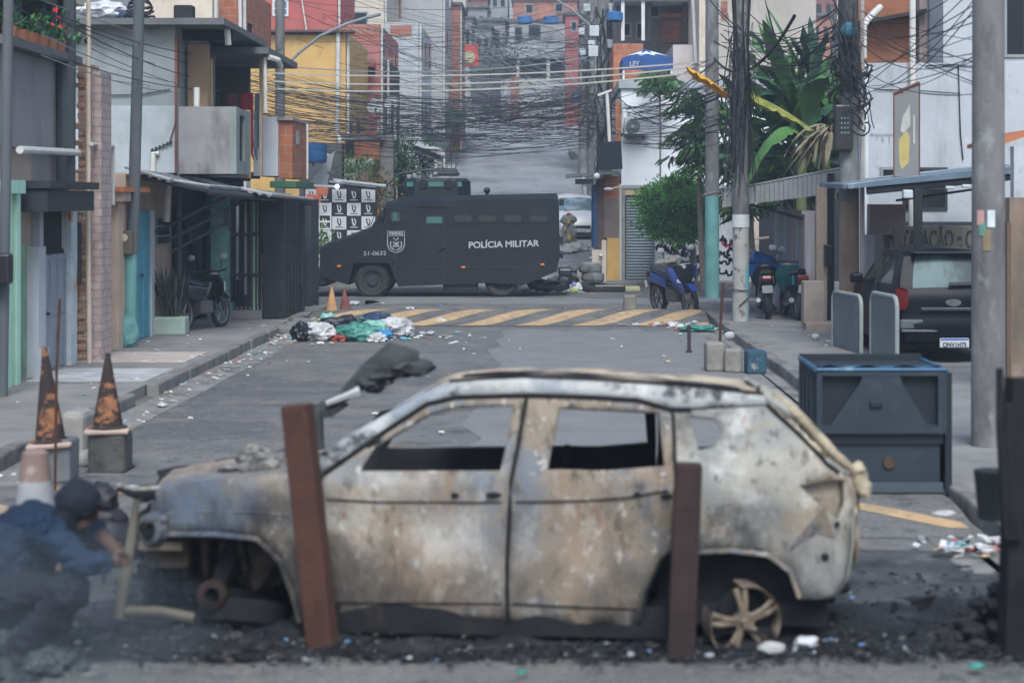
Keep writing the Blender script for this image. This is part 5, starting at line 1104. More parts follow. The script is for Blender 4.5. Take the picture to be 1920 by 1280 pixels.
# A: stout near pole
t = pole('stout weathered concrete pole with torn posters, standing beside the black parked car', 1853, 17.25, 7.5, .165, .14, .1)
xA = wx(1853, 17.25)
for a, (u, v, w_, h_, c_) in enumerate(((1838, 408, .06, .14, (.45,.28,.25)), (1858, 410, .055, .16, (.5,.56,.6)), (1842, 430, .05, .12, (.1,.25,.2)), (1850, 450, .1, .2, (.2,.16,.1)))):
    part('poster', t, pm('poster_%d' % a, c_, sc=6), lambda m: [m.obox((xA+.162*math.sin((wx(u, 17.1)-xA)/.16+k*.14), 17.25-.163*math.cos((wx(u, 17.1)-xA)/.16+k*.14), wz(v, 17.1)), (.026, .004, h_), (0, 0, (wx(u, 17.1)-xA)/.16+k*.14)) for k in (-1, 0, 1)])
# B: brown painted pole with cable gear
brownp = pm('brown_painted_pole', (.2,.15,.115), var=.2, sc=3, zs=.3, patches=[((.1,.085,.07), 2, .56, .7, .3, .7)])
t = pole('brown-painted pole wrapped in dark cable coils, rising behind the steel barriers', 1592, 29.6, 8.5, .165, .15, .1, [(.1, 2.45, brownp), (2.45, 4.2, polem), (4.2, 8.5, pm('dark_wrapped_pole', (.05,.052,.055), var=.4, sc=4))])
xB = wx(1592, 29.6)
part('junction_box', t, black_paint, lambda m: m.rbox((xB-.13, 29.4, wz(240, 29.4)), (.3, .2, .75), .03))
part('splice_case', t, black_paint, lambda m: m.rbox((xB-.02, 29.4, wz(75, 29.4)), (.16, .2, .2), .06))
part('junction_lights', t, pm('blue_grey_led', (.16,.26,.3), sc=4), lambda m: [m.obox((xB-.17+.05*(i % 3), 29.28, wz(222+9*(i//3), 29.3)), (.025, .02, .03)) for i in range(12)])
part('cable_drum', t, pm('blue_drum', (.04,.12,.18), sc=4), lambda m: m.blob((xB-.06, 29.3, wz(58, 29.3)), (.14, .12, .14), 2, .1, 2, 2))
part('cable_coil', t, rubber, lambda m: [m.tube([(xB+.3*math.cos(a)*(1+.1*math.sin(k+a))+.05*math.sin(k), 29.55+.25*math.sin(a), wz(125+k*9, 29.5)+.12*math.sin(a*2+k)) for a in [i*.45 for i in range(15)]], .014, 5) for k in range(14)])
part('side_pipe', t, pm('pale_conduit', (.33,.31,.3), var=.2, sc=4, zs=.4), lambda m: m.tube([(xB+.2, 29.5, .1), (xB+.2, 29.5, 8)], .035, 8))
# C: flaking grey pole, D: aqua pole
flak = pm('flaking_pole', (.33,.33,.32), var=.15, sc=3, patches=[((.10,.36,.38), 1.6, .52, .57, .35, .9), ((.05,.05,.05), 3.5, .56, .63, .8, .85)])
t = pole('flaking grey pole with peeling aqua paint and black marks at the pavement edge', 1389, 35.3, 9, .165, .14, .12, [(.12, 2.0, flak), (2.0, 9, polem)])
xC = wx(1389, 35.3)
part('poster', t, pm('white_poster', (.5,.53,.54), sc=5), lambda m: m.cyl((xC, 35.3, 1.95), (xC, 35.3, 2.2), .168, n=16, caps=False))
part('wire_tie', t, steel_dark, lambda m: (m.tube([(xC-.17, 35.15, .75), (xC, 35.11, .73), (xC+.17, 35.15, .73)], .012, 5), m.tube([(xC-.06, 35.1, .42), (xC+.16, 35.14, .62)], .014, 5)))
part('cable_bundle', t, rubber, lambda m: [m.tube([(xC+.16*math.cos(k)+.03*math.sin(i+k), 35.3+.16*math.sin(k)-.08, 3+i*.5) for i in range(13)], .02, 5) for k in range(8)])
t = pole('pole painted bright aqua on its lower half beside the clipped round tree', 1335, 44.2, 9, .18, .155, .1, [(.1, 2.58, aqua), (2.58, 9, polem)])
# slim poles on the left
t = pole('slim grey pole on a thick aqua stub with an electricity meter beside the blue door', 244, 29.0, 6.5, .1, .085, .1, [(1.62, 6.5, polegrey)], lean=.026)
xL = wx(244, 29.0)
part('stub', t, aqua, lambda m: (m.tube([(xL-.02, 29, .1), (xL, 29, .75), (xL+.01, 29, 1.62)], [.12, .10, .10], 14), m.blob((xL-.04, 28.95, .35), (.19, .19, .3), 3, .15, 1.5, 3, .1)))
part('meter_box', t, pm('meter_brown', (.10,.085,.07), sc=3), lambda m: m.rbox((xL-.04, 28.88, 1.8), (.24, .16, .38), .02))
part('meter_dial', t, pm('meter_dial', (.4,.38,.3), sc=3), lambda m: m.cyl((xL-.05, 28.8, 1.88), (xL-.05, 28.78, 1.88), .06, n=14))
t = pole('blurred grey pole leaning at the frame edge before the mint house front', 4, 21.6, 6.5, .065, .06, .1, [(.1, 6.5, polegrey)], lean=.016)
part('black_box', t, black_paint, lambda m: m.rbox((wx(4, 21.4), 21.4, wz(504, 21.4)), (.22, .2, .36), .03))
pole('slim blue-grey steel post standing before the concrete balcony box', 336, 33.3, 4.55, .045, .04, .1, [(.1, 4.55, polegrey)])
# canopy over parked motorcycles
t = thing('canopy', 'grey ribbed sheet canopy on a black post above the parked motorcycles', 'canopy', (4.5, 37, 2.6))
part('sheet', t, corrug, lambda m: corrugated(m, (3.35, 35.6, 2.66), (5.75, 35.6, 3.12), (3.35, 40.5, 2.6), 9, .03))
def _fas(m):
    for i in range(26):
        a = i/26; x = 3.33+2.4*a; z = 2.64+.46*a; m.box(x, x+.085, 35.52, 35.56+.02*(i % 2), z-.30-.16*a, z)
part('fascia', t, pm('ribbed_fascia', (.25,.265,.275), var=.15, sc=3), _fas)
part('brace', t, black_paint, lambda m: m.tube([(3.7, 36, 2.45), (5.35, 35.8, 2.0)], .03, 6))
part('post', t, black_paint, lambda m: (m.box(5.38, 5.5, 35.4, 35.52, .12, 3.0), m.rbox((5.36, 35.35, 1.4), (.14, .14, .42), .02)))
# streaky painted yard wall beside the motorcycles
streak = pm('streaked_wall', (.28,.27,.27), var=.12, sc=1.5, zs=.15, patches=[((.42,.42,.55), 1.6, .50, .58, .08, .85), ((.10,.36,.33), 1.4, .54, .60, .08, .8), ((.36,.27,.28), 1.9, .54, .62, .08, .7), ((.09,.09,.09), 2.2, .57, .68, .1, .7)])
mb = MB(); mb.box(4.95, 5.15, 35.6, 40.5, .1, 2.2); mb.box(4.9, 5.2, 35.6, 40.5, 2.2, 2.27)
tag(mb.build('yard_wall', streak), 'yard wall streaked in mauve, white and aqua behind the parked motorcycles', 'wall')
mb = MB(); mb.box(5.16, 5.36, 35.45, 35.6, .1, 2.75); mb.box(4.95, 5.15, 33.0, 33.2, .1, .9) if False else None
tag(mb.build('gate_pier', beige_pl), 'narrow beige pier at the end of the streaked wall', 'pier')
mb = MB(); Yq = 33; mb.rbox((wx(1524, Yq), Yq, .62), (.38, .38, .78), .02); mb.rbox((wx(1532, Yq), Yq-.1, .19), (.5, .6, .16), .02)
tag(mb.build('concrete_planter', pm('tan_concrete', (.27,.23,.2), var=.2, sc=3, bump=.4)), 'square tan concrete planter block beside the parked motorcycles', 'planter')
# white house with terrace and text wall
Yh = 31.5
t = thing('white_house', 'white two storey house behind the black car with a terracotta terrace wall', 'house', (7.5, 33, .1))
hx = lambda p: wx(p, Yh); hz = lambda p: wz(p, Yh)
part('wall', t, white_dirty, lambda m: m.box(hx(1628), 13, Yh, Yh+2, 2.1, hz(118)))
part('upper_wall', t, white_dirty, lambda m: (m.box(hx(1768), hx(1826), Yh-.03, Yh+5, hz(118)-.05, 7), m.box(hx(1826)-.01, 13, Yh+.02, Yh+6, hz(118)-.05, 7)))
part('corner_edge', t, pm('bluish_white', (.55,.58,.62), sc=2), lambda m: m.box(hx(1621), hx(1628)-.002, Yh-.02, Yh+1.9, .1, hz(118)))
part('terrace_wall', t, pm('terracotta_plaster', (.27,.115,.07), var=.25, sc=2, patches=[((.16,.09,.06), 1.5, .5, .62, .3, .8), ((.36,.3,.25), 2.5, .6, .7, .4, .6)]), lambda m: m.box(hx(1600), hx(1750), Yh+1.5, Yh+1.7, hz(118), 7))
part('terrace_pier', t, pm('pink_grey_plaster', (.3,.25,.24), sc=3), lambda m: m.box(hx(1750)+.002, hx(1766), Yh+1.2, Yh+1.7, hz(118), 7))
part('terrace_roof', t, black_paint, lambda m: m.add([(hx(1605), Yh+1, hz(40)), (hx(1760), Yh+1, hz(12)), (hx(1760), Yh+1.6, hz(12)), (hx(1605), Yh+1.6, hz(40)), (hx(1605), Yh+1, hz(33)), (hx(1760), Yh+1, hz(5)), (hx(1760), Yh+1.6, hz(5)), (hx(1605), Yh+1.6, hz(33))], [(0,3,2,1), (4,5,6,7), (0,1,5,4), (1,2,6,5), (2,3,7,6), (3,0,4,7)]))
part('pipe', t, pvc, lambda m: (m.tube([(hx(1709), Yh-.1, 7), (hx(1709), Yh-.1, hz(162))], .055, 8), m.tube([(hx(1660), Yh+.5, hz(8)), (hx(1635), Yh+.2, hz(30)), (hx(1617), Yh-.1, hz(50)), (hx(1617), Yh-.1, hz(110))], .06, 8), m.tube([(hx(1616), Yh-.1, hz(170)), (hx(1617), Yh-.1, hz(330))], .045, 8), m.tube([(hx(1707), Yh-.1, hz(372)), (hx(1707), Yh-.1, hz(425))], .05, 8)))
window_cam(t, 1882, 1925, -30, 108, Yh+.02, grey_alu, darkin, 0)
window_cam(t, 1650, 1704, 313, 352, Yh, grey_alu, darkin, 1)
window_cam(t, 1692, 1776, 314, 394, Yh, steel_dark, darkin, 1, 1)
part('stain', t, pm('grey_streak', (.24,.25,.28), var=.4, sc=9), lambda m: (m.box(hx(1632), hx(1676), Yh-.004, Yh+.01, hz(256), hz(251)), *[m.box(hx(x), hx(x+2), Yh-.0035, Yh+.01, hz(265+k*2), hz(257)) for k, x in enumerate((1643, 1652, 1655, 1666))]))
part('cable', t, rubber, lambda m: (m.tube([(hx(1735), Yh-.03, hz(124)), (hx(1796), Yh-.03, hz(121)), (hx(1800), Yh-.03, hz(250)), (hx(1805), Yh-.03, hz(300))], .012, 5), m.tube([(hx(1640), Yh-.03, hz(168)), (hx(1720), Yh-.03, hz(170)), (hx(1800), Yh-.03, hz(176))], .008, 5)))
t2 = thing('text_wall', 'grey-olive wall hand painted with faded capital letters behind the black car', 'wall', (7, 31, .1))
Yt = 31.0
part('wall', t2, pm('olive_plaster', (.23,.205,.18), var=.15, sc=2, patches=[((.12,.12,.11), 1.3, .5, .66, .6, .7), ((.3,.27,.22), 2.2, .58, .7, 1, .6)]), lambda m: (m.box(wx(1655, Yt), 13, Yt, Yt+.4, 0, wz(424, Yt))))
part('pinkish_wall', t2, pm('pinkish_render', (.2,.165,.16), var=.15, sc=2), lambda m: m.box(wx(1625, Yt), wx(1692, Yt), Yt-.3, Yt-.02, wz(440, Yt), wz(383, Yt)))
mb = MB(); textmb(mb, 'INSTALAÇÃO e CO', wx(1660, Yt), wx(1842, Yt), wz(465, Yt), .30, Yt-.004, .003, bold=.03); mb.build('lettering', pm('faded_green_letter', (.05,.068,.06), var=.3, sc=8, patches=[((.2,.185,.165), 6, .52, .64, 1, .7)]), t2)
mb = MB(); textmb(mb, 'MANUTENÇÃO', wx(1690, Yt), wx(1785, Yt), wz(478, Yt), .08, Yt-.004, .003) if False else mb.box(wx(1700, Yt), wx(1778, Yt), Yt-.003, Yt, wz(474, Yt), wz(472, Yt)); mb.build('underline', pm('faded_green_letter', None), t2)
part('mauve_pier', t2, pm('mauve_wall', (.26,.25,.28), sc=2), lambda m: m.box(wx(1625, 30.6), wx(1652, 30.6), 30.6, 30.9, 0, wz(440, 30.6)))
mb = MB(); mb.rbox((wx(1700, 30.9), 30.95, wz(468, 31)), (.2, .1, .12), .02); tag(mb.build('wall_lamp', steel_dark), 'small dark lamp box fixed on the hand-lettered wall', 'lamp')
# rest of the garage: side wall and roof edge on black tubes
t = thing('garage_roof', 'thin blue-edged roof on black steel posts sheltering the black parked car', 'roof', (7, 28, 2.7))
Yr = 27.6
part('roof_sheet', t, pm('blue_grey_sheet', (.10,.14,.185), var=.2, sc=2, patches=[((.45,.5,.54), 1.2, .52, .6, 1, .8)]), lambda m: m.add([P(1590, 354, Yr), P(1935, 322, Yr), P(1935, 322, Yr)+Vector((0, 3, .05)), P(1590, 354, Yr)+Vector((0, 3, .05)), P(1590, 346, Yr), P(1935, 308, Yr), P(1935, 308, Yr)+Vector((0, 3, .05)), P(1590, 346, Yr)+Vector((0, 3, .05))], [(0,3,2,1), (4,5,6,7), (0,1,5,4), (1,2,6,5), (2,3,7,6), (3,0,4,7)]))
part('beam', t, steel_dark, lambda m: (m.tube([P(1625, 358, Yr+.1), P(1930, 328, Yr+.1)], .06, 6), m.tube([P(1680, 376, Yr+.6), P(1860, 350, Yr+.6)], .02, 5)))
for a, b, r_ in ((1647, 438, .05), (1682, 428, .055), (1721, 352, .06)): part('post', t, black_paint, lambda m: m.box(wx(a, Yr)-r_, wx(a, Yr)+r_, Yr-r_, Yr+r_, .13, wz(b, Yr)))
part('bracket', t, pm('pale_bracket', (.4,.45,.47), sc=3), lambda m: (m.rbox(P(1702, 364, Yr), (.15, .1, .13), .02), m.rbox(P(1781, 352, Yr), (.14, .08, .05), .02), m.rbox(P(1812, 349, Yr), (.14, .08, .05), .02)))
t = thing('corner_house', 'beige wall and door jamb at the right edge with an orange tile eave', 'house', (8.5, 24, .1))
part('wall', t, pm('brown_beige_plaster', (.19,.145,.115), sc=2, patches=[((.09,.075,.065), 1.5, .48, .62, .3, .8), ((.27,.23,.2), 2.2, .58, .68, .6, .6)]), lambda m: (m.box(wx(1893, 22), 9, 22, 22.2, .1, 2.5), m.box(wx(1878, 26.2), 9, 26.1, 26.4, .1, 2.5)))
part('upper_wall', t, white_dirty, lambda m: m.box(wx(1902, 22), 9, 22.02, 22.2, 2.5, 3.12))
part('eave', t, pm('terracotta_tile', None), lambda m: m.add([P(1884, 270, 22), P(1940, 250, 22), P(1940, 250, 22)+Vector((0, 2, 0)), P(1884, 270, 22)+Vector((0, 2, 0)), P(1884, 262, 22), P(1940, 241, 22), P(1940, 241, 22)+Vector((0, 2, 0)), P(1884, 262, 22)+Vector((0, 2, 0))], [(0,3,2,1), (4,5,6,7), (0,1,5,4), (1,2,6,5), (2,3,7,6), (3,0,4,7)]))
part('door_frame', t, pm('brown_timber', (.10,.07,.05), sc=3, zs=.3), lambda m: m.box(wx(1888, 21.9), wx(1896, 21.9), 21.9, 22.0, .1, 2.2))
# hanging banner sign
t = thing('hanging_sign', 'faded grey banner sign with yellow shapes hanging in a dark frame on the white wall', 'sign', P(1698, 330, 28.5))
Ys = 28.5
part('board', t, pm('faded_banner', (.17,.175,.18), var=.15, sc=2), lambda m: m.add([P(1677, 178, Ys), P(1723, 158, Ys), P(1723, 331, Ys), P(1677, 331, Ys)]+[p+Vector((0, .04, 0)) for p in (P(1677, 178, Ys), P(1723, 158, Ys), P(1723, 331, Ys), P(1677, 331, Ys))], [(3,2,1,0), (4,5,6,7), (0,1,5,4), (1,2,6,5), (2,3,7,6), (3,0,4,7)]))
part('frame', t, pm('red_brown_frame', (.12,.05,.045), sc=4), lambda m: (m.tube([P(1676, 176, Ys), P(1724, 155, Ys)], .025, 6), m.tube([P(1724, 155, Ys), P(1724, 331, Ys)], .012, 5), m.tube([P(1676, 176, Ys), P(1676, 331, Ys)], .012, 5), m.rbox(P(1689, 170, Ys), (.08, .06, .06), .02)))
def poly_cam(m, pts, Y): m.add([P(a, b, Y) for a, b in pts], [tuple(range(len(pts)))])
part('print', t, pm('print_yellow', (.38,.31,.12), sc=5), lambda m: poly_cam(m, [(1685, 262), (1700, 245), (1706, 255), (1704, 305), (1690, 318), (1686, 300)], Ys-.004))
part('print', t, pm('print_white', (.35,.35,.34), sc=5), lambda m: (poly_cam(m, [(1692, 220), (1706, 196), (1707, 236), (1694, 250), (1688, 246)], Ys-.0045), poly_cam(m, [(1712, 215), (1716, 215), (1716, 270), (1712, 268)], Ys-.0045)))
# steel barriers
galv = pm('galvanised_panel', (.12,.15,.16), var=.15, sc=2, rough=.5, metal=.2, patches=[((.085,.095,.095), 1.3, .5, .64, .4, .75)])
def barrier(x0, x1, yt0, yt1, yb, Y0, Y1, label):
    a, b = P(x0, yt0, Y0), P(x1, yt1, Y1); t = thing('barrier', label, 'barrier', ((a.x+b.x)/2, (Y0+Y1)/2, .13), 'steel barriers'); z0 = .13
    c = .16; d = Vector((b.x-a.x, b.y-a.y, 0)); L = d.length; d.normalize(); top = (a.z+b.z)/2
    pts = [Vector((a.x, a.y, z0))] + [Vector((a.x, a.y, top-c))]+[Vector((a.x, a.y, 0))+d*(c-c*math.cos(k*.39))+Vector((0, 0, top-c+c*math.sin(k*.39))) for k in range(1, 5)]
    pts += [Vector((b.x, b.y, 0))-d*(c-c*math.cos(k*.39))+Vector((0, 0, top-c+c*math.sin(k*.39))) for k in range(4, 0, -1)]+[Vector((b.x, b.y, top-c)), Vector((b.x, b.y, z0))]
    part('frame', t, pm('pale_tube', (.24,.27,.275), var=.15, sc=4, rough=.5), lambda m: m.tube(pts, .032, 8), True)
    n = Vector((-d.y, d.x, 0))*.012
    part('panel', t, galv, lambda m: m.add([p+n for p in pts]+[p-n for p in pts], [tuple(range(len(pts))), tuple(range(2*len(pts)-1, len(pts)-1, -1))]+[(i, len(pts)+i, len(pts)+i+1, i+1) for i in range(len(pts)-1)]))
barrier(1562, 1615, 545, 556, 660, 29.2, 27.6, 'grey sheeted steel barrier in front of the brown-painted pole')
barrier(1634, 1682, 548, 557, 665, 26.6, 25.2, 'grey sheeted steel barrier beside the black car tail light')
# concrete blocks by the right kerb
def cblock(label, px, pyb, w_, h_, d_, mat, dx=0, rz=0, z=0):
    Y = gy(pyb); mb = MB(); mb.rbox((wx(px, Y), Y+d_/2, h_/2+z), (w_, d_, h_), .035, (0, 0, rz)); return tag(mb.build('concrete_block', mat), label, 'block', 'concrete road blocks')
cb = pm('rough_block', (.21,.2,.185), var=.25, sc=5, bump=.6, patches=[((.1,.1,.095), 3, .52, .66, 1, .7)])
cblock('rounded grey concrete block nearest the road in the kerbside trio', 1341, 697, .27, .42, .28, cb, rz=.1)
cblock('smaller grey concrete block between the rounded one and the blue one', 1377, 699, .25, .34, .28, cb, rz=-.1)
cblock('concrete block painted blue on its faces at the kerb', 1418, 702, .28, .34, .28, pm('blue_block', (.025,.07,.11), var=.2, sc=3, patches=[((.25,.24,.22), 2.5, .6, .66, 1, .9)]), rz=.12)
cblock('lone square concrete block out on the road beyond the striped hump', 1181, 582, .27, .34, .27, cb, rz=.05)
mb = MB(); Yb2 = gy(661); mb.cyl((wx(1292, Yb2), Yb2, 0), (wx(1292, Yb2), Yb2, wz(610, Yb2)), .03, n=10); mb.cyl((wx(1292, Yb2), Yb2, 0), (wx(1292, Yb2), Yb2, .03), .055, n=10)
tag(mb.build('bollard', pm('maroon_steel', (.045,.03,.038), sc=4)), 'thin dark steel bollard standing on the road near the concrete blocks', 'bollard')
mb = MB(); mb.tube([(wx(1350, 27.5), 27.6, .13), (wx(1353, 27.5), 27.6, .7), (wx(1357, 27.5), 27.6, wz(532, 27.5))], .022, 6)
tag(mb.build('iron_rod', rust), 'bent iron rod standing at the right kerb beside the flaking pole', 'rod')

# ============================================================ MOTORCYCLES
def moto(label, loc, rz, col, group, tilt=0, front=True, scale=1.0, cover=None, lens=True):
    t = thing('motorcycle', label, 'motorcycle', loc, group); O = Vector(loc)
    def Q(x, y, z): return (O.x+x, O.y+y, O.z+z)
    rimm = pm('moto_rim', (.15,.15,.16), sc=5, rough=.4, metal=.5, bump=0)
    for y in (-.62, .6): wheel(t, Q(0, y, .29), .29, .085 if y < 0 else .11, (1, 0, 0), rubber, rimm, 6, .78)
    part('fork', t, steel_dark, lambda m: [m.tube([Q(s*.08, -.62, .29), Q(s*.08, -.42, .85)], .022, 6) for s in (-1, 1)])
    part('front_mudguard', t, col, lambda m: [m.obox(Q(0, -.62-.31*math.sin(a), .29+.315*math.cos(a)), (.12, .085, .014), (a, 0, 0)) for a in [i*.24-.7 for i in range(7)]])
    part('leg_shield', t, col, lambda m: (m.loft([[Vector(Q(x, y, z)) for x, y, z in ((-.05, -.52, .42), (.05, -.52, .42), (.06, -.44, .42), (-.06, -.44, .42))], [Vector(Q(x, y, z)) for x, y, z in ((-.16, -.52, .60), (.16, -.52, .60), (.2, -.4, .60), (-.2, -.4, .60))], [Vector(Q(x, y, z)) for x, y, z in ((-.2, -.47, .78), (.2, -.47, .78), (.25, -.33, .78), (-.25, -.33, .78))], [Vector(Q(x, y, z)) for x, y, z in ((-.13, -.42, .93), (.13, -.42, .93), (.17, -.3, .93), (-.17, -.3, .93))]])), True)
    part('headlight', t, headlens, lambda m: m.blob(Q(0, -.47, .90), (.1, .07, .075), 1, 0, 1, 2))
    part('white_trim', t, pm('moto_white', (.5,.52,.56), sc=4, rough=.35, bump=0), lambda m: [m.tube([Q(s*.2, -.49, .8), Q(s*.15, -.535, .66), Q(s*.03, -.54, .6)], [.012, .028, .016], 6) for s in (-1, 1)])
    part('handlebar', t, steel_dark, lambda m: (m.tube([Q(-.36, -.28, 1.02), Q(-.2, -.36, .99), Q(.2, -.36, .99), Q(.36, -.28, 1.02)], .018, 6), *[m.tube([Q(s*.25, -.3, 1.02), Q(s*.3, -.28, 1.2)], .008, 5) for s in (-1, 1)]))
    for s in (-1, 1): part('mirror', t, pm('mirror_shell', (.3,.33,.36), sc=4, rough=.15, bump=0), lambda m: m.blob(Q(s*.32, -.28, 1.24), (.075, .02, .055), 1, 0, 1, 2))
    part('seat', t, black_paint, lambda m: m.loft([[Vector(Q(x, y, z+dz)) for x, dz in ((-w_, 0), (-w_*.8, .07), (w_*.8, .07), (w_, 0))] for y, z, w_ in ((-.15, .74, .08), (.1, .74, .13), (.45, .80, .13), (.72, .84, .08))]), True)
    part('engine', t, pm('engine_metal', (.09,.09,.095), sc=6, rough=.5, bump=.2), lambda m: (m.rbox(Q(0, -.05, .38), (.22, .36, .24), .04), m.tube([Q(0, -.4, .85), Q(0, -.1, .5), Q(0, .5, .6)], .04, 6)))
    part('exhaust', t, pm('exhaust_metal', (.3,.3,.31), sc=5, rough=.35, metal=.6, bump=0), lambda m: m.tube([Q(.14, -.1, .25), Q(.16, .3, .26), Q(.17, .75, .36)], [.022, .03, .045], 8))
    part('side_cover', t, col, lambda m: [m.rbox(Q(s*.12, .32, .66), (.05, .62, .18), .02, (.12, 0, 0)) for s in (-1, 1)])
    part('rear_mudguard', t, black_paint, lambda m: (m.rbox(Q(0, .82, .62), (.16, .05, .3), .02, (-.35, 0, 0)), m.rbox(Q(0, .74, .78), (.18, .2, .06), .02)))
    part('tail_light', t, redlens, lambda m: m.rbox(Q(0, .86, .75), (.2, .07, .09), .03))
    part('number_plate', t, pm('moto_plate', (.34,.36,.37), sc=30, var=.3), lambda m: m.rbox(Q(0, .93, .56), (.19, .015, .14), .005, (-.2, 0, 0)))
    part('stand', t, steel_dark, lambda m: (m.tube([Q(-.1, .0, .25), Q(-.3, .05, .01)], .014, 5)))
    t.rotation_euler = (0, tilt, rz); t.scale = (scale,)*3
    return t
bluem = pm('blue_moto_paint', (.02,.055,.26), var=.15, sc=4, rough=.3, bump=0, spec=.5, coat=.4)
t = moto('blue motorcycle leaning on its stand at the end of the striped hump', (wx(1268, 38.6), 39.0, .01), .42, bluem, 'parked motorcycles', -.10, scale=1.16)
O_ = ORG[t.name]
mb = MB()
for s in (-1, 1): mb.loft([[O_+Vector((s*x, y, z)) for x, y, z in ((.04, -.56, .50), (.12, -.54, .52), (.16, -.44, .54), (.05, -.46, .50))], [O_+Vector((s*x, y, z)) for x, y, z in ((.15, -.56, .72), (.25, -.50, .74), (.27, -.40, .74), (.16, -.46, .72))], [O_+Vector((s*x, y, z)) for x, y, z in ((.22, -.50, .92), (.30, -.44, .93), (.30, -.36, .93), (.22, -.40, .92))]])
mb.build('fairing_wing', bluem, t, smooth=True)
part('front_panel', t, black_paint, lambda m: m.loft([[O_+Vector((x, y, z)) for x, y, z in ((-.05, -.575, .52), (.05, -.575, .52), (.05, -.5, .52), (-.05, -.5, .52))], [O_+Vector((x, y, z)) for x, y, z in ((-.16, -.57, .75), (.16, -.57, .75), (.16, -.45, .75), (-.16, -.45, .75))], [O_+Vector((x, y, z)) for x, y, z in ((-.2, -.52, .95), (.2, -.52, .95), (.2, -.4, .95), (-.2, -.4, .95))]]), True)
part('basket', t, pm('grey_bag', (.2,.2,.19), sc=6, var=.4, bump=.5), lambda m: m.blob(O_+Vector((-.12, -.2, 1.02)), (.26, .2, .12), 3, .3, 2, 3), True)
tealm = pm('teal_moto_paint', (.015,.10,.12), var=.2, sc=4, rough=.4, bump=0)
moto('dark motorcycle with big red tail lamp parked beside the blue tarpaulin', (wx(1432, 37.2), 36.5, .13), -.12+math.pi*0, black_paint, 'parked motorcycles', .04, scale=1.08).rotation_euler.z = math.pi-.1+math.pi
moto('dark teal motorcycle with white number plate next to the streaked wall', (wx(1478, 36.6), 36.1, .13), 0, tealm, 'parked motorcycles', -.03, scale=1.12)
for o in list(bpy.data.objects):                              # the two by the wall show their tails to the camera
    if o.name.startswith('motorcycle') and o.get('label', '').startswith('dark'): o.rotation_euler.z = math.pi + (.08 if 'teal' in o['label'] else -.1)
tarp = pm('blue_tarpaulin', (.02,.13,.42), var=.25, sc=3, rough=.5, bump=.5, bsc=12, patches=[((.01,.05,.2), 3, .52, .64, 1, .7)])
mb = MB(); vs = []; N = 14; cx_, cy_ = wx(1430, 38.6), 38.5
for j in range(N+1):
    for i in range(N+1):
        u, v = i/N*2-1, j/N*2-1; r2 = max(abs(u), abs(v))
        z = 1.25-.12*u+.06*mnoise.noise(Vector((u*2, v*2, 1)))-max(0, r2-.45)**1.3*1.25*(1.0 if u < 0 else .6)
        vs.append((cx_+u*.42+.05*mnoise.noise(Vector((u*3, v*3, 7))), cy_+v*.55, max(.55, z)+.1))
mb.add(vs, [(j*(N+1)+i, j*(N+1)+i+1, (j+1)*(N+1)+i+1, (j+1)*(N+1)+i) for j in range(N) for i in range(N)])
o = mb.build('tarpaulin', tarp, smooth=True); solid(o, .012); tag(o, 'bright blue tarpaulin draped over a parked motorcycle behind the flaking pole', 'tarpaulin')
moto('motorcycle mostly hidden under the bright blue tarpaulin', (cx_, cy_, .13), math.pi, bluem, 'parked motorcycles', 0)
# ============================================================ ACROSS THE JUNCTION
Yj = 52.2
jx = lambda p, Y=Yj: wx(p, Y)
jz = lambda p, Y=Yj: wz(p, Y)
t = thing('white_house', 'white corner house with grey roller shutter and air conditioner across the junction', 'house', (4, 54, .2))
part('wall', t, pm('clean_white_plaster', (.68,.71,.76), var=.06, sc=1.2, patches=[((.38,.4,.43), 1.0, .56, .72, .3, .5)]), lambda m: m.box(jx(1165), 13, Yj, Yj+8, jz(352), jz(166)))
part('cornice', t, pm('grey_cornice', (.3,.32,.35), sc=2), lambda m: (m.box(jx(1160), 13, Yj-.1, Yj+8.1, jz(166)+.001, jz(150)), m.box(jx(1160), 13, Yj-.12, Yj+8, jz(346), jz(352)) if False else m.box(jx(1166), 13, Yj-.06, Yj-.001, jz(354), jz(347))))
part('lower_wall', t, pm('shop_surround', (.25,.25,.25), sc=2, patches=[((.1,.1,.11), 2, .5, .64, .5, .7)]), lambda m: (m.box(jx(1163), jx(1172), Yj-.04, Yj+6, .2, jz(354)-.001), m.box(jx(1226), 13, Yj+.02, Yj+6, .2, jz(354)-.001), m.box(jx(1172)+.001, jx(1226)-.001, Yj+.05, Yj+.2, jz(370), jz(354)-.002)))
part('shop_sign', t, pm('tan_board', (.42,.33,.22), sc=3), lambda m: m.box(jx(1172), jx(1202), Yj-.05, Yj+.04, jz(366), jz(356)))
def _shut(m):
    n = 28; z0, z1 = .2, jz(370)
    for i in range(n):
        a = z0+(z1-z0)*i/n; b = z0+(z1-z0)*(i+1)/n; m.add([(jx(1174), Yj+.03, a), (jx(1226), Yj+.03, a), (jx(1226), Yj-.01, (a+b)/2), (jx(1174), Yj-.01, (a+b)/2), (jx(1174), Yj+.03, b), (jx(1226), Yj+.03, b)], [(0,1,2,3), (3,2,5,4)])
part('roller_shutter', t, pm('shutter_grey', (.19,.225,.25), var=.1, sc=2, rough=.5), _shut)
part('rust_pipe', t, pm('maroon_pipe', (.10,.06,.08), sc=3), lambda m: (m.tube([(jx(1237), Yj-.05, jz(175)), (jx(1239), Yj-.05, jz(272)), (jx(1275), Yj-.05, jz(272))], .025, 6)))
part('downpipe', t, pvc, lambda m: m.tube([(jx(1163), Yj-.1, .2), (jx(1162), Yj-.1, jz(345))], .045, 8))
part('grey_patch', t, pm('bare_render', (.32,.33,.35), sc=2), lambda m: m.box(jx(1193), jx(1222), Yj-.006, Yj+.01, jz(182), jz(171)))
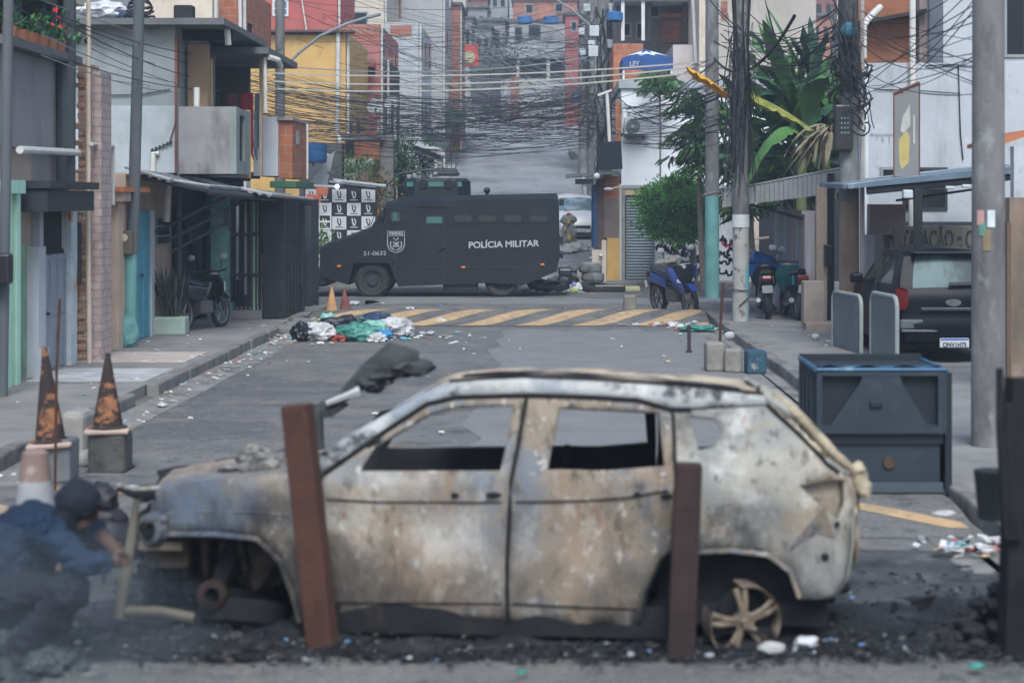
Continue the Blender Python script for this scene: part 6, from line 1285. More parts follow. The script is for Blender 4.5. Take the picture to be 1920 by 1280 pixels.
t = thing('air_conditioner', 'white air conditioner unit with round grille on the white corner house', 'air conditioner', (jx(1190), Yj-.2, jz(262)))
part('case', t, pm('ac_white', (.5,.52,.53), sc=3, var=.06), lambda m: m.rbox((jx(1193), Yj-.22, jz(238)), (.70, .3, .5), .02))
part('fan_grille', t, pm('ac_grey', (.14,.17,.17), sc=4), lambda m: m.lathe([(.2, 0), (.21, -.02), (.19, -.025), (.06, -.03), (.06, -.02)], (jx(1185), Yj-.375, jz(238)), (0, 1, 0), 24))
part('fan_hub', t, pm('ac_white', None), lambda m: m.cyl((jx(1185), Yj-.42, jz(238)), (jx(1185), Yj-.375, jz(238)), .045, n=14))
part('bracket', t, steel_dark, lambda m: (m.box(jx(1177), jx(1179), Yj-.4, Yj, jz(262), jz(256)), m.box(jx(1206), jx(1208), Yj-.4, Yj, jz(262), jz(256)), m.box(jx(1177), jx(1208), Yj-.4, Yj-.36, jz(259), jz(256))))
# graffiti wall
t = thing('graffiti_wall', 'pale garden wall scrawled with black and blue graffiti tags under the clipped tree', 'wall', (6, 51.8, .2))
Yg = 51.8
part('wall', t, pm('graffiti_plaster', (.42,.44,.47), var=.12, sc=1.5, patches=[((.22,.23,.24), 1.4, .5, .66, .6, .7), ((.32,.36,.45), 2, .58, .68, 1, .6)]), lambda m: (m.box(wx(1228, Yg), wx(1402, Yg), Yg, Yg+.2, .2, wz(400, Yg)), m.box(wx(1225, Yg), wx(1405, Yg), Yg-.03, Yg+.23, wz(400, Yg), wz(396, Yg))))
def scrawl(m, cx_, cy_, w_, h_, n, seed, wd):
    r_ = random.Random(seed); pts = []
    for k in range(n): pts.append(Vector((cx_+w_*(k/(n-1)-.5)+r_.uniform(-.1, .1)*w_, cy_+h_*r_.uniform(-.5, .5))))
    sm = []
    for i in range(n-1):
        p0, p1, p2, p3 = pts[max(0, i-1)], pts[i], pts[i+1], pts[min(n-1, i+2)]
        for q in range(4):
            s = q/4; sm.append(.5*((2*p1)+(p2-p0)*s+(2*p0-5*p1+4*p2-p3)*s*s+(3*p1-p0-3*p2+p3)*s**3))
    ribbon(m, sm, wd, Yg-.004)
for lst, mt in (([(1240, 464, 20, 14), (1248, 500, 16, 24), (1262, 470, 22, 16), (1305, 482, 26, 22), (1322, 505, 34, 18), (1355, 478, 26, 14), (1372, 470, 20, 12), (1360, 492, 30, 10), (1362, 510, 34, 14), (1380, 490, 22, 20), (1300, 512, 26, 14), (1276, 462, 16, 10)], pm('black_spray', (.02,.02,.026), var=.3, sc=6)), ([(1352, 448, 20, 14), (1285, 475, 20, 16), (1380, 452, 22, 12)], pm('navy_spray', (.05,.07,.14), sc=6)), ([(1368, 458, 26, 10)], pm('red_spray', (.3,.05,.06), sc=6))):
    def _sc(m):
        for i, (a, b, c_, d_) in enumerate(lst): scrawl(m, wx(a, Yg), wz(b, Yg), c_*Yg/F, d_*Yg/F, 14, i*7+len(lst), .062)
    part('graffiti', t, mt, _sc)
t = thing('back_wall', 'dark doorway and cream jamb at the end of the graffiti wall', 'wall', (8, 51, .2))
part('jamb', t, cream_pl, lambda m: m.box(wx(1404, 51), wx(1423, 51), 51, 51.3, .2, 3.2))
part('doorway', t, pm('dark_doorway', (.022,.025,.033), sc=2), lambda m: m.box(wx(1423, 51)+.001, 14, 51.2, 51.5, .2, 4.0))
part('pink_bar', t, pm('pink_bar', (.34,.25,.24), sc=4), lambda m: m.tube([(wx(1405, 50.5), 50.8, wz(450, 50.8)), (wx(1444, 50.5), 50.8, wz(445, 50.8))], .03, 6))
mb = MB(); mb.add([P(1219, 520, 49.9), P(1226, 531, 49.7), P(1277, 480, 50.6), P(1270, 466, 50.6)]+[p+Vector((0, .06, 0)) for p in (P(1219, 520, 49.9), P(1226, 531, 49.7), P(1277, 480, 50.6), P(1270, 466, 50.6))], [(3,2,1,0), (4,5,6,7), (0,1,5,4), (1,2,6,5), (2,3,7,6), (3,0,4,7)])
tag(mb.build('plank', black_paint), 'black board leaning at an angle behind the blue motorcycle', 'board')
# kiosk between truck and white house
Yk = 52.0
kx = lambda p: wx(p, Yk); kz = lambda p: wz(p, Yk)
t = thing('kiosk', 'small brick and ochre corner kiosk with tin roof beside the roller shutter', 'kiosk', (1.5, 53, .2))
part('brick_wall', t, brick, lambda m: m.box(kx(1133), kx(1161), Yk, Yk+4, kz(372), kz(330)))
part('render_wall', t, pm('brown_render', (.16,.13,.115), sc=2), lambda m: m.box(kx(1133), kx(1161), Yk-.01, Yk+4, kz(446), kz(372)+.001))
part('ochre_base', t, pm('ochre_base', (.46,.29,.10), var=.15, sc=2), lambda m: m.box(kx(1138), kx(1161), Yk-.03, Yk+4, .15, kz(446)-.001))
part('corner_post', t, pm('old_timber', (.09,.065,.06), sc=3, zs=.3), lambda m: (m.box(kx(1120), kx(1133)-.002, Yk-.02, Yk+.3, .9, kz(335))))
part('blue_side', t, pm('blue_panel', (.02,.07,.17), sc=2), lambda m: m.box(kx(1113), kx(1119), Yk-.04, Yk+3, kz(466), kz(346)))
part('base_block', t, cream_pl, lambda m: (m.box(kx(1110), kx(1130), Yk-.05, Yk+.4, .1, kz(468)), m.box(kx(1128), kx(1137), Yk-.06, Yk+.3, .1, kz(450))))
part('tin_roof', t, pm('old_tin', (.07,.075,.08), var=.3, sc=3), lambda m: (corrugated(m, (kx(1060), Yk-.6, kz(333)), (kx(1160), Yk-.6, kz(326)), (kx(1062), Yk+2, kz(326)), 5, .03), m.box(kx(1078), kx(1112), Yk-.4, Yk-.3, kz(346), kz(336))))
part('bulb', t, pm('lamp_white', (.6,.63,.66), sc=3), lambda m: (m.blob((kx(1118), Yk-.6, kz(331)), (.09, .09, .09), 1, .05, 1, 2), m.blob((kx(1140), Yk-.5, kz(355)), (.14, .09, .05), 1, .05, 1, 2), m.tube([(kx(1148), Yk-.4, kz(353)), (kx(1160), Yk-.2, kz(350))], .02, 5)))
mb = MB(); mb.obox((wx(1143, 50.4), 50.4, wz(292, 50.4)), (.68, .05, .78), (0, -.06, 0)); o = mb.build('signboard', pm('navy_board', (.012,.016,.026), sc=3, var=.1)); tag(o, 'blank dark navy signboard hanging above the corner kiosk', 'sign')
mb = MB(); mb.tube([(wx(1143, 50.5), 50.5, wz(268, 50.5)), (wx(1138, 50.5), 50.5, wz(175, 50.5))], .05, 8); mb.obox((wx(1134, 50.5), 50.5, wz(174, 50.5)), (.42, .1, .06), (0, -.35, 0)); tag(mb.build('sign_arm', pvc), 'white post with tilted lamp above the blank navy signboard', 'lamp post')
mb = MB(); mb.box(wx(1154, 51.9), wx(1165, 51.9), 51.85, 51.98, wz(266, 51.9), wz(188, 51.9)); tag(mb.build('brick_pilaster', brick), 'slim orange brick pilaster at the corner of the white house', 'pilaster')
# gazebo on the white house terrace
Yz = 54
t = thing('gazebo', 'blue and white folding gazebo pitched on the white house terrace', 'gazebo', (wx(1214, Yz), Yz+1.2, wz(150, Yz)))
gx = lambda p: wx(p, Yz); gz = lambda p: wz(p, Yz)
gw = (gx(1262)-gx(1167))
part('valance', t, pm('gazebo_blue', (.018,.06,.19), var=.12, sc=2, rough=.6), lambda m: (m.box(gx(1167), gx(1262), Yz, Yz+.03, gz(131), gz(108)), m.box(gx(1167), gx(1167)+.03, Yz+.03, Yz+2.4, gz(131), gz(108)), m.box(gx(1262)-.03, gx(1262), Yz+.03, Yz+2.4, gz(131), gz(108))))
mb = MB(); textmb(mb, 'LEY', gx(1181), gx(1199), gz(124), .14, Yz-.004, .003); mb.build('lettering', white_letter, t)
def _groof(m):
    a = Vector((gx(1214), Yz+1.2, gz(86))); c4 = [Vector((gx(1167), Yz, gz(108))), Vector((gx(1262), Yz, gz(108))), Vector((gx(1262), Yz+2.4, gz(108))), Vector((gx(1167), Yz+2.4, gz(108)))]
    m.add([a]+c4, [(0,1,2), (0,2,3), (0,3,4), (0,4,1)])
part('roof', t, pm('gazebo_blue', None), _groof)
def _gwhite(m):
    a = Vector((gx(1214), Yz+1.2, gz(86))); L, R = Vector((gx(1167), Yz, gz(108))), Vector((gx(1262), Yz, gz(108)))
    for s0, s1, s2 in ((.02, .2, .38), (.62, .8, .98), (.3, .5, .7)):
        p, q, r_ = L.lerp(R, s0), L.lerp(R, s1), L.lerp(R, s2); o_ = Vector((0, -.012, .012))
        m.add([a.lerp(p, .85)+o_, a.lerp(q, .28)+o_, a.lerp(r_, .85)+o_, a.lerp(q, .62)+o_], [(0,3,1), (3,2,1)])
part('white_panel', t, pm('gazebo_white', (.55,.6,.68), sc=3), _gwhite)
[part('leg', t, alu, lambda m: m.box(x-.03, x+.03, y-.03, y+.03, gz(152), gz(131))) for x in (gx(1167)+.04, gx(1262)-.04) for y in (Yz+.06, Yz+2.34)]
pm('old_tin', (.07,.075,.08)); pm('green_fascia', (.04,.12,.07)); corr2 = pm('pale_sheet', (.42,.44,.46), var=.2, sc=2); pm('orange_paint', (.42,.22,.06), sc=1.5, var=.25, patches=[((.3,.27,.25), 1.5, .55, .65, 1, .7)])
# yellow / red / grey tall houses up the left side of the hill
def block(label, x0, x1, yt, Y, dep, mat, roof=None, wins=(), extra=None, cat='house', name='hill_house', group=None, yb=None):
    a, b = wx(x0, Y), wx(x1, Y); z0 = g(Y)-.6 if yb is None else wz(yb, Y); z1 = wz(yt, Y)
    t = thing(name, label, cat, ((a+b)/2, Y+dep/2, z0), group)
    part('wall', t, mat, lambda m: m.box(a, b, Y, Y+dep, z0, z1))
    if roof: part('roof', t, roof, lambda m: m.box(a-.15, b+.15, Y-.15, Y+dep+.15, z1+.002, z1+.16))
    for (u0, u1, v0, v1, *rest) in wins: window_cam(t, u0, u1, v0, v1, Y, rest[0] if rest else grey_alu, rest[1] if len(rest) > 1 else darkin, rest[2] if len(rest) > 2 else 0, rest[3] if len(rest) > 3 else 0, .07)
    if -9.5 < b < -4 and Y < 125:                              # street side of the left-hand hill houses
        q = random.Random(int(x0)); z = g(Y)+.9
        while z < z1-1.2:
            for k in range(max(1, int(dep/2.6))):
                yy = Y+.7+k*2.5+q.uniform(-.2, .3)
                if yy+1.1 < Y+dep: window_side(t, b, yy, yy+q.uniform(.8, 1.15), z+q.uniform(-.1, .1), z+q.uniform(.9, 1.3), 1, q.choice((grey_alu, alu, brick_far)), darkin, q.choice((0, 1)), q.choice((0, 1, 2)), .07)
            z += 2.7
        part('street_awning', t, q.choice((corrug, MC['old_tin'], pm('green_fascia', None))), lambda m: corrugated(m, (b, Y+.4, g(Y)+2.75), (b, Y+dep-.4, g(Y+dep)+2.6), (b+.95, Y+.4, g(Y)+2.4), 4, .04))
        part('drain', t, pvc, lambda m: m.tube([(b+.06, Y+.15, g(Y)), (b+.06, Y+.15, z1)], .05, 6))
    if extra: extra(t, Y)
    return t
yel = pm('yellow_plaster', (.52,.33,.12), var=.14, sc=1, patches=[((.4,.27,.13), 1.2, .5, .64, .4, .7), ((.6,.46,.26), 1.8, .58, .7, .6, .6), ((.2,.15,.1), 3, .64, .74, .3, .6)])
redp = pm('red_plaster', (.36,.10,.09), var=.15, sc=1, patches=[((.27,.09,.085), 1.3, .5, .64, .5, .7), ((.42,.2,.18), 2, .6, .7, 1, .5)])
pinkr = pm('pink_red_plaster', (.37,.13,.115), var=.15, sc=1, patches=[((.24,.12,.1), 1.3, .5, .64, .5, .7), ((.36,.3,.29), 1.6, .6, .68, .6, .8)])
greyw = pm('grey_white_plaster', (.40,.43,.46), var=.1, sc=.8, patches=[((.2,.21,.24), 1, .5, .66, .2, .7), ((.33,.28,.24), 2, .6, .7, 1, .5)])
def ye(t, Y):
    part('downpipe', t, pvc, lambda m: m.tube([(wx(635, Y), Y-.1, wz(62, Y)), (wx(633, Y), Y-.1, wz(250, Y)), (wx(638, Y), Y-.15, wz(262, Y)), (wx(638, Y), Y-.15, wz(300, Y))], .07, 8))
    part('eave', t, pm('dark_tile', (.09,.065,.06), var=.4, sc=5), lambda m: m.box(wx(470, Y), wx(664, Y), Y-.3, Y+.4, wz(62, Y), wz(58, Y)))
    part('eave_strip', t, pm('dark_brown_strip', (.10,.09,.06), var=.5, sc=6), lambda m: m.box(wx(476, Y), wx(642, Y), Y-.01, Y+.02, wz(66, Y), wz(62, Y)-.001))  # dark strip along the wall just below the eave
block('long blank ochre-yellow house with a white downpipe on its corner', 470, 648, 60, 58, 7, yel, None, (), ye)
def re_(t, Y): part('gable_pipe', t, pvc, lambda m: m.tube([(wx(562, Y), Y-.15, wz(-30, Y)), (wx(576, Y), Y-.15, wz(60, Y))], .03, 6))
block('faded red house with white louvred window above the yellow house', 484, 632, -60, 67, 6, redp, None, ((511, 541, -12, 31, alu, pm('blue_pane', (.10,.15,.22), sc=3, rough=.3), 0, 2),), re_)
def pk_(t, Y):
    part('awning', t, pm('maroon_awning', (.17,.06,.05), sc=3), lambda m: m.add([P(644, 122, Y-.6), P(706, 124, Y-.6), P(702, 108, Y), P(646, 106, Y), P(644, 125, Y-.6), P(706, 127, Y-.6), P(702, 111, Y), P(646, 109, Y)], [(0,1,2,3), (7,6,5,4), (0,4,5,1), (1,5,6,2), (2,6,7,3), (3,7,4,0)]))
    part('recess', t, darkin, lambda m: m.box(wx(645, Y), wx(704, Y), Y-.02, Y+.05, wz(142, Y), wz(126, Y)))
    part('grey_lower_wall', t, grey_pl, lambda m: m.box(wx(642, Y), wx(674, Y), Y-.04, Y+.05, wz(236, Y), wz(162, Y)))
    part('terracotta_band', t, brick_far, lambda m: m.box(wx(640, Y), wx(712, Y), Y-.03, Y+.06, wz(66, Y), wz(46, Y)))
block('tall pinkish red house with a maroon awning half way up', 640, 712, 46, 66, 8, pinkr, None, (), pk_)
block('narrow dark gap house squeezed beside the pinkish red house', 708, 724, 112, 68, 6, pm('dark_gap', (.04,.045,.055), sc=2), None, ())
def gr_(t, Y): part('brick_patch', t, brick_far, lambda m: m.box(wx(732, Y), wx(772, Y), Y-.02, Y+.05, wz(68, Y), wz(48, Y)))
block('tall grey-white rendered house with bare brick patch near its top', 721, 785, 42, 76, 8, greyw, None, (), gr_)
block('cream concrete house with an open roof frame above the red house', 648, 720, -40, 84, 8, cream_pl, slabm, ((660, 690, 22, 60),))
block('grey concrete house with rough brick strip high on the hill', 715, 830, -60, 92, 8, wallm('concrete_grey', (.32,.32,.33)), slabm, ((745, 752, 0, 35, brick_far, brick_far),))
block('cream house with green awning beside the wire tangle', 768, 800, 22, 95, 6, cream_pl, None, ())
block('bare brick upper storey beside the hill top pole', 818, 862, 10, 100, 6, brick_far, slabm, ())
block('dim brick storey with a grey door up the hill', 800, 850, 60, 102, 6, pm('dull_red', (.2,.09,.07), sc=2), slabm, ((822, 836, 70, 100),))
block('beige rooftop house set back above the pale blue side wall', 262, 398, -30, 46, 5, cream_pl, None, ((330, 362, 14, 36, black_paint),), yb=60)
block('bare brick rooftop storey beside the faded red house', 398, 452, -30, 47, 5, brick, None, (), lambda t, Y: part('pipe', t, pvc, lambda m: m.tube([(wx(451, Y), Y-.1, wz(-20, Y)), (wx(452, Y), Y-.1, wz(95, Y))], .05, 8)), yb=100)
r_ = random.Random(8)
for lb, px, py, c_, w_ in (('white tarpaulin bundle on the flat roof edge', 195, 20, (.45,.46,.5), .38), ('blue plastic drum lying on the flat roof', 228, 22, (.05,.14,.26), .2), ('red folded chair lying on the flat roof', 238, 26, (.25,.05,.05), .26), ('dark tyre-like coil on the flat roof', 262, 24, (.03,.03,.035), .28), ('black rooftop box standing on the flat roof', 346, 26, (.02,.022,.025), .2)):
    c = P(px, py, 34.2); mb = MB()
    if 'box' in lb: mb.rbox((c.x, c.y, c.z), (.36, .3, .3), .03)
    elif 'coil' in lb: [mb.tube([c+Vector((.28*math.cos(a)*(1-.08*k), .2*math.sin(a), .08*k-.1+.05*math.sin(a*2+k))) for a in [i*.5 for i in range(14)]], .022, 5) for k in range(5)]
    elif 'chair' in lb: [mb.tube([c+Vector((-.2+.05*k, 0, -.12)), c+Vector((.1+.06*k, .1, .16))], .02, 5) for k in range(4)]
    elif 'drum' in lb: mb.cyl(c+Vector((-.25, 0, -.02)), c+Vector((.2, .1, -.02)), .14, n=16)
    else: mb.blob(c, (.45, .3, .16), 3, .4, 2.2, 3)
    tag(mb.build('roof_clutter' if 'box' not in lb else 'rooftop_box', pm('clutter_'+lb.split()[0]+lb.split()[1], c_, sc=5, var=.3, bump=.3)), lb, 'clutter', 'clutter on the flat roof')
# low corner shop beyond the junction, left
Yl = 54
t = thing('corner_shop', 'low bare brick corner shop with sagging white awning beyond the truck', 'shop', (wx(680, Yl), Yl, .2))
part('wall', t, brick, lambda m: (m.box(wx(646, Yl), wx(712, Yl), Yl, Yl+3.4, .2, wz(262, Yl))))
part('fascia', t, grey_pl, lambda m: m.box(wx(640, Yl), wx(720, Yl), Yl-.05, Yl+3.5, wz(262, Yl)+.002, wz(252, Yl)))
part('lower_wall', t, pm('mural_white', (.42,.44,.44), var=.2, sc=2, patches=[((.14,.22,.12), 2.4, .5, .62, 1, .8)]), lambda m: m.box(wx(646, Yl), wx(700, Yl), Yl-.06, Yl, .2, wz(298, Yl)))
part('doorway', t, darkin, lambda m: m.box(wx(648, Yl), wx(664, Yl), Yl-.02, Yl+.02, wz(296, Yl), wz(266, Yl)))
part('timber', t, pm('dark_timber', (.07,.05,.05), sc=3, zs=.3), lambda m: m.add([P(703, 300, Yl-.3), P(712, 300, Yl-.3), P(708, 380, Yl-.3), P(694, 380, Yl-.3)]+[p+Vector((0, .1, 0)) for p in (P(703, 300, Yl-.3), P(712, 300, Yl-.3), P(708, 380, Yl-.3), P(694, 380, Yl-.3))], [(3,2,1,0), (4,5,6,7), (0,1,5,4), (1,2,6,5), (2,3,7,6), (3,0,4,7)]))
part('pier', t, grey_pl, lambda m: m.box(wx(712, Yl), wx(736, Yl), Yl+.2, Yl+.5, .2, wz(250, Yl)))
part('dark_side', t, darkin, lambda m: m.box(wx(734, Yl), wx(760, Yl+2), Yl+2, Yl+2.3, .2, wz(290, Yl)))
corr2 = pm('pale_sheet', (.42,.44,.46), var=.2, sc=2)
mb = MB(); corrugated(mb, P(776, 262, 57), P(829, 282, 56), P(779, 272, 55), 3, .05); corrugated(mb, P(782, 276, 57), P(826, 292, 56), P(784, 286, 55), 2, .05)
tag(mb.build('tin_roof', corr2), 'tilted ridged pale roof sheets over the greenery behind the truck turret', 'roof')
# chequered hoarding with logo tiles
Yq = 50.9
t = thing('chequered_hoarding', 'black and white chequered hoarding of printed logo tiles behind the truck bonnet', 'hoarding', (wx(635, Yq), Yq, .2))
wtile, btile = pm('white_tile', (.5,.5,.52), sc=3, var=.08), pm('black_tile', (.025,.025,.03), sc=3, var=.2)
cols = [572, 596, 622, 650, 677, 704]; rows = [354, 380, 405, 431, 456, 482]
part('backing', t, btile, lambda m: m.box(wx(570, Yq), wx(706, Yq), Yq+.03, Yq+.1, .2, wz(350, Yq)))
def tiles(m, k):
    for i in range(5):
        for j in range(5):
            if (i+j) % 2 == k: m.box(wx(cols[i], Yq)+.01, wx(cols[i+1], Yq)-.01, Yq, Yq+.029, wz(rows[j+1], Yq)+.01, wz(rows[j], Yq)-.01)
part('white_tiles', t, wtile, lambda m: tiles(m, 0)); part('black_tiles', t, btile, lambda m: tiles(m, 1))
def logos(m, k):
    for i in range(5):
        for j in range(5):
            if (i+j) % 2 == k:
                cx_ = (wx(cols[i], Yq)+wx(cols[i+1], Yq))/2; cz_ = (wz(rows[j], Yq)+wz(rows[j+1], Yq))/2+.03
                ribbon(m, [(cx_-.05, cz_+.1), (cx_-.03, cz_-.04), (cx_+.01, cz_-.08)], .035, Yq-.004); ribbon(m, [(cx_+.02, cz_+.09), (cx_+.05, cz_), (cx_+.03, cz_-.09), (cx_-.03, cz_-.1)], .03, Yq-.0045)
                ribbon(m, [(cx_-.11, cz_-.15), (cx_+.11, cz_-.15)], .022, Yq-.004)
part('logo', t, btile, lambda m: logos(m, 0)); part('logo', t, wtile, lambda m: logos(m, 1))
part('top_tube', t, pm('white_fluorescent', (.3,.32,.35), sc=3), lambda m: (m.tube([P(625, 338, Yq-.4), P(730, 350, Yq-.4)], .05, 8), m.tube([P(572, 348, Yq-.4), P(628, 350, Yq-.4)], .035, 8)))
part('top_beam', t, black_paint, lambda m: m.tube([P(618, 342, Yq-.35), P(705, 352, Yq-.35)], .07, 8))
part('spotlight', t, pm('lit_lamp', (.7,.7,.9), emit=((.75,.75,1.0), 6), bump=0), lambda m: m.blob(P(632, 350, Yq-.5), (.055, .055, .055), 1, 0, 1, 2))
mb = MB(); Yo = 49.6
for a, b, c_, d_ in ((604, 358, 22, 15), (588, 372, 28, 14), (578, 384, 14, 20)): mb.obox(P(a, b, Yo), (c_*Yo/F, .04, d_*Yo/F), (.2, .12, .1))
tag(mb.build('bunting', pm('orange_cloth', (.42,.13,.08), sc=4, var=.2)), 'torn orange cloth hanging before the chequered hoarding', 'cloth')
mb = MB(); Yo = 50
for k in range(5): mb.box(wx(598, Yo), wx(620, Yo), Yo, Yo+.05, wz(400+k*14+3, Yo), wz(400+k*14, Yo))
for a in (597, 619): mb.box(wx(a, Yo), wx(a+2.2, Yo), Yo-.01, Yo+.06, .2, wz(380, Yo))
tag(mb.build('rack', alu), 'white metal ladder rack standing in front of the chequered hoarding', 'rack')
# white awning cloth, satellite dishes, water tank
t = thing('awning_house', 'small dark house under a white sheet beside the brick corner block', 'house', (wx(600, 53.5), 53.5, .2))
part('wall', t, pm('dim_wall', (.12,.12,.13), sc=2), lambda m: m.box(wx(560, 53.5), wx(640, 53.5), 53.6, 56, .2, wz(268, 53.5)))
part('pale_side', t, white_dirty, lambda m: m.add([P(575, 352, 53), P(612, 352, 53), P(627, 285, 53), P(610, 300, 53)], [(0,1,2,3)]))
part('window', t, alu, lambda m: m.box(wx(598, 53.4), wx(612, 53.4), 53.5, 53.58, wz(290, 53.4), wz(274, 53.4)))
mb = MB(); vs = []
for j in range(7):
    for i in range(9): vs.append((wx(584+46*i/8-4*j*(i/8), 52.6), 52.6+.05*math.sin(i*1.7), wz(286+(4*math.sin(i*1.3))+(26-i*1.5)*j/6, 52.6)))
mb.add(vs, [(j*9+i, j*9+i+1, (j+1)*9+i+1, (j+1)*9+i) for j in range(6) for i in range(8)])
o = mb.build('sheet', pm('white_cloth', (.6,.62,.66), sc=4, var=.08), smooth=True); solid(o, .015); tag(o, 'white cloth sheet slung on a line by the brick corner block', 'cloth')
mb = MB(); mb.lathe([(.32, 0), (.36, .05), (.36, .5), (.33, .55), (.001, .6)], (wx(586, 52), 52.4, wz(305, 52.4)), (0, 0, 1), 20); tag(mb.build('water_tank', pm('tank_blue', (.03,.12,.3), sc=3), smooth=True), 'blue water tank by the brick corner block', 'water tank', 'blue water tanks')
def dish(label, px, py, Y, r_, post_y):
    c = P(px, py, Y); t = thing('satellite_dish', label, 'satellite dish', (c.x, c.y, wz(post_y, Y)), 'satellite dishes')
    part('dish', t, pm('dish_grey', (.36,.39,.42), sc=3, var=.1), lambda m: m.lathe([(r_*math.sin(a), -.25*r_*(1-math.cos(a)*0)-.35*r_*math.sin(a)**2*0+.3*r_*math.sin(a)**2*-1) for a in [i*.2 for i in range(8)]], c, (.25, .85, -.35), 22), True)
    part('feed_arm', t, steel_dark, lambda m: (m.tube([c+Vector((0, -.1, -r_*.9)), c+Vector((0, -r_*1.1, -.1))], .015, 5), m.blob(c+Vector((0, -r_*1.1, -.08)), (.05, .05, .05), 1, 0, 1, 2)))
    part('mast', t, pvc, lambda m: m.tube([c+Vector((.05, .12, 0)), (c.x+.05, c.y+.12, wz(post_y, Y))], .04, 6))
dish('larger grey satellite dish beside the pinkish red house', 706, 202, 62, .29, 300)
dish('smaller satellite dish on a white mast right of its larger neighbour', 737, 196, 62, .27, 262)
# street end: dark canopy house, green hedge wall and red sign
Ye = 126
t = thing('canopy_house', 'wide grey roofed building closing the top of the street with dark open front', 'building', (wx(1000, Ye), Ye, g(Ye)))
ex = lambda p: wx(p, Ye); ezz = lambda p: wz(p, Ye)
part('wall', t, pm('dark_front', (.11,.115,.125), sc=.5), lambda m: m.box(ex(880), ex(1100), Ye+1.5, Ye+6, g(Ye), ezz(96)))
part('roof', t, pm('grey_roof', (.24,.24,.245), sc=.5, var=.2), lambda m: m.add([(ex(940), Ye-1, ezz(108)), (ex(1062), Ye-1, ezz(108)), (ex(1050), Ye+5, ezz(70)), (ex(950), Ye+5, ezz(70)), (ex(940), Ye-1, ezz(112)), (ex(1062), Ye-1, ezz(112)), (ex(1050), Ye+5, ezz(74)), (ex(950), Ye+5, ezz(74))], [(0,1,2,3), (7,6,5,4), (0,4,5,1), (1,5,6,2), (2,6,7,3), (3,7,4,0)]))
[part('post', t, pvc, lambda m: m.box(ex(a)-.12, ex(a)+.12, Ye-.8, Ye-.56, g(Ye), ezz(110))) for a in (972, 1028)]
part('counter', t, pm('pale_counter', (.38,.40,.42), sc=.8, var=.25, patches=[((.12,.25,.3), 2, .55, .64, 1, .7), ((.2,.13,.12), 2.4, .56, .65, 1, .7)]), lambda m: m.box(ex(940), ex(1085), Ye-1, Ye-.7, g(Ye), ezz(150)))
part('pier', t, brick_far, lambda m: m.box(ex(958), ex(974), Ye-1.2, Ye-.9, g(Ye), ezz(146)))
mb = MB(); mb.obox(P(879, 104, 112), (1.2, .12, 1.35), (0, 0, 0)); sg = mb.build('shop_sign', pm('sign_red', (.42,.045,.04), sc=2, var=.1)); tag(sg, 'square red sign with a round pale emblem up the hill', 'sign')
mb = MB(); c = P(879, 108, 111.9); mb.cyl(c, c+Vector((0, -.03, 0)), .4, n=22); mb.build('emblem', pm('sign_cream', (.40,.36,.22), sc=4, patches=[((.1,.2,.12), 3, .5, .6, 1, .8)]), sg)
# people far up the street: two small standing figures
def small_person(label, px, pyb, Y, top, bot, seed=0):
    x = wx(px, Y); z = wz(pyb, Y); t = thing('person', label, 'person', (x, Y, z), 'people far up the street'); B = lambda a, b, c_: Vector((x+a, Y+b, z+c_))
    mb = MB(); limb(mb, [B(0, 0, .95), B(0, 0, 1.35), B(0, 0, 1.5)], [.13, .15, .05]); mb.blob(B(0, -.01, 1.62), (.085, .1, .125), 0, 0, 1, 2); mb.blob(B(0, -.11, 1.61), (.018, .02, .025), 0, 0, 1, 1)
    for s in (-1, 1): limb(mb, [B(s*.17, 0, 1.4), B(s*.23, .02, 1.12), B(s*.24, -.05, .85)], [.055, .042, .035]); limb(mb, [B(s*.08, 0, .95), B(s*.1, -.02, .5), B(s*.1, .02, .05)], [.095, .065, .045])
    remesh(mb, 'body', skinm, t, .025, 1)
    mb = MB(); limb(mb, [B(0, 0, .9), B(0, 0, 1.2), B(0, 0, 1.42)], [.16, .17, .12]); [limb(mb, [B(s*.16, 0, 1.4), B(s*.22, .01, 1.16)], [.075, .06]) for s in (-1, 1)]; remesh(mb, 'shirt', top, t, .03, 1)
    mb = MB(); [limb(mb, [B(s*.07, 0, .95), B(s*.1, -.02, .5), B(s*.1, .02, .1)], [.12, .085, .065]) for s in (-1, 1)]; remesh(mb, 'trousers', bot, t, .03, 1)
small_person('dark clothed person standing at the left kerb of the upper street', 846, 258, 112, pm('dark_shirt', (.03,.03,.04), sc=4), pm('dark_trousers', None))
# right hill houses
def r1(t, Y):
    part('terrace_roof', t, pm('blue_white_sheet', (.42,.45,.5), sc=2), lambda m: m.box(wx(1150, Y), wx(1305, Y), Y-2, Y+.5, wz(12, Y), wz(6, Y)))
    [part('post', t, alu, lambda m: m.box(wx(a, Y)-.06, wx(a, Y)+.06, Y-1.9, Y-1.78, wz(85, Y), wz(12, Y))) for a in (1164, 1201)]
    part('orange_tiles', t, pm('orange_tile', (.42,.17,.06), sc=3), lambda m: m.box(wx(1240, Y), wx(1302, Y), Y-.3, Y, wz(34, Y), wz(27, Y)))
    part('red_storey', t, brick_far, lambda m: m.box(wx(1243, Y), wx(1300, Y), Y-.1, Y, wz(80, Y), wz(42, Y)))
    [part('iron_post', t, black_paint, lambda m: m.box(wx(a, Y)-.08, wx(a, Y)+.08, Y-1.2, Y-1.05, wz(85, Y), wz(-20, Y))) for a in (1214, 1279)]
block('dark grey terrace house with orange tiles and white posts above the gazebo', 1155, 1310, -40, 66, 7, pm('dark_grey_plaster', (.15,.14,.14), sc=1.5, var=.2, patches=[((.3,.22,.18), 1.5, .56, .66, 1, .7)]), None, ((1164, 1184, 42, 70), (1192, 1206, 42, 75), (1216, 1238, 10, 34)), r1)  # dark grey wall with brown patches
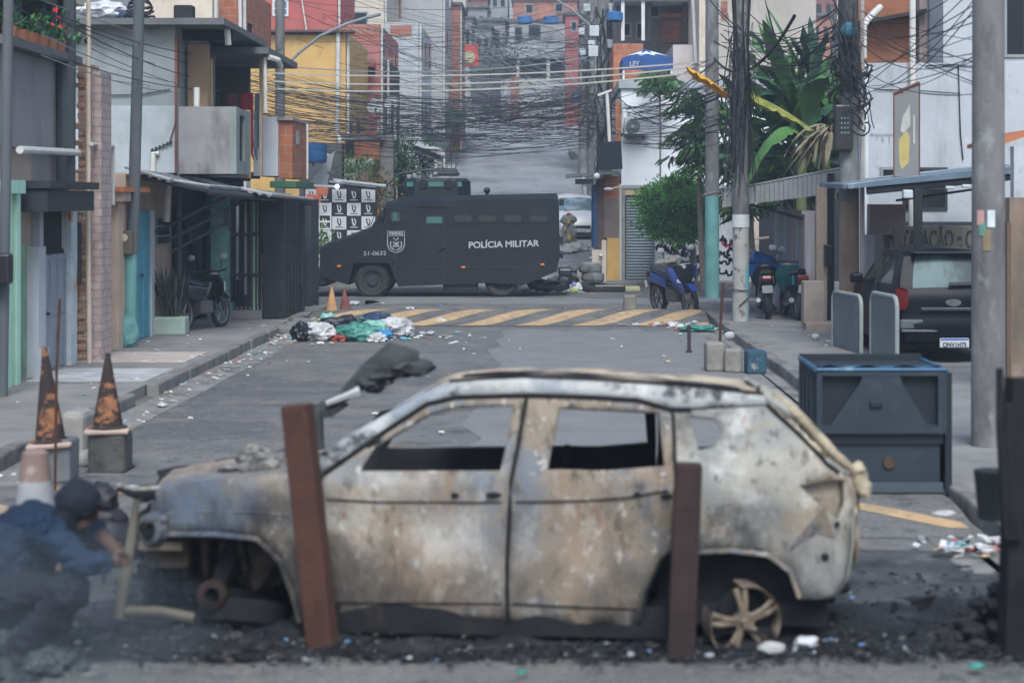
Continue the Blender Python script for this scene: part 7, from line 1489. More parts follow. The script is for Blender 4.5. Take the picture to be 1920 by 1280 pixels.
block('bare orange brick storey behind the gazebo', 1150, 1206, 82, 60, 4, brick, None, ())
block('pale pink wall with white pipe behind the gazebo', 1262, 1312, 84, 61, 4, pm('pale_pink', (.42,.38,.38), sc=2), None, (), lambda t, Y: part('pipe', t, alu, lambda m: m.tube([(wx(1298, Y), Y-.2, wz(-10, Y)), (wx(1304, Y), Y-.2, wz(118, Y)), (wx(1294, Y), Y-.2, wz(122, Y))], .06, 8)))
block('cream column house with a brick gap right of the gazebo', 1311, 1338, -60, 60, 5, cream_pl, None, ())
block('large plain beige concrete house behind the banana plants', 1336, 1530, -80, 60, 8, pm('beige_concrete', (.34,.31,.28), sc=1, var=.12, patches=[((.2,.19,.18), 1, .54, .68, .4, .7)]), None, ((1352, 1364, 2, 38, brick_far, brick_far),))
block('brick terrace storey with blue water tanks at the hill top', 962, 1082, 2, 140, 6, brick_far, slabm, ((985, 1000, 8, 26), (1040, 1056, 6, 24)))
block('grey roofed shack with dark openings below the brick terrace', 955, 1060, 42, 134, 6, pm('shack_grey', (.32,.32,.32), sc=.8, var=.2), slabm, ((990, 1015, 46, 74), (964, 980, 50, 78)))
block('dark red house behind the meter poles', 1060, 1105, 28, 120, 6, pm('dark_red', (.25,.08,.075), sc=1), slabm, ((1070, 1082, 40, 60),))
block('tall dull house behind the meter poles with ragged top', 1096, 1160, -30, 90, 7, pm('dull_concrete', (.17,.165,.165), sc=1, var=.25), slabm, ((1108, 1124, 10, 40), (1130, 1146, 60, 92)))
for lb, px, py, Y in (('blue water tank on the hill top brick terrace', 984, 38, 132.5), ('small blue water tank right of its twin on the hill top terrace', 1033, 38, 132.5), ('blue water tank on the dark grey terrace house', 1151, 32, 64)):
    r_ = .55 if Y > 100 else .32; c = P(px, py, Y); mb = MB(); mb.lathe([(r_*.85, -r_*.5), (r_, -r_*.4), (r_, r_*.4), (r_*.9, r_*.5), (.001, r_*.65)], c, (0, 0, 1), 18); tag(mb.build('water_tank', pm('tank_blue', None), smooth=True), lb, 'water tank', 'blue water tanks')
# odds and ends lining both kerbs of the upper street
def verge(label, name, cat, X, Y, kind, mat, mat2=None):
    z = g(Y)+.14; t = thing(name, label, cat, (X, Y, z))
    if kind == 'stall':
        for dx in (-.8, .8):
            for dy in (-.7, .7): part('post', t, mat2, lambda m: m.box(X+dx-.04, X+dx+.04, Y+dy-.04, Y+dy+.04, z-.3, z+2.2))
        part('roof', t, mat, lambda m: corrugated(m, (X-1.0, Y-.9, z+2.3), (X-1.0, Y+.9, z+2.4), (X+1.0, Y-.9, z+2.1), 4, .04)); part('counter', t, mat2, lambda m: m.box(X-.8, X+.8, Y-.6, Y-.5, z-.2, z+1.0))
    elif kind == 'fence':
        part('rail', t, mat, lambda m: [m.box(X-.9, X+.9, Y-.02, Y+.02, z+q, z+q+.06) for q in (.15, 1.1)]); part('bars', t, mat2, lambda m: [m.box(X-.88+i*.22, X-.84+i*.22, Y-.015, Y+.015, z-.1, z+1.1) for i in range(9)])
    elif kind == 'box':
        part('body', t, mat, lambda m: m.rbox((X, Y, z+.45), (.8, .6, .95), .04)); part('lid', t, mat2, lambda m: m.rbox((X, Y, z+.96), (.86, .66, .08), .02))
    elif kind == 'sign':
        part('post', t, mat2, lambda m: m.box(X-.04, X+.04, Y-.04, Y+.04, z-.2, z+2.0)); part('board', t, mat, lambda m: m.box(X-.45, X+.45, Y-.07, Y-.041, z+1.5, z+2.3))
for a in (('tin roofed stall on white posts low on the left verge', 'market_stall', 'stall', -6.2, 64, 'stall', corr2, alu), ('darker tin roofed stall above the first one on the left verge', 'market_stall', 'stall', -6.0, 78, 'stall', corrug, pvc), ('orange roofed stall high on the left verge', 'market_stall', 'stall', -6.0, 104, 'stall', MC['orange_paint'] if 'orange_paint' in MC else brick_far, alu), ('white barred railing beside the hill top pole', 'railing', 'railing', -5.6, 114, 'fence', alu, alu), ('dark barred railing half way up the left verge', 'railing', 'railing', -5.7, 90, 'fence', steel_dark, steel_dark), ('white box freezer standing on the left verge', 'freezer', 'freezer', -5.6, 70, 'box', alu, grey_alu), ('red metal box standing high on the left verge', 'utility_box', 'box', -5.6, 108, 'box', redp, steel_dark), ('grey metal box on the right pavement of the upper street', 'utility_box', 'box', 1.9, 84, 'box', grey_alu, grey_alu), ('small white signboard beside the orange-banded pole', 'street_sign', 'sign', -5.4, 111, 'sign', alu, steel_dark), ('blue signboard by the right kerb near the street top', 'street_sign', 'sign', 1.8, 118, 'sign', MC['tank_blue'], steel_dark), ('pale stall awning by the right kerb near the street top', 'market_stall', 'stall', 2.6, 108, 'stall', corr2, alu)): verge(*a)
# houses stacked on the hillside beyond
pal = [(brick_far, 'unplastered brick'), (cream_pl, 'cream'), (grey_pl, 'grey plastered'), (MC['concrete_grey'], 'concrete'), (pm('dull_red', None), 'dull red'), (pm('pale_green', (.28,.34,.28), sc=1, var=.15), 'pale green')]
r_ = random.Random(21); lastrow = 0
for row, Y in enumerate((139, 144, 151, 160, 171, 184, 200)):
    px = 380+row*7
    while px < 1640:
        w_ = r_.uniform(30, 62)
        if Y > 0:
            zt_ = g(Y)+r_.uniform(2.6, 6.2); m_, nm = pal[r_.randrange(len(pal))]
            a, b = wx(px, Y), wx(px+w_*.92, Y); t = thing('hillside_house', 'small boxy %s house stacked on the far hillside' % nm, 'house', ((a+b)/2, Y+3, g(Y)), '%s houses on the far hillside' % nm)
            part('wall', t, m_, lambda m: m.box(a, b, Y, Y+6, g(Y)-3, zt_)); part('roof', t, slabm, lambda m: m.box(a-.2, b+.2, Y-.3, Y+6.2, zt_+.002, zt_+.2))
            [part('window', t, darkin, lambda m: m.box(a+(b-a)*k, a+(b-a)*(k+.22), Y-.05, Y+.05, zt_-1.9, zt_-.8)) for k in (.15, .6)]
        px += w_
# ============================================================ TREES AND PLANTS
def leafm(name, c): return pm(name, c, var=.35, sc=1.5, rough=.6, bump=0, spec=.3)
leaf_g = leafm('leaf_green', (.045,.14,.04)); leaf_d = leafm('leaf_dark', (.02,.062,.03)); leaf_l = leafm('leaf_light', (.085,.18,.045)); leaf_b = leafm('leaf_brown', (.17,.13,.09))
bark = pm('bark', (.15,.135,.115), var=.25, sc=5, bump=.5)
def leaf(m, p, d, L, wd, r_, mi=0):
    d = d.normalized(); s = d.cross(Vector((r_.uniform(-1, 1), r_.uniform(-1, 1), r_.uniform(-1, 1)))); s = s.normalized() if s.length > 1e-3 else Vector((1, 0, 0))
    n = d.cross(s)*.12*L
    m.add([p, p+d*L*.45+s*wd*.5+n, p+d*L, p+d*L*.45-s*wd*.5+n], [(0,1,2), (0,2,3)], mi)
# clipped round street tree
t = thing('street_tree', 'small round clipped tree with dense green crown in front of the graffiti wall', 'tree', (wx(1298, 50), 50, .2))
cx_, cz_ = wx(1268, 50), wz(392, 50)
def trunk(m):
    b = Vector((wx(1302, 50), 50, .1)); tp = Vector((wx(1290, 50), 50, cz_-.1))
    m.tube([b, b.lerp(tp, .5)+Vector((.05, 0, 0)), tp], [.10, .085, .06], 8)
    for a, L in ((-.9, .75), (-.3, .7), (.5, .8), (1.0, .9)): m.tube([b.lerp(tp, .55), b.lerp(tp, .75)+Vector((math.sin(a)*.3, 0, .1)), b.lerp(tp, .8)+Vector((math.sin(a)*L, .1*L, .45))], [.055, .04, .02], 6)
part('trunk', t, bark, trunk, True)
r_ = random.Random(4); mb = MB()
cl = []
while len(cl) < 190:
    u = Vector((r_.uniform(-1, 1), r_.uniform(-1, 1), r_.uniform(-1, 1)))
    if .3 < u.length < 1+.35*mnoise.noise(u*2.2+Vector((4, 1, 2))): cl.append(Vector((cx_+u.x*1.0, 49.6+u.y*.9, cz_+u.z*.80)))
for c in cl:
    k = r_.choice((0, 0, 1, 2))
    for i in range(80):
        u = Vector((r_.gauss(0, 1), r_.gauss(0, 1), r_.gauss(0, 1))); p = c+u*.11
        leaf(mb, p, u+Vector((0, 0, .2)), r_.uniform(.09, .15), .06, r_, k)
mb.build('crown', [leafm('bush_green', (.07,.22,.05)), leafm('bush_deep', (.035,.11,.04)), leafm('bush_light', (.12,.28,.06))], t, fixn=False)
# papaya tree: thin stem with drooping lobed leaves, in two visible tiers
def palmate(m, c, L, r_, mi, droop=.6):
    for k in range(9):
        a = 2*math.pi*k/9+r_.uniform(-.2, .2); d = Vector((math.cos(a), math.sin(a), -droop+r_.uniform(-.25, .25)))
        p = c+d.normalized()*L*.3
        for j in range(5):
            q = p+d.normalized()*L*.14*j; leaf(m, q, d+Vector((r_.uniform(-.5, .5), r_.uniform(-.5, .5), -.5)), L*.35, L*.10, r_, mi)
def papaya(label, px, py, Y, sx, sz, n, L, base, seed, tr=.08):
    c = P(px, py, Y); t = thing('papaya_tree', label, 'tree', (c.x, c.y, base)); r_ = random.Random(seed)
    part('trunk', t, bark, lambda m: m.tube([(c.x+.1, c.y, base), (c.x, c.y, (base+c.z)/2), (c.x, c.y, c.z+sz*.4)], [tr, tr*.9, tr*.6], 8), True)
    mb = MB()
    for i in range(n):
        u = Vector((r_.uniform(-1, 1), r_.uniform(-1, 1), r_.uniform(-1, 1))); q = c+Vector((u.x*sx, u.y*sx, u.z*sz))
        mb.tube([Vector((c.x, c.y, c.z+u.z*sz*.5)), q], .012, 4, 3); palmate(mb, q, L, r_, r_.choice((0, 1, 1, 2)))
    mb.build('crown', [leaf_g, leaf_d, leafm('leaf_mid', (.05,.10,.035)), bark], t, fixn=False)
papaya('papaya top with drooping leaf fans before the white corner house', 1238, 150, 51.2, .34, .30, 26, .45, .2, 3, .03)
papaya('tall papaya tree of dark drooping leaves hanging over the aqua pole', 1312, 232, 47, .62, 1.05, 64, .60, .2, 5)
papaya('dark papaya clump behind the ribbed canopy', 1408, 310, 46, .75, 1.1, 52, .60, .2, 8)
# banana plants
def blade(m, base, tip, wd, sag, r_, mi=0, N=16):
    ax_ = tip-base; s = ax_.cross(Vector((0, 0, 1))); s = s.normalized() if s.length > 1e-3 else Vector((1, 0, 0)); vs = []
    for i in range(N+1):
        f = i/N; c = base+ax_*f+Vector((0, 0, sag*4*f*(1-f))); w_ = wd*math.sin(math.pi*min(1, .12+f*.88))**.6*.5*r_.uniform(.68, 1.06)
        vs += [c-s*w_+Vector((0, 0, -w_*.5+r_.uniform(-.03, .03))), c, c+s*w_+Vector((0, 0, -w_*.5+r_.uniform(-.03, .03)))]
    m.add(vs, [(3*i+k, 3*i+k+1, 3*i+k+4, 3*i+k+3) for i in range(N) for k in (0, 1)], mi)
bm_ = [leafm('banana_green', (.055,.135,.038)), leafm('banana_deep', (.025,.075,.036)), pm('banana_dry', (.22,.185,.13), var=.4, sc=5, bump=.2), pm('banana_yellow', (.55,.27,.03), var=.35, sc=5, bump=0, patches=[((.10,.16,.03), 6, .55, .64, 1, .7)])]
def banana(label, px, pyb, Y, blades, seed, dry=()):
    x, z0 = wx(px, Y), .12; t = thing('banana_plant', label, 'plant', (x, Y, z0)); r_ = random.Random(seed)
    part('stem', t, leafm('banana_stem', (.10,.11,.05)), lambda m: m.tube([(x, Y, z0), (x+.05, Y, wz(pyb, Y))], [.16, .1], 10), True)
    mb = MB()
    for (bx0, by0, tx_, ty_, wd, sag, mi, dy) in blades: blade(mb, P(bx0, by0, Y), P(tx_, ty_, Y)+Vector((0, dy, 0)), wd, sag, r_, mi)
    o = mb.build('leaf', bm_, t, fixn=False); o.name = 'leaf_crown'
banana('big banana plant with broad green blades above the ribbed canopy', 1500, 250, 42.5, [
    (1500, 250, 1425, 40, .75, .3, 0, -.5), (1500, 250, 1452, 90, .8, .4, 1, .4), (1500, 240, 1550, 60, .85, .4, 1, -.3), (1500, 250, 1540, 150, .9, .5, 0, -.8), (1500, 240, 1400, 150, .7, .5, 1, -.3),
    (1500, 255, 1580, 200, .8, .3, 1, .2), (1500, 250, 1395, 345, .75, .6, 0, -.6), (1505, 255, 1440, 20, .6, .1, 0, .5), (1500, 250, 1470, 120, .9, .2, 1, 0), (1500, 260, 1420, 300, .7, .5, 1, .3), (1495, 255, 1540, 110, .9, .2, 1, .5), (1500, 250, 1432, -10, .5, .1, 0, 0)], 2)
banana('banana plant behind the brown-painted pole with bright upper blades', 1545, 230, 44, [
    (1545, 240, 1440, 10, .7, .3, 0, .3), (1545, 230, 1480, 70, .9, .5, 1, 0), (1545, 240, 1520, 30, .9, .2, 1, .2), (1545, 235, 1600, 100, .8, .4, 0, .3), (1540, 240, 1460, 210, .9, .4, 1, -.2), (1545, 235, 1500, 180, 1.0, .3, 0, -.4), (1550, 240, 1580, 290, .8, .4, 1, -.2), (1545, 240, 1430, 90, 1.0, .4, 1, .3), (1545, 235, 1470, 140, 1.0, .5, 0, .4), (1545, 235, 1560, 120, 1.0, .3, 1, .6), (1545, 235, 1420, 180, 1.0, .5, 1, .5), (1545, 235, 1440, 260, 1.0, .5, 1, .6), (1545, 235, 1520, 300, .9, .5, 1, .4)], 4)
def one_blade(label, b, tp, Y, wd, sag, mi, seed, name='banana_leaf'):
    mb = MB(); blade(mb, P(*b, Y), P(*tp, Y-.2), wd, sag, random.Random(seed), 0); r_ = random.Random(seed)
    if mi == 3:
        A, B = P(*b, Y), P(*tp, Y-.2)
        for k in range(7): q = A.lerp(B, .1+.12*k); mb.tube([q+Vector((-.12, -.04, .1)), q+Vector((.12, -.04, -.14))], .012, 4)
    o = mb.build(name, bm_[mi] if name == 'banana_leaf' else pm('yellow_green_leaf', (.24,.24,.05), var=.4, sc=4, bump=0, patches=[((.07,.13,.035), 2.5, .5, .62, 1, .8)]), fixn=False); tag(o, label, 'leaf')
one_blade('bright orange-yellow drying banana leaf sticking out above the papaya', (1366, 176), (1286, 126), 36, .62, .05, 3, 3)
one_blade('yellow-green banana leaf slanting down behind the dark cable bundle', (1385, 168), (1530, 248), 38, .75, .1, 1, 6, 'yellowed_leaf')
t = thing('dry_banana_leaves', 'hanging bunch of dry brown banana leaves above the ribbed canopy', 'leaves', P(1518, 330, 38)); mb = MB(); r_ = random.Random(9)
for k in range(46):
    a = P(1545+r_.uniform(-25, 20), 240+r_.uniform(-8, 20), 38+r_.uniform(-.3, .3)); b = a+Vector((-r_.uniform(.1, .75), r_.uniform(-.3, .3), -r_.uniform(.25, .95))); blade(mb, a, b, r_.uniform(.06, .16), .12, r_, 0, 5)
mb.build('leaf', bm_[2], t, fixn=False).name = 'hanging_leaves'
# bushes around, potted spiky plant, flower balcony
def bush(label, px, py, Y, rx, rz, n, mats, L=.12, cat='plant', name='bush', ry=None, base=None):
    c = P(px, py, Y); t = thing(name, label, cat, (c.x, c.y, c.z-rz if base is None else base)); r_ = random.Random(int(px+py)); mb = MB()
    part('stem', t, bark, lambda m: m.tube([(c.x, c.y, c.z-rz if base is None else base), (c.x, c.y, c.z)], [.05, .02], 6))
    for i in range(n):
        u = Vector((r_.gauss(0, .5), r_.gauss(0, .5), r_.gauss(0, .5))); p = c+Vector((u.x*rx, u.y*(ry or rx), u.z*rz)); leaf(mb, p, u+Vector((r_.uniform(-.5, .5), r_.uniform(-.5, .5), r_.uniform(-.2, .6))), L*r_.uniform(.6, 1.3), L*.4, r_, r_.randrange(len(mats)))
    mb.build('foliage', mats, t, fixn=False)
bush('loose green shrub between the brick corner shop and the truck turret', 762, 300, 56, 1.0, .75, 1500, [leaf_g, leaf_d, leaf_l], .14, base=.4)
bush('leafy shrub behind the truck windscreen with orange blossom', 700, 360, 53, .7, .55, 700, [leaf_d, leaf_l, pm('orange_bloom', (.45,.2,.03), sc=3)], .13, base=.3)
bush('bright plant spilling in front of the brick corner shop', 672, 315, 53.4, .55, .35, 500, [leaf_g, leaf_l], .12, base=.3)
bush('dark trees hanging over the red sign at the street top', 915, 105, 124, 2.4, 1.5, 600, [leaf_d, leaf_d, leafm('leaf_dusk', (.03,.05,.035))], .36, 'trees', 'tree', base=8.2)
bush('dark shrub behind the tall orange-banded pole', 812, 175, 118, 2.0, 1.6, 900, [leaf_d, leaf_g], .35, base=6.8)
bush('small roadside weed on the upper right kerb', 1073, 292, 98, .2, .3, 200, [leaf_g, leaf_l], .12)
bush('tall thin weed growing on the left pavement of the upper street', 862, 268, 108, .3, .6, 200, [leaf_g, leaf_l], .15)
bush('palm-like plant beside the nose of the armoured truck', 592, 455, 49, .35, .3, 260, [leaf_l, leaf_g], .16, base=.2)
bush('dense green banana foliage mass between the flaking and brown poles', 1490, 245, 45, 1.1, 1.5, 420, [leafm('banana_mid', (.05,.13,.04)), bm_[1], leafm('leaf_bright', (.06,.14,.045))], .75, base=.2)
bush('climbing plant in a tub inside the shop grille', 507, 520, 36.3, .2, .75, 700, [leaf_d, leaf_g], .07, base=.3)
def spiky(label, px, Y, h_, n, spread, tub):
    x = wx(px, Y); t = thing('potted_plant', label, 'potted plant', (x, Y, .13)); r_ = random.Random(px); mb = MB()
    part('tub', t, pm('pale_green_tub', (.25,.32,.28), sc=3), lambda m: m.rbox((x, Y, .13+tub/2), (.58, .4, tub), .03))
    for k in range(n):
        a = r_.uniform(0, 6.28); q = r_.uniform(.1, 1)*spread; b = Vector((x+r_.uniform(-.15, .15), Y+r_.uniform(-.1, .1), .13+tub)); blade(mb, b, b+Vector((math.cos(a)*q, math.sin(a)*q, h_*r_.uniform(.5, 1))), .05, .03, r_, r_.choice((0, 1)), 4)
    mb.build('foliage', [pm('spike_leaf', (.045,.06,.05), sc=3, var=.3), pm('spike_leaf_dark', (.02,.032,.03), sc=3)], t, fixn=False)
spiky('spiky grey-green plant in a pale tub beside the covered motorcycle', 320, 31.6, .95, 90, .42, .32)
t = thing('balcony_flowers', 'row of potted balcony plants with red flowers on the grey upper storey', 'potted plants', (-6.85, 24.3, 4.52)); r_ = random.Random(3)
[part('pot', t, pm('terracotta_pot', (.28,.12,.07), sc=4), lambda m: m.cyl((-6.85, 22.9+k*.45, 4.52), (-6.85, 22.9+k*.45, 4.66), .09, .11, 10)) for k in range(7)]
mb = MB()
for k in range(300):
    p = Vector((-6.85+r_.gauss(0, .12), 22.7+r_.random()*3.1, 4.62+abs(r_.gauss(0, .16)))); leaf(mb, p, Vector((r_.gauss(0, 1), r_.gauss(0, 1), 1)), .12, .05, r_, r_.choice((0, 0, 1)))
for k in range(12):
    p = Vector((-6.75+r_.gauss(0, .08), 24.6+r_.gauss(0, .3), 4.82+r_.gauss(0, .1))); leaf(mb, p, Vector((r_.gauss(0, 1), r_.gauss(0, 1), 1)), .09, .08, r_, 2)
mb.build('foliage', [leaf_d, leaf_g, pm('red_flower', (.5,.03,.04), sc=3, bump=0)], t, fixn=False)
# black motorcycle by the aqua column
t = moto('shiny black motorcycle parked on the left pavement beside the aqua stone column', (wx(380, 33), 33.0, .13), math.pi-.35, pm('gloss_black', (.010,.011,.014), sc=3, rough=.12, bump=0, spec=.7, coat=.6), 'parked motorcycles', .06, scale=1.05)
# ============================================================ FAR POLES, LAMPS, CABLES
t = pole('grey concrete pole with long curved lamp arm in front of the yellow house', 525, 52, 10, .17, .12, .2)
xF = wx(525, 52)
part('lamp_arm', t, pm('pale_steel', (.2,.22,.24), sc=3), lambda m: m.tube([P(528, 132, 52), P(560, 100, 52), P(600, 68, 52), P(650, 45, 52), P(688, 33, 52)], .045, 8), True)
part('lamp_head', t, pm('pale_steel', None), lambda m: m.rbox(P(700, 30, 52), (.45, .15, .1), .04, (0, -.25, 0)))
t = pole('hill pole painted orange on its lower half with grey top', 843, 112, 18, .24, .2, g(112), [(g(112), wz(125, 112), pm('orange_paint', (.42,.22,.06), sc=1.5, var=.25, patches=[((.3,.27,.25), 1.5, .55, .65, 1, .7)])), (wz(125, 112), 18.5, polem)])
for lb, px, Y, r0 in (('dark cable-wrapped pole on the right kerb of the upper street', 1092, 90, .2), ('concrete meter pole with white lamp heads beside the kiosk', 1128, 56, .17), ('weathered pole between the meter poles on the upper street', 1108, 80, .19), ('slim pole with white meter box at the top of the pole row', 1140, 70, .14)):
    t = pole(lb, px, Y, 13 if Y < 75 else 18, r0, r0*.85, g(Y))
    x = wx(px, Y); rr = random.Random(px)
    [part('meter_box', t, pm('white_meter', (.4,.43,.45), sc=3), lambda m: m.rbox((x+rr.uniform(-.3, .2), Y-.25, wz(v, Y)), (.3, .15, .34), .03)) for v in ((98, 60) if px in (1092, 1128) else (16, 84))]
    part('cable_bundle', t, rubber, lambda m: [m.tube([(x+rr.uniform(-.24, .24), Y-.2+rr.uniform(-.1, .1), z) for z in [g(Y)+2.4+q*.7 for q in range(9)]], .014, 5) for k in range(8)])
    if px in (1092, 1108, 1128):
        part('lamp_arm', t, pm('pale_steel', None), lambda m: m.tube([P(px-2, 200, Y), P(px-8, 165, Y), P(px-35, 120, Y), P(px-75, 95, Y), P(px-100, 88, Y)] if px == 1092 else [P(px, 75, Y), P(px-25, 45, Y), P(px-60, 15, Y), P(px-95, -5, Y)] if px == 1128 else [P(px-2, 130, Y), P(px-30, 85, Y), P(px-65, 55, Y), P(px-110, 44, Y)], .035, 6), True)
cabm = pm('cable_black', (.03,.034,.04), sc=3, bump=0); cabg = pm('cable_grey', (.22,.23,.245), sc=3, bump=0); cabw = pm('cable_pale', (.36,.35,.32), sc=3, bump=0)
def hang(m, a, b, sag, r, n=14, wob=0, rr=None):
    pts = []
    for i in range(n+1):
        f = i/n; p = a.lerp(b, f); p.z -= sag*4*f*(1-f)
        if wob: p += Vector((0, rr.uniform(-wob, wob), rr.uniform(-wob, wob)))
        pts.append(p)
    m.tube(pts, r, 4, caps=False)
def cable(a, b, sag, r, mat, label, group):
    mb = MB(); hang(mb, a, b, sag, r); o = mb.build('overhead_cable', mat, fixn=False); tag(o, label, 'cable', group); return o
for i, (ya, yb, sg) in enumerate(((131, 128, .2), (146, 138, .25), (160, 150, .25))):
    cable(P(500, ya+6, 49), P(1340, yb-14-i*2, 45), sg, .026, cabw, 'thick pale overhead cable crossing the whole junction', 'thick pale overhead cables')
cable(P(527, 124, 51.5), P(1100, 108, 58), .3, .02, cabg, 'thin grey cable strung just above the pale ones', 'thin grey overhead cables')
# individually visible dark cables across the junction
r_ = random.Random(17)
for i in range(80):
    a = P(r_.uniform(440, 530), r_.uniform(135, 262), 50+r_.uniform(-2, 3)); b = P(r_.uniform(1085, 1140), r_.uniform(150, 275), 57+r_.uniform(-3, 3))
    cable(a, b, r_.uniform(.1, .75), r_.uniform(.006, .012), cabm, 'dark sagging cable in the thick tangle over the junction', 'dark cables over the junction')
for i in range(34):
    a = P(r_.uniform(1095, 1150), r_.uniform(165, 250), 57+r_.uniform(-3, 3)); b = P(r_.uniform(1330, 1400), r_.uniform(110, 260), 40+r_.uniform(-3, 4))
    cable(a, b, r_.uniform(.1, .7), r_.uniform(.008, .015), cabm, 'dark cable strung across the white corner house', 'dark cables before the white house')
for i in range(34):
    a = P(r_.uniform(470, 700), r_.uniform(-20, 130), 56+r_.uniform(-2, 8)); b = P(r_.uniform(1050, 1140), r_.uniform(-10, 170), 62+r_.uniform(-4, 20))
    cable(a, b, r_.uniform(.1, 1.0), r_.uniform(.007, .012), cabm if i % 3 else cabg, 'thin cable criss-crossing the air above the upper street', 'thin cables above the upper street')
for i in range(24):
    a = P(r_.uniform(840, 850), r_.uniform(0, 60), 112); b = P(r_.uniform(1090, 1130), r_.uniform(20, 200), 58+r_.uniform(-1, 6))
    cable(a, b, r_.uniform(.2, .8), r_.uniform(.01, .016), cabg if i % 3 else cabm, 'pale cable running down the upper street from the orange-banded pole', 'cables along the upper street')
for i in range(26):
    a = P(r_.uniform(1330, 1395), r_.uniform(-10, 180), 38+r_.uniform(-3, 5)); b = P(r_.uniform(1560, 1610), r_.uniform(-10, 180), 29.6)
    cable(a, b, r_.uniform(.05, .5), r_.uniform(.006, .014), cabm, 'dark cable between the flaking pole and the brown-painted pole', 'dark cables between the right poles')
for i in range(20):
    a = P(r_.uniform(1590, 1625), r_.uniform(0, 190), 29.5); b = P(r_.uniform(1835, 1870), r_.uniform(-60, 180), 17.3)
    cable(a, b, r_.uniform(.02, .35), r_.uniform(.003, .007), cabm, 'thin cable between the brown-painted pole and the stout near pole', 'thin cables near the white wall')
for i in range(10):
    a = P(r_.uniform(0, 130), r_.uniform(-20, 120), 22+r_.uniform(0, 3)); b = P(r_.uniform(500, 530), r_.uniform(90, 170), 51)
    cable(a, b, r_.uniform(.1, .7), r_.uniform(.006, .01), cabg if i % 2 else cabm, 'thin cable crossing the pale blue side wall', 'thin cables before the pale blue wall')
for i in range(44):
    a = P(r_.uniform(560, 980), r_.uniform(30, 260), 60+r_.uniform(-6, 20)); b = P(r_.uniform(880, 1130), r_.uniform(60, 300), 64+r_.uniform(-8, 30))
    cable(a, b, r_.uniform(.0, .6), r_.uniform(.006, .012), cabm if i % 2 else cabg, 'stray cable slanting through the air over the upper street', 'stray cables over the upper street')
cable(P(620, 258, 50), P(1105, 175, 56), .25, .022, cabm, 'heavy black cable dipping from the white downpipe to the meter poles', 'heavy black cables')
cable(P(640, 262, 52), P(1100, 262, 56), .35, .016, cabm, 'black cable sagging low above the upper road', 'heavy black cables')
cable(P(860, 282, 70), P(1100, 190, 58), .2, .014, cabm, 'black cable rising from the left verge to the meter poles', 'heavy black cables')
cable(P(1490, 30, 30), P(1340, 110, 44), .6, .03, cabm, 'thick black looping cable beside the banana plant', 'heavy black cables')
# the matted core of the tangle: too many strands to count
def tangle(name, label, n, fa, fb, sag, r0, seed):
    rr = random.Random(seed); mb = MB()
    for i in range(n): hang(mb, fa(rr), fb(rr), rr.uniform(*sag), rr.uniform(r0*.6, r0*1.3), 12, .03, rr)
    o = mb.build(name, cabm, fixn=False); tag(o, label, 'cables', kind='stuff')
tangle('cable_tangle', 'matted mass of dark cables sagging over the junction', 48, lambda q: P(q.uniform(480, 900), q.uniform(140, 255), 53+q.uniform(-2, 3)), lambda q: P(q.uniform(960, 1125), q.uniform(165, 262), 57+q.uniform(-3, 3)), (.05, .6), .008, 5)
tangle('cable_mat', 'dense dark knot of cables beside the meter poles', 30, lambda q: P(q.uniform(880, 1000), q.uniform(180, 235), 56+q.uniform(-2, 2)), lambda q: P(q.uniform(1080, 1135), q.uniform(160, 225), 57+q.uniform(-1, 1)), (.0, .35), .009, 6)
tangle('cable_knot', 'hanging skeins of cable wrapped round the flaking and brown poles', 80, lambda q: P(q.uniform(1362, 1412), q.uniform(20, 220), 35.2+q.uniform(-.4, .4)), lambda q: P(q.uniform(1355, 1425), q.uniform(160, 380), 35.2+q.uniform(-.4, .4)), (-.7, .5), .009, 7)
tangle('cable_skein', 'ragged loops of cable around the top of the brown pole', 60, lambda q: P(q.uniform(1555, 1600), q.uniform(-10, 120), 29.4+q.uniform(-.4, .4)), lambda q: P(q.uniform(1570, 1640), q.uniform(60, 240), 29.4+q.uniform(-.4, .4)), (-.3, .3), .010, 8)

# ============================================================ RUBBISH, TYRES, LITTER, ASH
def bag(label, px, py, Y, rad, col, seed, rough=.4, zbase=0):
    c = Vector((wx(px, Y), Y, zbase+rad[2]*.75)); mb = MB()
    rad = tuple(q*1.15 for q in rad); rad = (rad[0], rad[1], rad[2]*(.48 if py < 615 else .84)); c.z = zbase+rad[2]*.75; c.y -= (.5 if py < 615 else 0); mb.blob(c, rad, seed, .34, 1.9, 4, zbase+.005)
    k = random.Random(seed); d = Vector((k.uniform(-.4, .4), -.2, 1)).normalized()
    if seed % 3 == 0: mb.tube([c+Vector((0, 0, rad[2]*.8)), c+d*rad[2]*1.2, c+d*rad[2]*1.45], [.05, .02, .05], 7)
    o = mb.build('rubbish_bag', col, smooth=True); tag(o, label, 'rubbish bag', 'rubbish bags in the roadside heap')
plw = pm('white_bag', (.42,.42,.43), var=.3, sc=6, rough=.5, bump=.7, bsc=18, patches=[((.25,.25,.27), 5, .5, .65, 1, .7), ((.4,.12,.12), 3, .66, .7, 1, .6)]); plk = pm('black_bag', (.014,.016,.024), var=.3, sc=5, rough=.35, bump=.7, bsc=14)
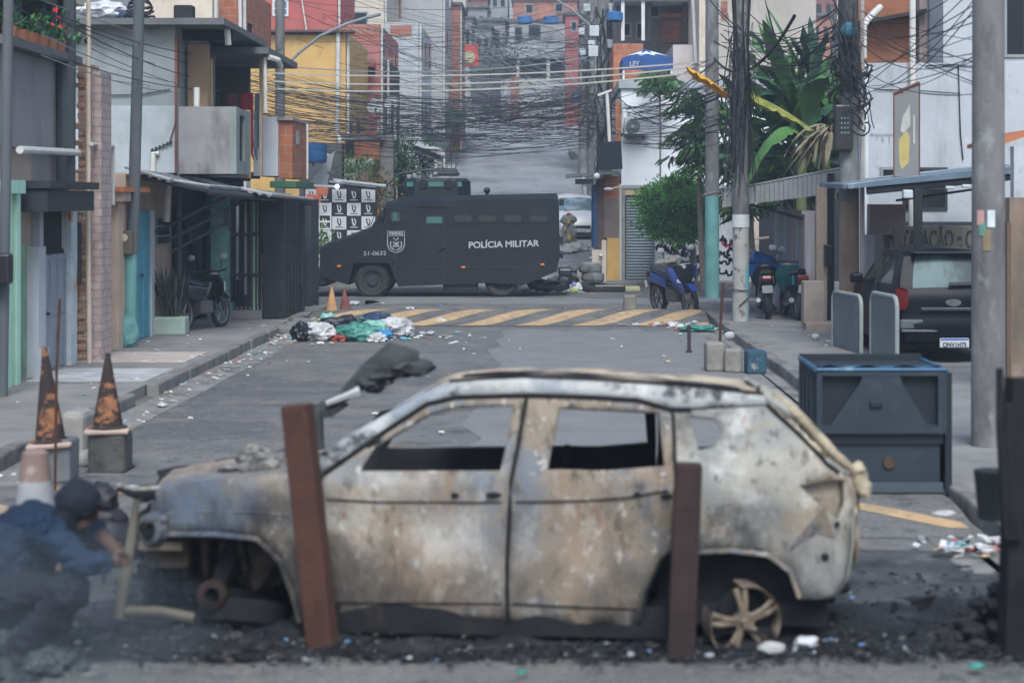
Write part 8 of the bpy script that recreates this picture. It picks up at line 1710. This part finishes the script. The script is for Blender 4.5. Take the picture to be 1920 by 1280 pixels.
plg = pm('green_bag', (.04,.18,.15), var=.3, sc=5, rough=.4, bump=.7, bsc=16, patches=[((.2,.36,.33), 4, .52, .64, 1, .75)]); plb = pm('blue_bag', (.04,.2,.42), var=.3, sc=5, rough=.4, bump=.7, bsc=16, patches=[((.25,.45,.6), 5, .6, .7, 1, .7)]); plp = pm('pink_bag', (.42,.26,.24), var=.25, sc=5, rough=.5, bump=.6); plm = pm('mint_bag', (.22,.43,.37), var=.25, sc=5, rough=.4, bump=.7, bsc=18); pln = pm('navy_bag', (.02,.04,.075), var=.4, sc=6, rough=.35, bump=.7, bsc=14)
for a in (('crumpled white bag with a red print at the left of the heap', 594, 640, 32.0, (.30, .25, .19), plw, 3), ('dark bag at the left foot of the roadside heap', 566, 645, 31.9, (.16, .2, .19), plk, 4), ('long black bag draped across the middle of the heap', 640, 632, 32.8, (.44, .26, .22), plk, 5), ('big green bag at the front of the heap', 672, 640, 31.9, (.32, .25, .2), plg, 6), ('pale mint bag beside the big green one', 699, 640, 32.4, (.2, .2, .2), plm, 7), ('navy plastic bag at the right of the long black one', 708, 628, 33.4, (.30, .26, .25), pln, 8), ('bright blue knotted bag on top of the heap', 705, 612, 34.4, (.26, .22, .24), plb, 9), ('see-through white bag at the right end of the heap', 737, 634, 32.7, (.28, .24, .22), plw, 10), ('small white bag lying outermost on the right of the heap', 757, 632, 33.0, (.18, .2, .18), plw, 11), ('pink sheet of plastic behind the long black bag', 655, 608, 34.9, (.38, .25, .15), plp, 12), ('pale mint bag at the back of the heap', 682, 612, 34.7, (.22, .2, .17), plm, 14), ('pinkish bag at the top left of the heap', 626, 607, 34.8, (.22, .2, .2), plp, 15), ('small teal bag on the left slope of the heap', 614, 618, 33.6, (.14, .15, .24), plm, 16), ('grey-white bag between the black bag and the kerb', 602, 626, 33.3, (.16, .15, .14), plw, 17), ('small blue bag peeping under the navy one', 714, 640, 32.3, (.17, .15, .11), plb, 18), ('white paper box at the front foot of the heap', 706, 650, 31.7, (.16, .12, .09), plw, 20), ('reddish scrap bag in front of the long black one', 640, 645, 31.8, (.14, .12, .08), pm('red_bag', (.25,.05,.05), sc=5, var=.4), 22)): bag(*a)
for i, (px, py, z, rot) in enumerate(((560, 620, .0, .3), (545, 628, .0, -.2), (568, 612, .0, .6))):
    Y = gy(py); mb = MB(); mb.rbox((wx(px, Y), Y, .08), (.55, .3, .17), .05, (.05, .1, rot)); tag(mb.build('kerb_stone', kerbm), ('broken kerb stone lying flattest against the left pavement', 'broken kerb stone next to the dark bag', 'broken kerb stone furthest back near the cones')[i], 'kerb stone', 'broken kerb stones')
cone_o = pm('worn_orange_cone', (.40,.23,.11), var=.2, sc=5, patches=[((.25,.16,.1), 3, .55, .68, 1, .6)]); cone_r = pm('worn_maroon_cone', (.17,.06,.055), var=.25, sc=5, patches=[((.28,.14,.1), 3, .58, .7, 1, .5)])
cone('sun-bleached orange traffic cone behind the rubbish heap', 622, 598, 538, gy(598), .21, 0, cone_o)
cone('dark maroon traffic cone tilting beside the bleached orange one', 648, 592, 541, gy(594), .19, -.05, cone_r, basemat=cone_r)
# tyres and rubble at the truck's tail
def tyre(label, c, r, axis, mat=tyre_dusty, wd=.2):
    h_ = wd/2; mb = MB(); mb.lathe([(r*.58, -h_*.8), (r*.88, -h_), (r*.98, -h_*.75), (r, -h_*.3), (r, h_*.3), (r*.98, h_*.75), (r*.88, h_), (r*.58, h_*.8), (r*.62, 0), (r*.58, -h_*.8)], c, axis, 26)
    return tag(mb.build('tyre', mat, smooth=True), label, 'tyre', 'old tyres at the junction')
whit = pm('chalky_tyre', (.15,.155,.16), var=.4, sc=5, rough=.9, bump=.4, patches=[((.04,.04,.042), 3.5, .5, .62, 1, .8)])
Yt_ = 50.0; xt = wx(1109, Yt_)
for k, lb in enumerate(('chalk-dusted tyre at the bottom of the stack by the kiosk', 'chalk-dusted tyre in the middle of the stack by the kiosk', 'chalk-dusted tyre on top of the stack by the kiosk')): tyre(lb, (xt+.04*math.sin(k*2), Yt_, .13+.24*k), .32, (.05*math.sin(k), .05, 1), whit, .25)
mb = MB(); mb.cyl((xt, Yt_, .74), (xt, Yt_, .78), .29, n=20); tag(mb.build('lid', pm('pale_lid', (.3,.29,.27), sc=4)), 'pale round lid laid on the tyre stack', 'lid')
tyre('flat black tyre lying in front of the chalky stack', (wx(1115, 49.3), 49.3, .12), .36, (.1, -.25, 1))
tyre('black tyre lying beneath the truck tail', (wx(1035, 49.4), 49.4, .12), .42, (-.15, -.2, 1))
tyre('black tyre half under rubbish between truck and stack', (wx(1012, 49.8), 49.8, .16), .36, (.3, -.3, 1))
mb = MB(); mb.rbox((wx(1143, 49.2), 49.2, .1), (.85, .3, .2), .04); tag(mb.build('kerb_stone', black_paint), 'long black block lying right of the tyre stack', 'block')
mb = MB(); mb.rbox((wx(1175, 49.6), 49.6, .06), (.75, .3, .16), .05); tag(mb.build('kerb_stone', pm('yellow_kerb', (.36,.36,.22), sc=3, var=.3)), 'pale yellow painted kerb stone by the pavement corner', 'kerb stone')
for lb, px, py, Y, rad, m_, sd_ in (('black rubbish bag behind the truck tail', 1062, 525, 49.9, (.3, .25, .25), plk, 31), ('grey cloth bundle behind the truck tail', 1048, 515, 50.3, (.35, .25, .2), pm('grey_cloth', (.10,.10,.1), sc=5, var=.4), 32), ('white and blue bag beside the tyre stack', 1080, 540, 49.2, (.18, .15, .15), pm('white_blue_bag', (.45,.46,.5), sc=4, patches=[((.08,.1,.4), 4, .55, .6, 1, .9)]), 33), ('small yellow bag beside the tyre stack', 1077, 545, 49.0, (.11, .1, .09), pm('yellow_bag', (.45,.45,.15), sc=4), 34), ('grey sack lying in front of the white hatchback', 1076, 455, 61, (.38, .25, .2), pm('grey_sack', (.36,.36,.36), sc=4, var=.2), 35), ('flattened pale sack beside the grey one', 1060, 462, 60.5, (.4, .3, .15), pm('grey_sack', None), 36)):
    o = None; zb = g(Y)+(.004 if Y < 51 else 0); c = Vector((wx(px, Y), Y, zb+rad[2]*.7)); mb = MB(); mb.blob(c, rad, sd_, .35, 2.2, 3, zb); tag(mb.build('rubbish_bag', m_, smooth=True), lb, 'rubbish bag', 'rubbish near the truck tail')
for k, (px, py, w_, d_, h_) in enumerate(((1101, 492, .6, .4, .22), (1103, 481, .5, .35, .16), (1092, 499, .7, .4, .14), (1073, 488, .6, .3, .1))):
    Y = 53.5+k*.8; mb = MB(); mb.rbox((wx(px, Y), Y, g(Y)+h_/2+(.22 if k == 1 else 0)), (w_, d_, h_), .03, (0, .06*k, .2*k)); tag(mb.build('paving_slab', pm('pale_slab', (.36,.34,.32), sc=3, var=.2)), ('thick pale slab in the kerb barricade behind the tyres', 'small pale slab atop the kerb barricade', 'tan slab lying in front of the kerb barricade', 'thin slab on the road left of the kerb barricade')[k], 'slab', 'slabs of the kerb barricade')
t = thing('barricade_figure', 'upright grey camouflage bundle topped with a red box before the white hatchback', 'bundle', (wx(1067, 61.5), 61.5, g(61.5)))
Yx = 61.5
part('bundle', t, pm('camo_cloth', (.16,.17,.17), var=.3, sc=4, bump=.4, patches=[((.30,.31,.31), 4, .5, .6, 1, .8), ((.06,.06,.06), 5, .6, .68, 1, .8)]), lambda m: (m.blob((wx(1067, Yx), Yx, g(Yx)+.52), (.24, .2, .55), 4, .3, 2, 3), m.blob((wx(1066, Yx), Yx, wz(412, Yx)), (.28, .2, .2), 5, .25, 2, 3)), True)
part('red_box', t, pm('red_box', (.28,.05,.06), sc=4), lambda m: m.rbox((wx(1066, Yx), Yx-.1, wz(403, Yx)), (.12, .1, .15), .02))
for u_, v_, r_x in ((1066, 416, .06), (1067, 446, .07), (1060, 430, .04)): part('yellow_badge', t, pm('yellow_badge', (.4,.28,.05), sc=5), lambda m: m.blob((wx(u_, Yx), Yx-.24, wz(v_, Yx)), (r_x, .05, r_x*1.6), 1, .2, 2, 2))
# litter: scraps scattered over roads and pavements
def scatter(name, label, pts, mat, szs, seed, lift=.012):
    rr = random.Random(seed); mb = MB()
    for p in pts:
        s = rr.uniform(*szs); k = rr.random()
        if k < .55: mb.blob((p[0], p[1], p[2]+s*.25), (s, s*rr.uniform(.5, 1), s*rr.uniform(.25, .5)), rr.randrange(99), .5, 2, 1)
        else: mb.obox((p[0], p[1], p[2]+lift), (s*2.2, s*rr.uniform(.8, 1.6), .01), (rr.uniform(-.3, .3), rr.uniform(-.3, .3), rr.uniform(0, 3)))
    o = mb.build(name, mat, fixn=False); return tag(o, label, 'litter', kind='stuff')
lit = pm('litter_scraps', None or (.5,.5,.5), island=[(0, (.5,.5,.51)), (.45, (.36,.36,.38)), (.6, (.2,.2,.2)), (.72, (.12,.3,.42)), (.8, (.42,.32,.2)), (.86, (.1,.3,.2)), (.91, (.4,.1,.08)), (.95, (.55,.55,.55))], var=.1, bump=0)
rr = random.Random(41); pts = []
for k in range(150):                                             # along the left gutter
    Y = rr.uniform(15, 34); pts.append((-4.95+abs(rr.gauss(0, .25)), Y, .004))
for k in range(70): Y = rr.uniform(12, 50); pts.append((rr.uniform(-4.7, 3), Y, .02 if Y < 41 else .01))
for k in range(40): pts.append((rr.uniform(-7, -5.3), rr.uniform(20, 34), .13))
for k in range(40): pts.append((rr.uniform(3.5, 5), rr.uniform(24, 42), .13))
scatter('litter', 'small scraps of paper and plastic strewn over road and pavements', pts, lit, (.012, .045), 1)
def patch(name, label, cx_, cy_, sx, sy, n, sz, seed, z=.01, zr=.0):
    q = random.Random(seed); scatter(name, label, [(cx_+q.gauss(0, sx), cy_+q.gauss(0, sy), z+abs(q.gauss(0, zr))) for k in range(n)], lit, sz, seed)
patch('litter_spill', 'spilled plastic litter beside the blue motorcycle wheel', wx(1265, 36.0), 35.9, .35, .3, 60, (.03, .1), 2)
patch('litter_spill', 'colourful scraps at the kerb end of the striped hump', wx(1315, 35.2), 35.0, .28, .45, 60, (.03, .09), 3)
patch('litter_spill', 'scraps scattered around the roadside rubbish heap', wx(650, 33), 32.6, 1.0, .6, 110, (.025, .09), 4)
patch('litter_spill', 'bright litter against the right kerb beyond the blackened post', wx(1838, 12.6), 12.65, .17, .16, 75, (.02, .055), 5, .01, .03)
patch('litter_spill', 'litter between truck tail and tyre stack', wx(1060, 49.5), 49.4, .5, .25, 90, (.03, .1), 6)
patch('litter_spill', 'rubbish along the right kerb of the upper street', 1.25, 62, .1, 5, 60, (.04, .1), 7, .9)
mb = MB(); mb.blob((wx(1310, 34), 34.1, .06), (.35, .2, .07), 5, .5, 2.5, 3, .01); tag(mb.build('plastic_sheet', plg, smooth=True), 'crumpled green plastic sheet in the right gutter', 'plastic')
for lb, px, py, s_ in (('white scrap lying at the left of the junction', 664, 573, .10), ('white crumpled cup on the road before the striped hump', 768, 582, .07), ('white scrap beside the striped hump middle', 826, 606, .09), ('white plastic cup on the road past the heap', 808, 628, .06), ('white ball of paper by the left kerb', 303, 764, .045), ('flattened white carton on the near road by the bin', 1770, 977, .07)):
    Y = gy(py); mb = MB(); mb.blob((wx(px, Y), Y, s_*.5+.01), (s_*1.4, s_, s_*.6), px, .4, 2, 2, .008); tag(mb.build('paper_scrap', plw, smooth=True), lb, 'paper scrap', 'white scraps on the road')
for lb, px, py, z, s_ in (('white ball beside the tan planter block', 1529, 630, .13, .07), ('white bag on the kerb by the bent iron rod', 1368, 648, .13, .09)):
    Y = 30.4; mb = MB(); mb.blob((wx(px, Y), Y, z+s_*.8), (s_, s_, s_*.85), px, .15, 2, 2); tag(mb.build('paper_scrap', plw, smooth=True), lb, 'paper scrap')
# burnt ground: ash bed, charred chunks
mb = MB(); nx, ny = 90, 34; vs = []
for j in range(ny+1):
    for i in range(nx+1):
        x = -3.6+7.0*i/nx; y = 9.15+2.9*j/ny
        e = min(1, max(0, 1-abs((x+.1)/3.45)**4))*min(1, max(0, (y-9.52-.10*mnoise.noise(Vector((x*1.5, 2, 0))))/.3))*min(1, max(0, (11.9-y)/.8))
        n_ = mnoise.fractal(Vector((x*2.2, y*2.2, 3)), 1, 2, 5); vs.append((x, y, -.03+e*(.055+.05*n_+.03*mnoise.noise(Vector((x*9, y*9, 1))))))
mb.add(vs, [(j*(nx+1)+i, j*(nx+1)+i+1, (j+1)*(nx+1)+i+1, (j+1)*(nx+1)+i) for j in range(ny) for i in range(nx)])
tag(mb.build('ash_bed', pm('ash_bed', (.017,.018,.022), var=.6, sc=4, bump=.8, bsc=30, patches=[((.06,.063,.07), 6, .56, .66, 1, .6), ((.008,.008,.010), 3, .48, .62, 1, .8)]), smooth=True), 'black ash and melted residue spread under the burnt car', 'ash', kind='stuff')
char_i = pm('charred_chunks', (.03,.03,.03), island=[(0, (.009,.010,.012)), (.45, (.016,.018,.022)), (.76, (.03,.033,.038)), (.88, (.05,.045,.04)), (.93, (.11,.12,.13)), (.965, (.26,.28,.3)), (.985, (.45,.46,.47)), (.992, (.1,.2,.35))], var=.3, sc=8, bump=.4)
rr = random.Random(77); mb = MB()
for k in range(5200):
    x = rr.uniform(-3.4, 3.0); y = 9.58+abs(rr.gauss(0, .35)) if k % 3 else rr.uniform(9.4, 11.8); s = rr.choice((.005, .006, .007, .009, .011, .014, .018))*rr.uniform(.7, 1.3)
    if y > 12: continue
    z = .02+.02*rr.random()+(.07*math.exp(-((x+2.85)/.5)**2) if y < 10.2 else 0)
    if rr.random() < .6: mb.blob((x, y, z+s*.2), (s*1.3, s, s*.6), k % 90, .6, 2.2, 1)
    else: mb.obox((x, y, z+s*.3), (s*rr.uniform(1, 4), s*.8, s*.35), (rr.uniform(-.5, .5), rr.uniform(-.6, .6), rr.uniform(0, 3)))
tag(mb.build('charred_debris', char_i, fixn=False), 'charred fragments and glass grains strewn under and before the burnt car', 'debris', kind='stuff')
mb = MB()
for k in range(110):
    a = rr.uniform(0, 6.28); q = rr.random()**.6; mb.blob((wx(15, 9.4)+.38*q*math.cos(a), 9.5+.25*q*math.sin(a), (1-q)*.22+.0), (.05, .05, .03), k, .5, 2, 3)
tag(mb.build('rubble_heap', pm('grey_rubble', (.05,.062,.066), var=.5, sc=7, bump=.6, patches=[((.26,.28,.28), 9, .60, .68, 1, .8), ((.012,.014,.016), 5, .48, .6, 1, .85)]), smooth=True), 'low heap of grey rubble at the crouching person feet', 'rubble')
for lb, px, py, Y, pts_ in (('bent black scrap standing on the ash behind the wreck tail', 1700, 1150, 10.1, [(1672, 1150), (1680, 1128), (1684, 1140)]), ('burnt hinge-like scrap lying beyond the wreck tail', 1740, 1125, 10.4, [(1708, 1130), (1735, 1122), (1752, 1116), (1740, 1132), (1720, 1140)])):
    mb = MB(); mb.tube([P(a, b, Y) for a, b in pts_], .018, 6); tag(mb.build('scrap_metal', soot), lb, 'scrap')
for lb, px, py, s_, m_ in (('blue and white crumpled packet on the ash near the rear wheel', 1512, 1222, .045, pm('white_blue_bag', None)), ('round pale plastic lump at the foot of the rear wheel', 1448, 1235, .05, pm('grey_sack', None)), ('bright green scrap at the very bottom of the road', 978, 1275, .02, plg), ('green-grey crumpled packet near the right corner of the ash', 1832, 1265, .03, plg)):
    Y = gy(py); mb = MB(); mb.blob((wx(px, Y), Y, s_*.6+.03), (s_*1.5, s_, s_*.7), px, .35, 2, 2); tag(mb.build('crumpled_packet', m_, smooth=True), lb, 'packet')
# ============================================================ THIN SMOKE HAZE IN THE AIR
HAZE = 0.0018
if HAZE:
    hm = bpy.data.materials.new('haze'); hm.use_nodes = True; nt = hm.node_tree; nt.nodes.clear()
    out = nt.nodes.new('ShaderNodeOutputMaterial'); pv = nt.nodes.new('ShaderNodeVolumePrincipled'); pv.inputs['Density'].default_value = HAZE; pv.inputs['Color'].default_value = (.66, .78, .94, 1); pv.inputs['Anisotropy'].default_value = .2
    nt.links.new(pv.outputs[0], out.inputs['Volume'])
    mb = MB(); mb.box(-165, 165, -45, 340, -3, 80); tag(mb.build('haze', hm, loc=(0, 0, 0)), kind='stuff')
    sm = bpy.data.materials.new('smoke'); sm.use_nodes = True; nt = sm.node_tree; nt.nodes.clear()
    out = nt.nodes.new('ShaderNodeOutputMaterial'); pv = nt.nodes.new('ShaderNodeVolumePrincipled'); pv.inputs['Density'].default_value = .20; pv.inputs['Color'].default_value = (.62, .74, .88, 1)
    nt.links.new(pv.outputs[0], out.inputs['Volume'])
    for c, rad, sd_, lb in (((wx(40, 9.3), 9.25, .30), (1.0, .34, .52), 3, 'thin bluish smoke drifting over the crouching person and the rubble'),):
        mb = MB(); mb.blob(c, rad, sd_, .25, 1.3, 4, .03); tag(mb.build('smoke', sm, smooth=True), lb, 'smoke', kind='stuff')
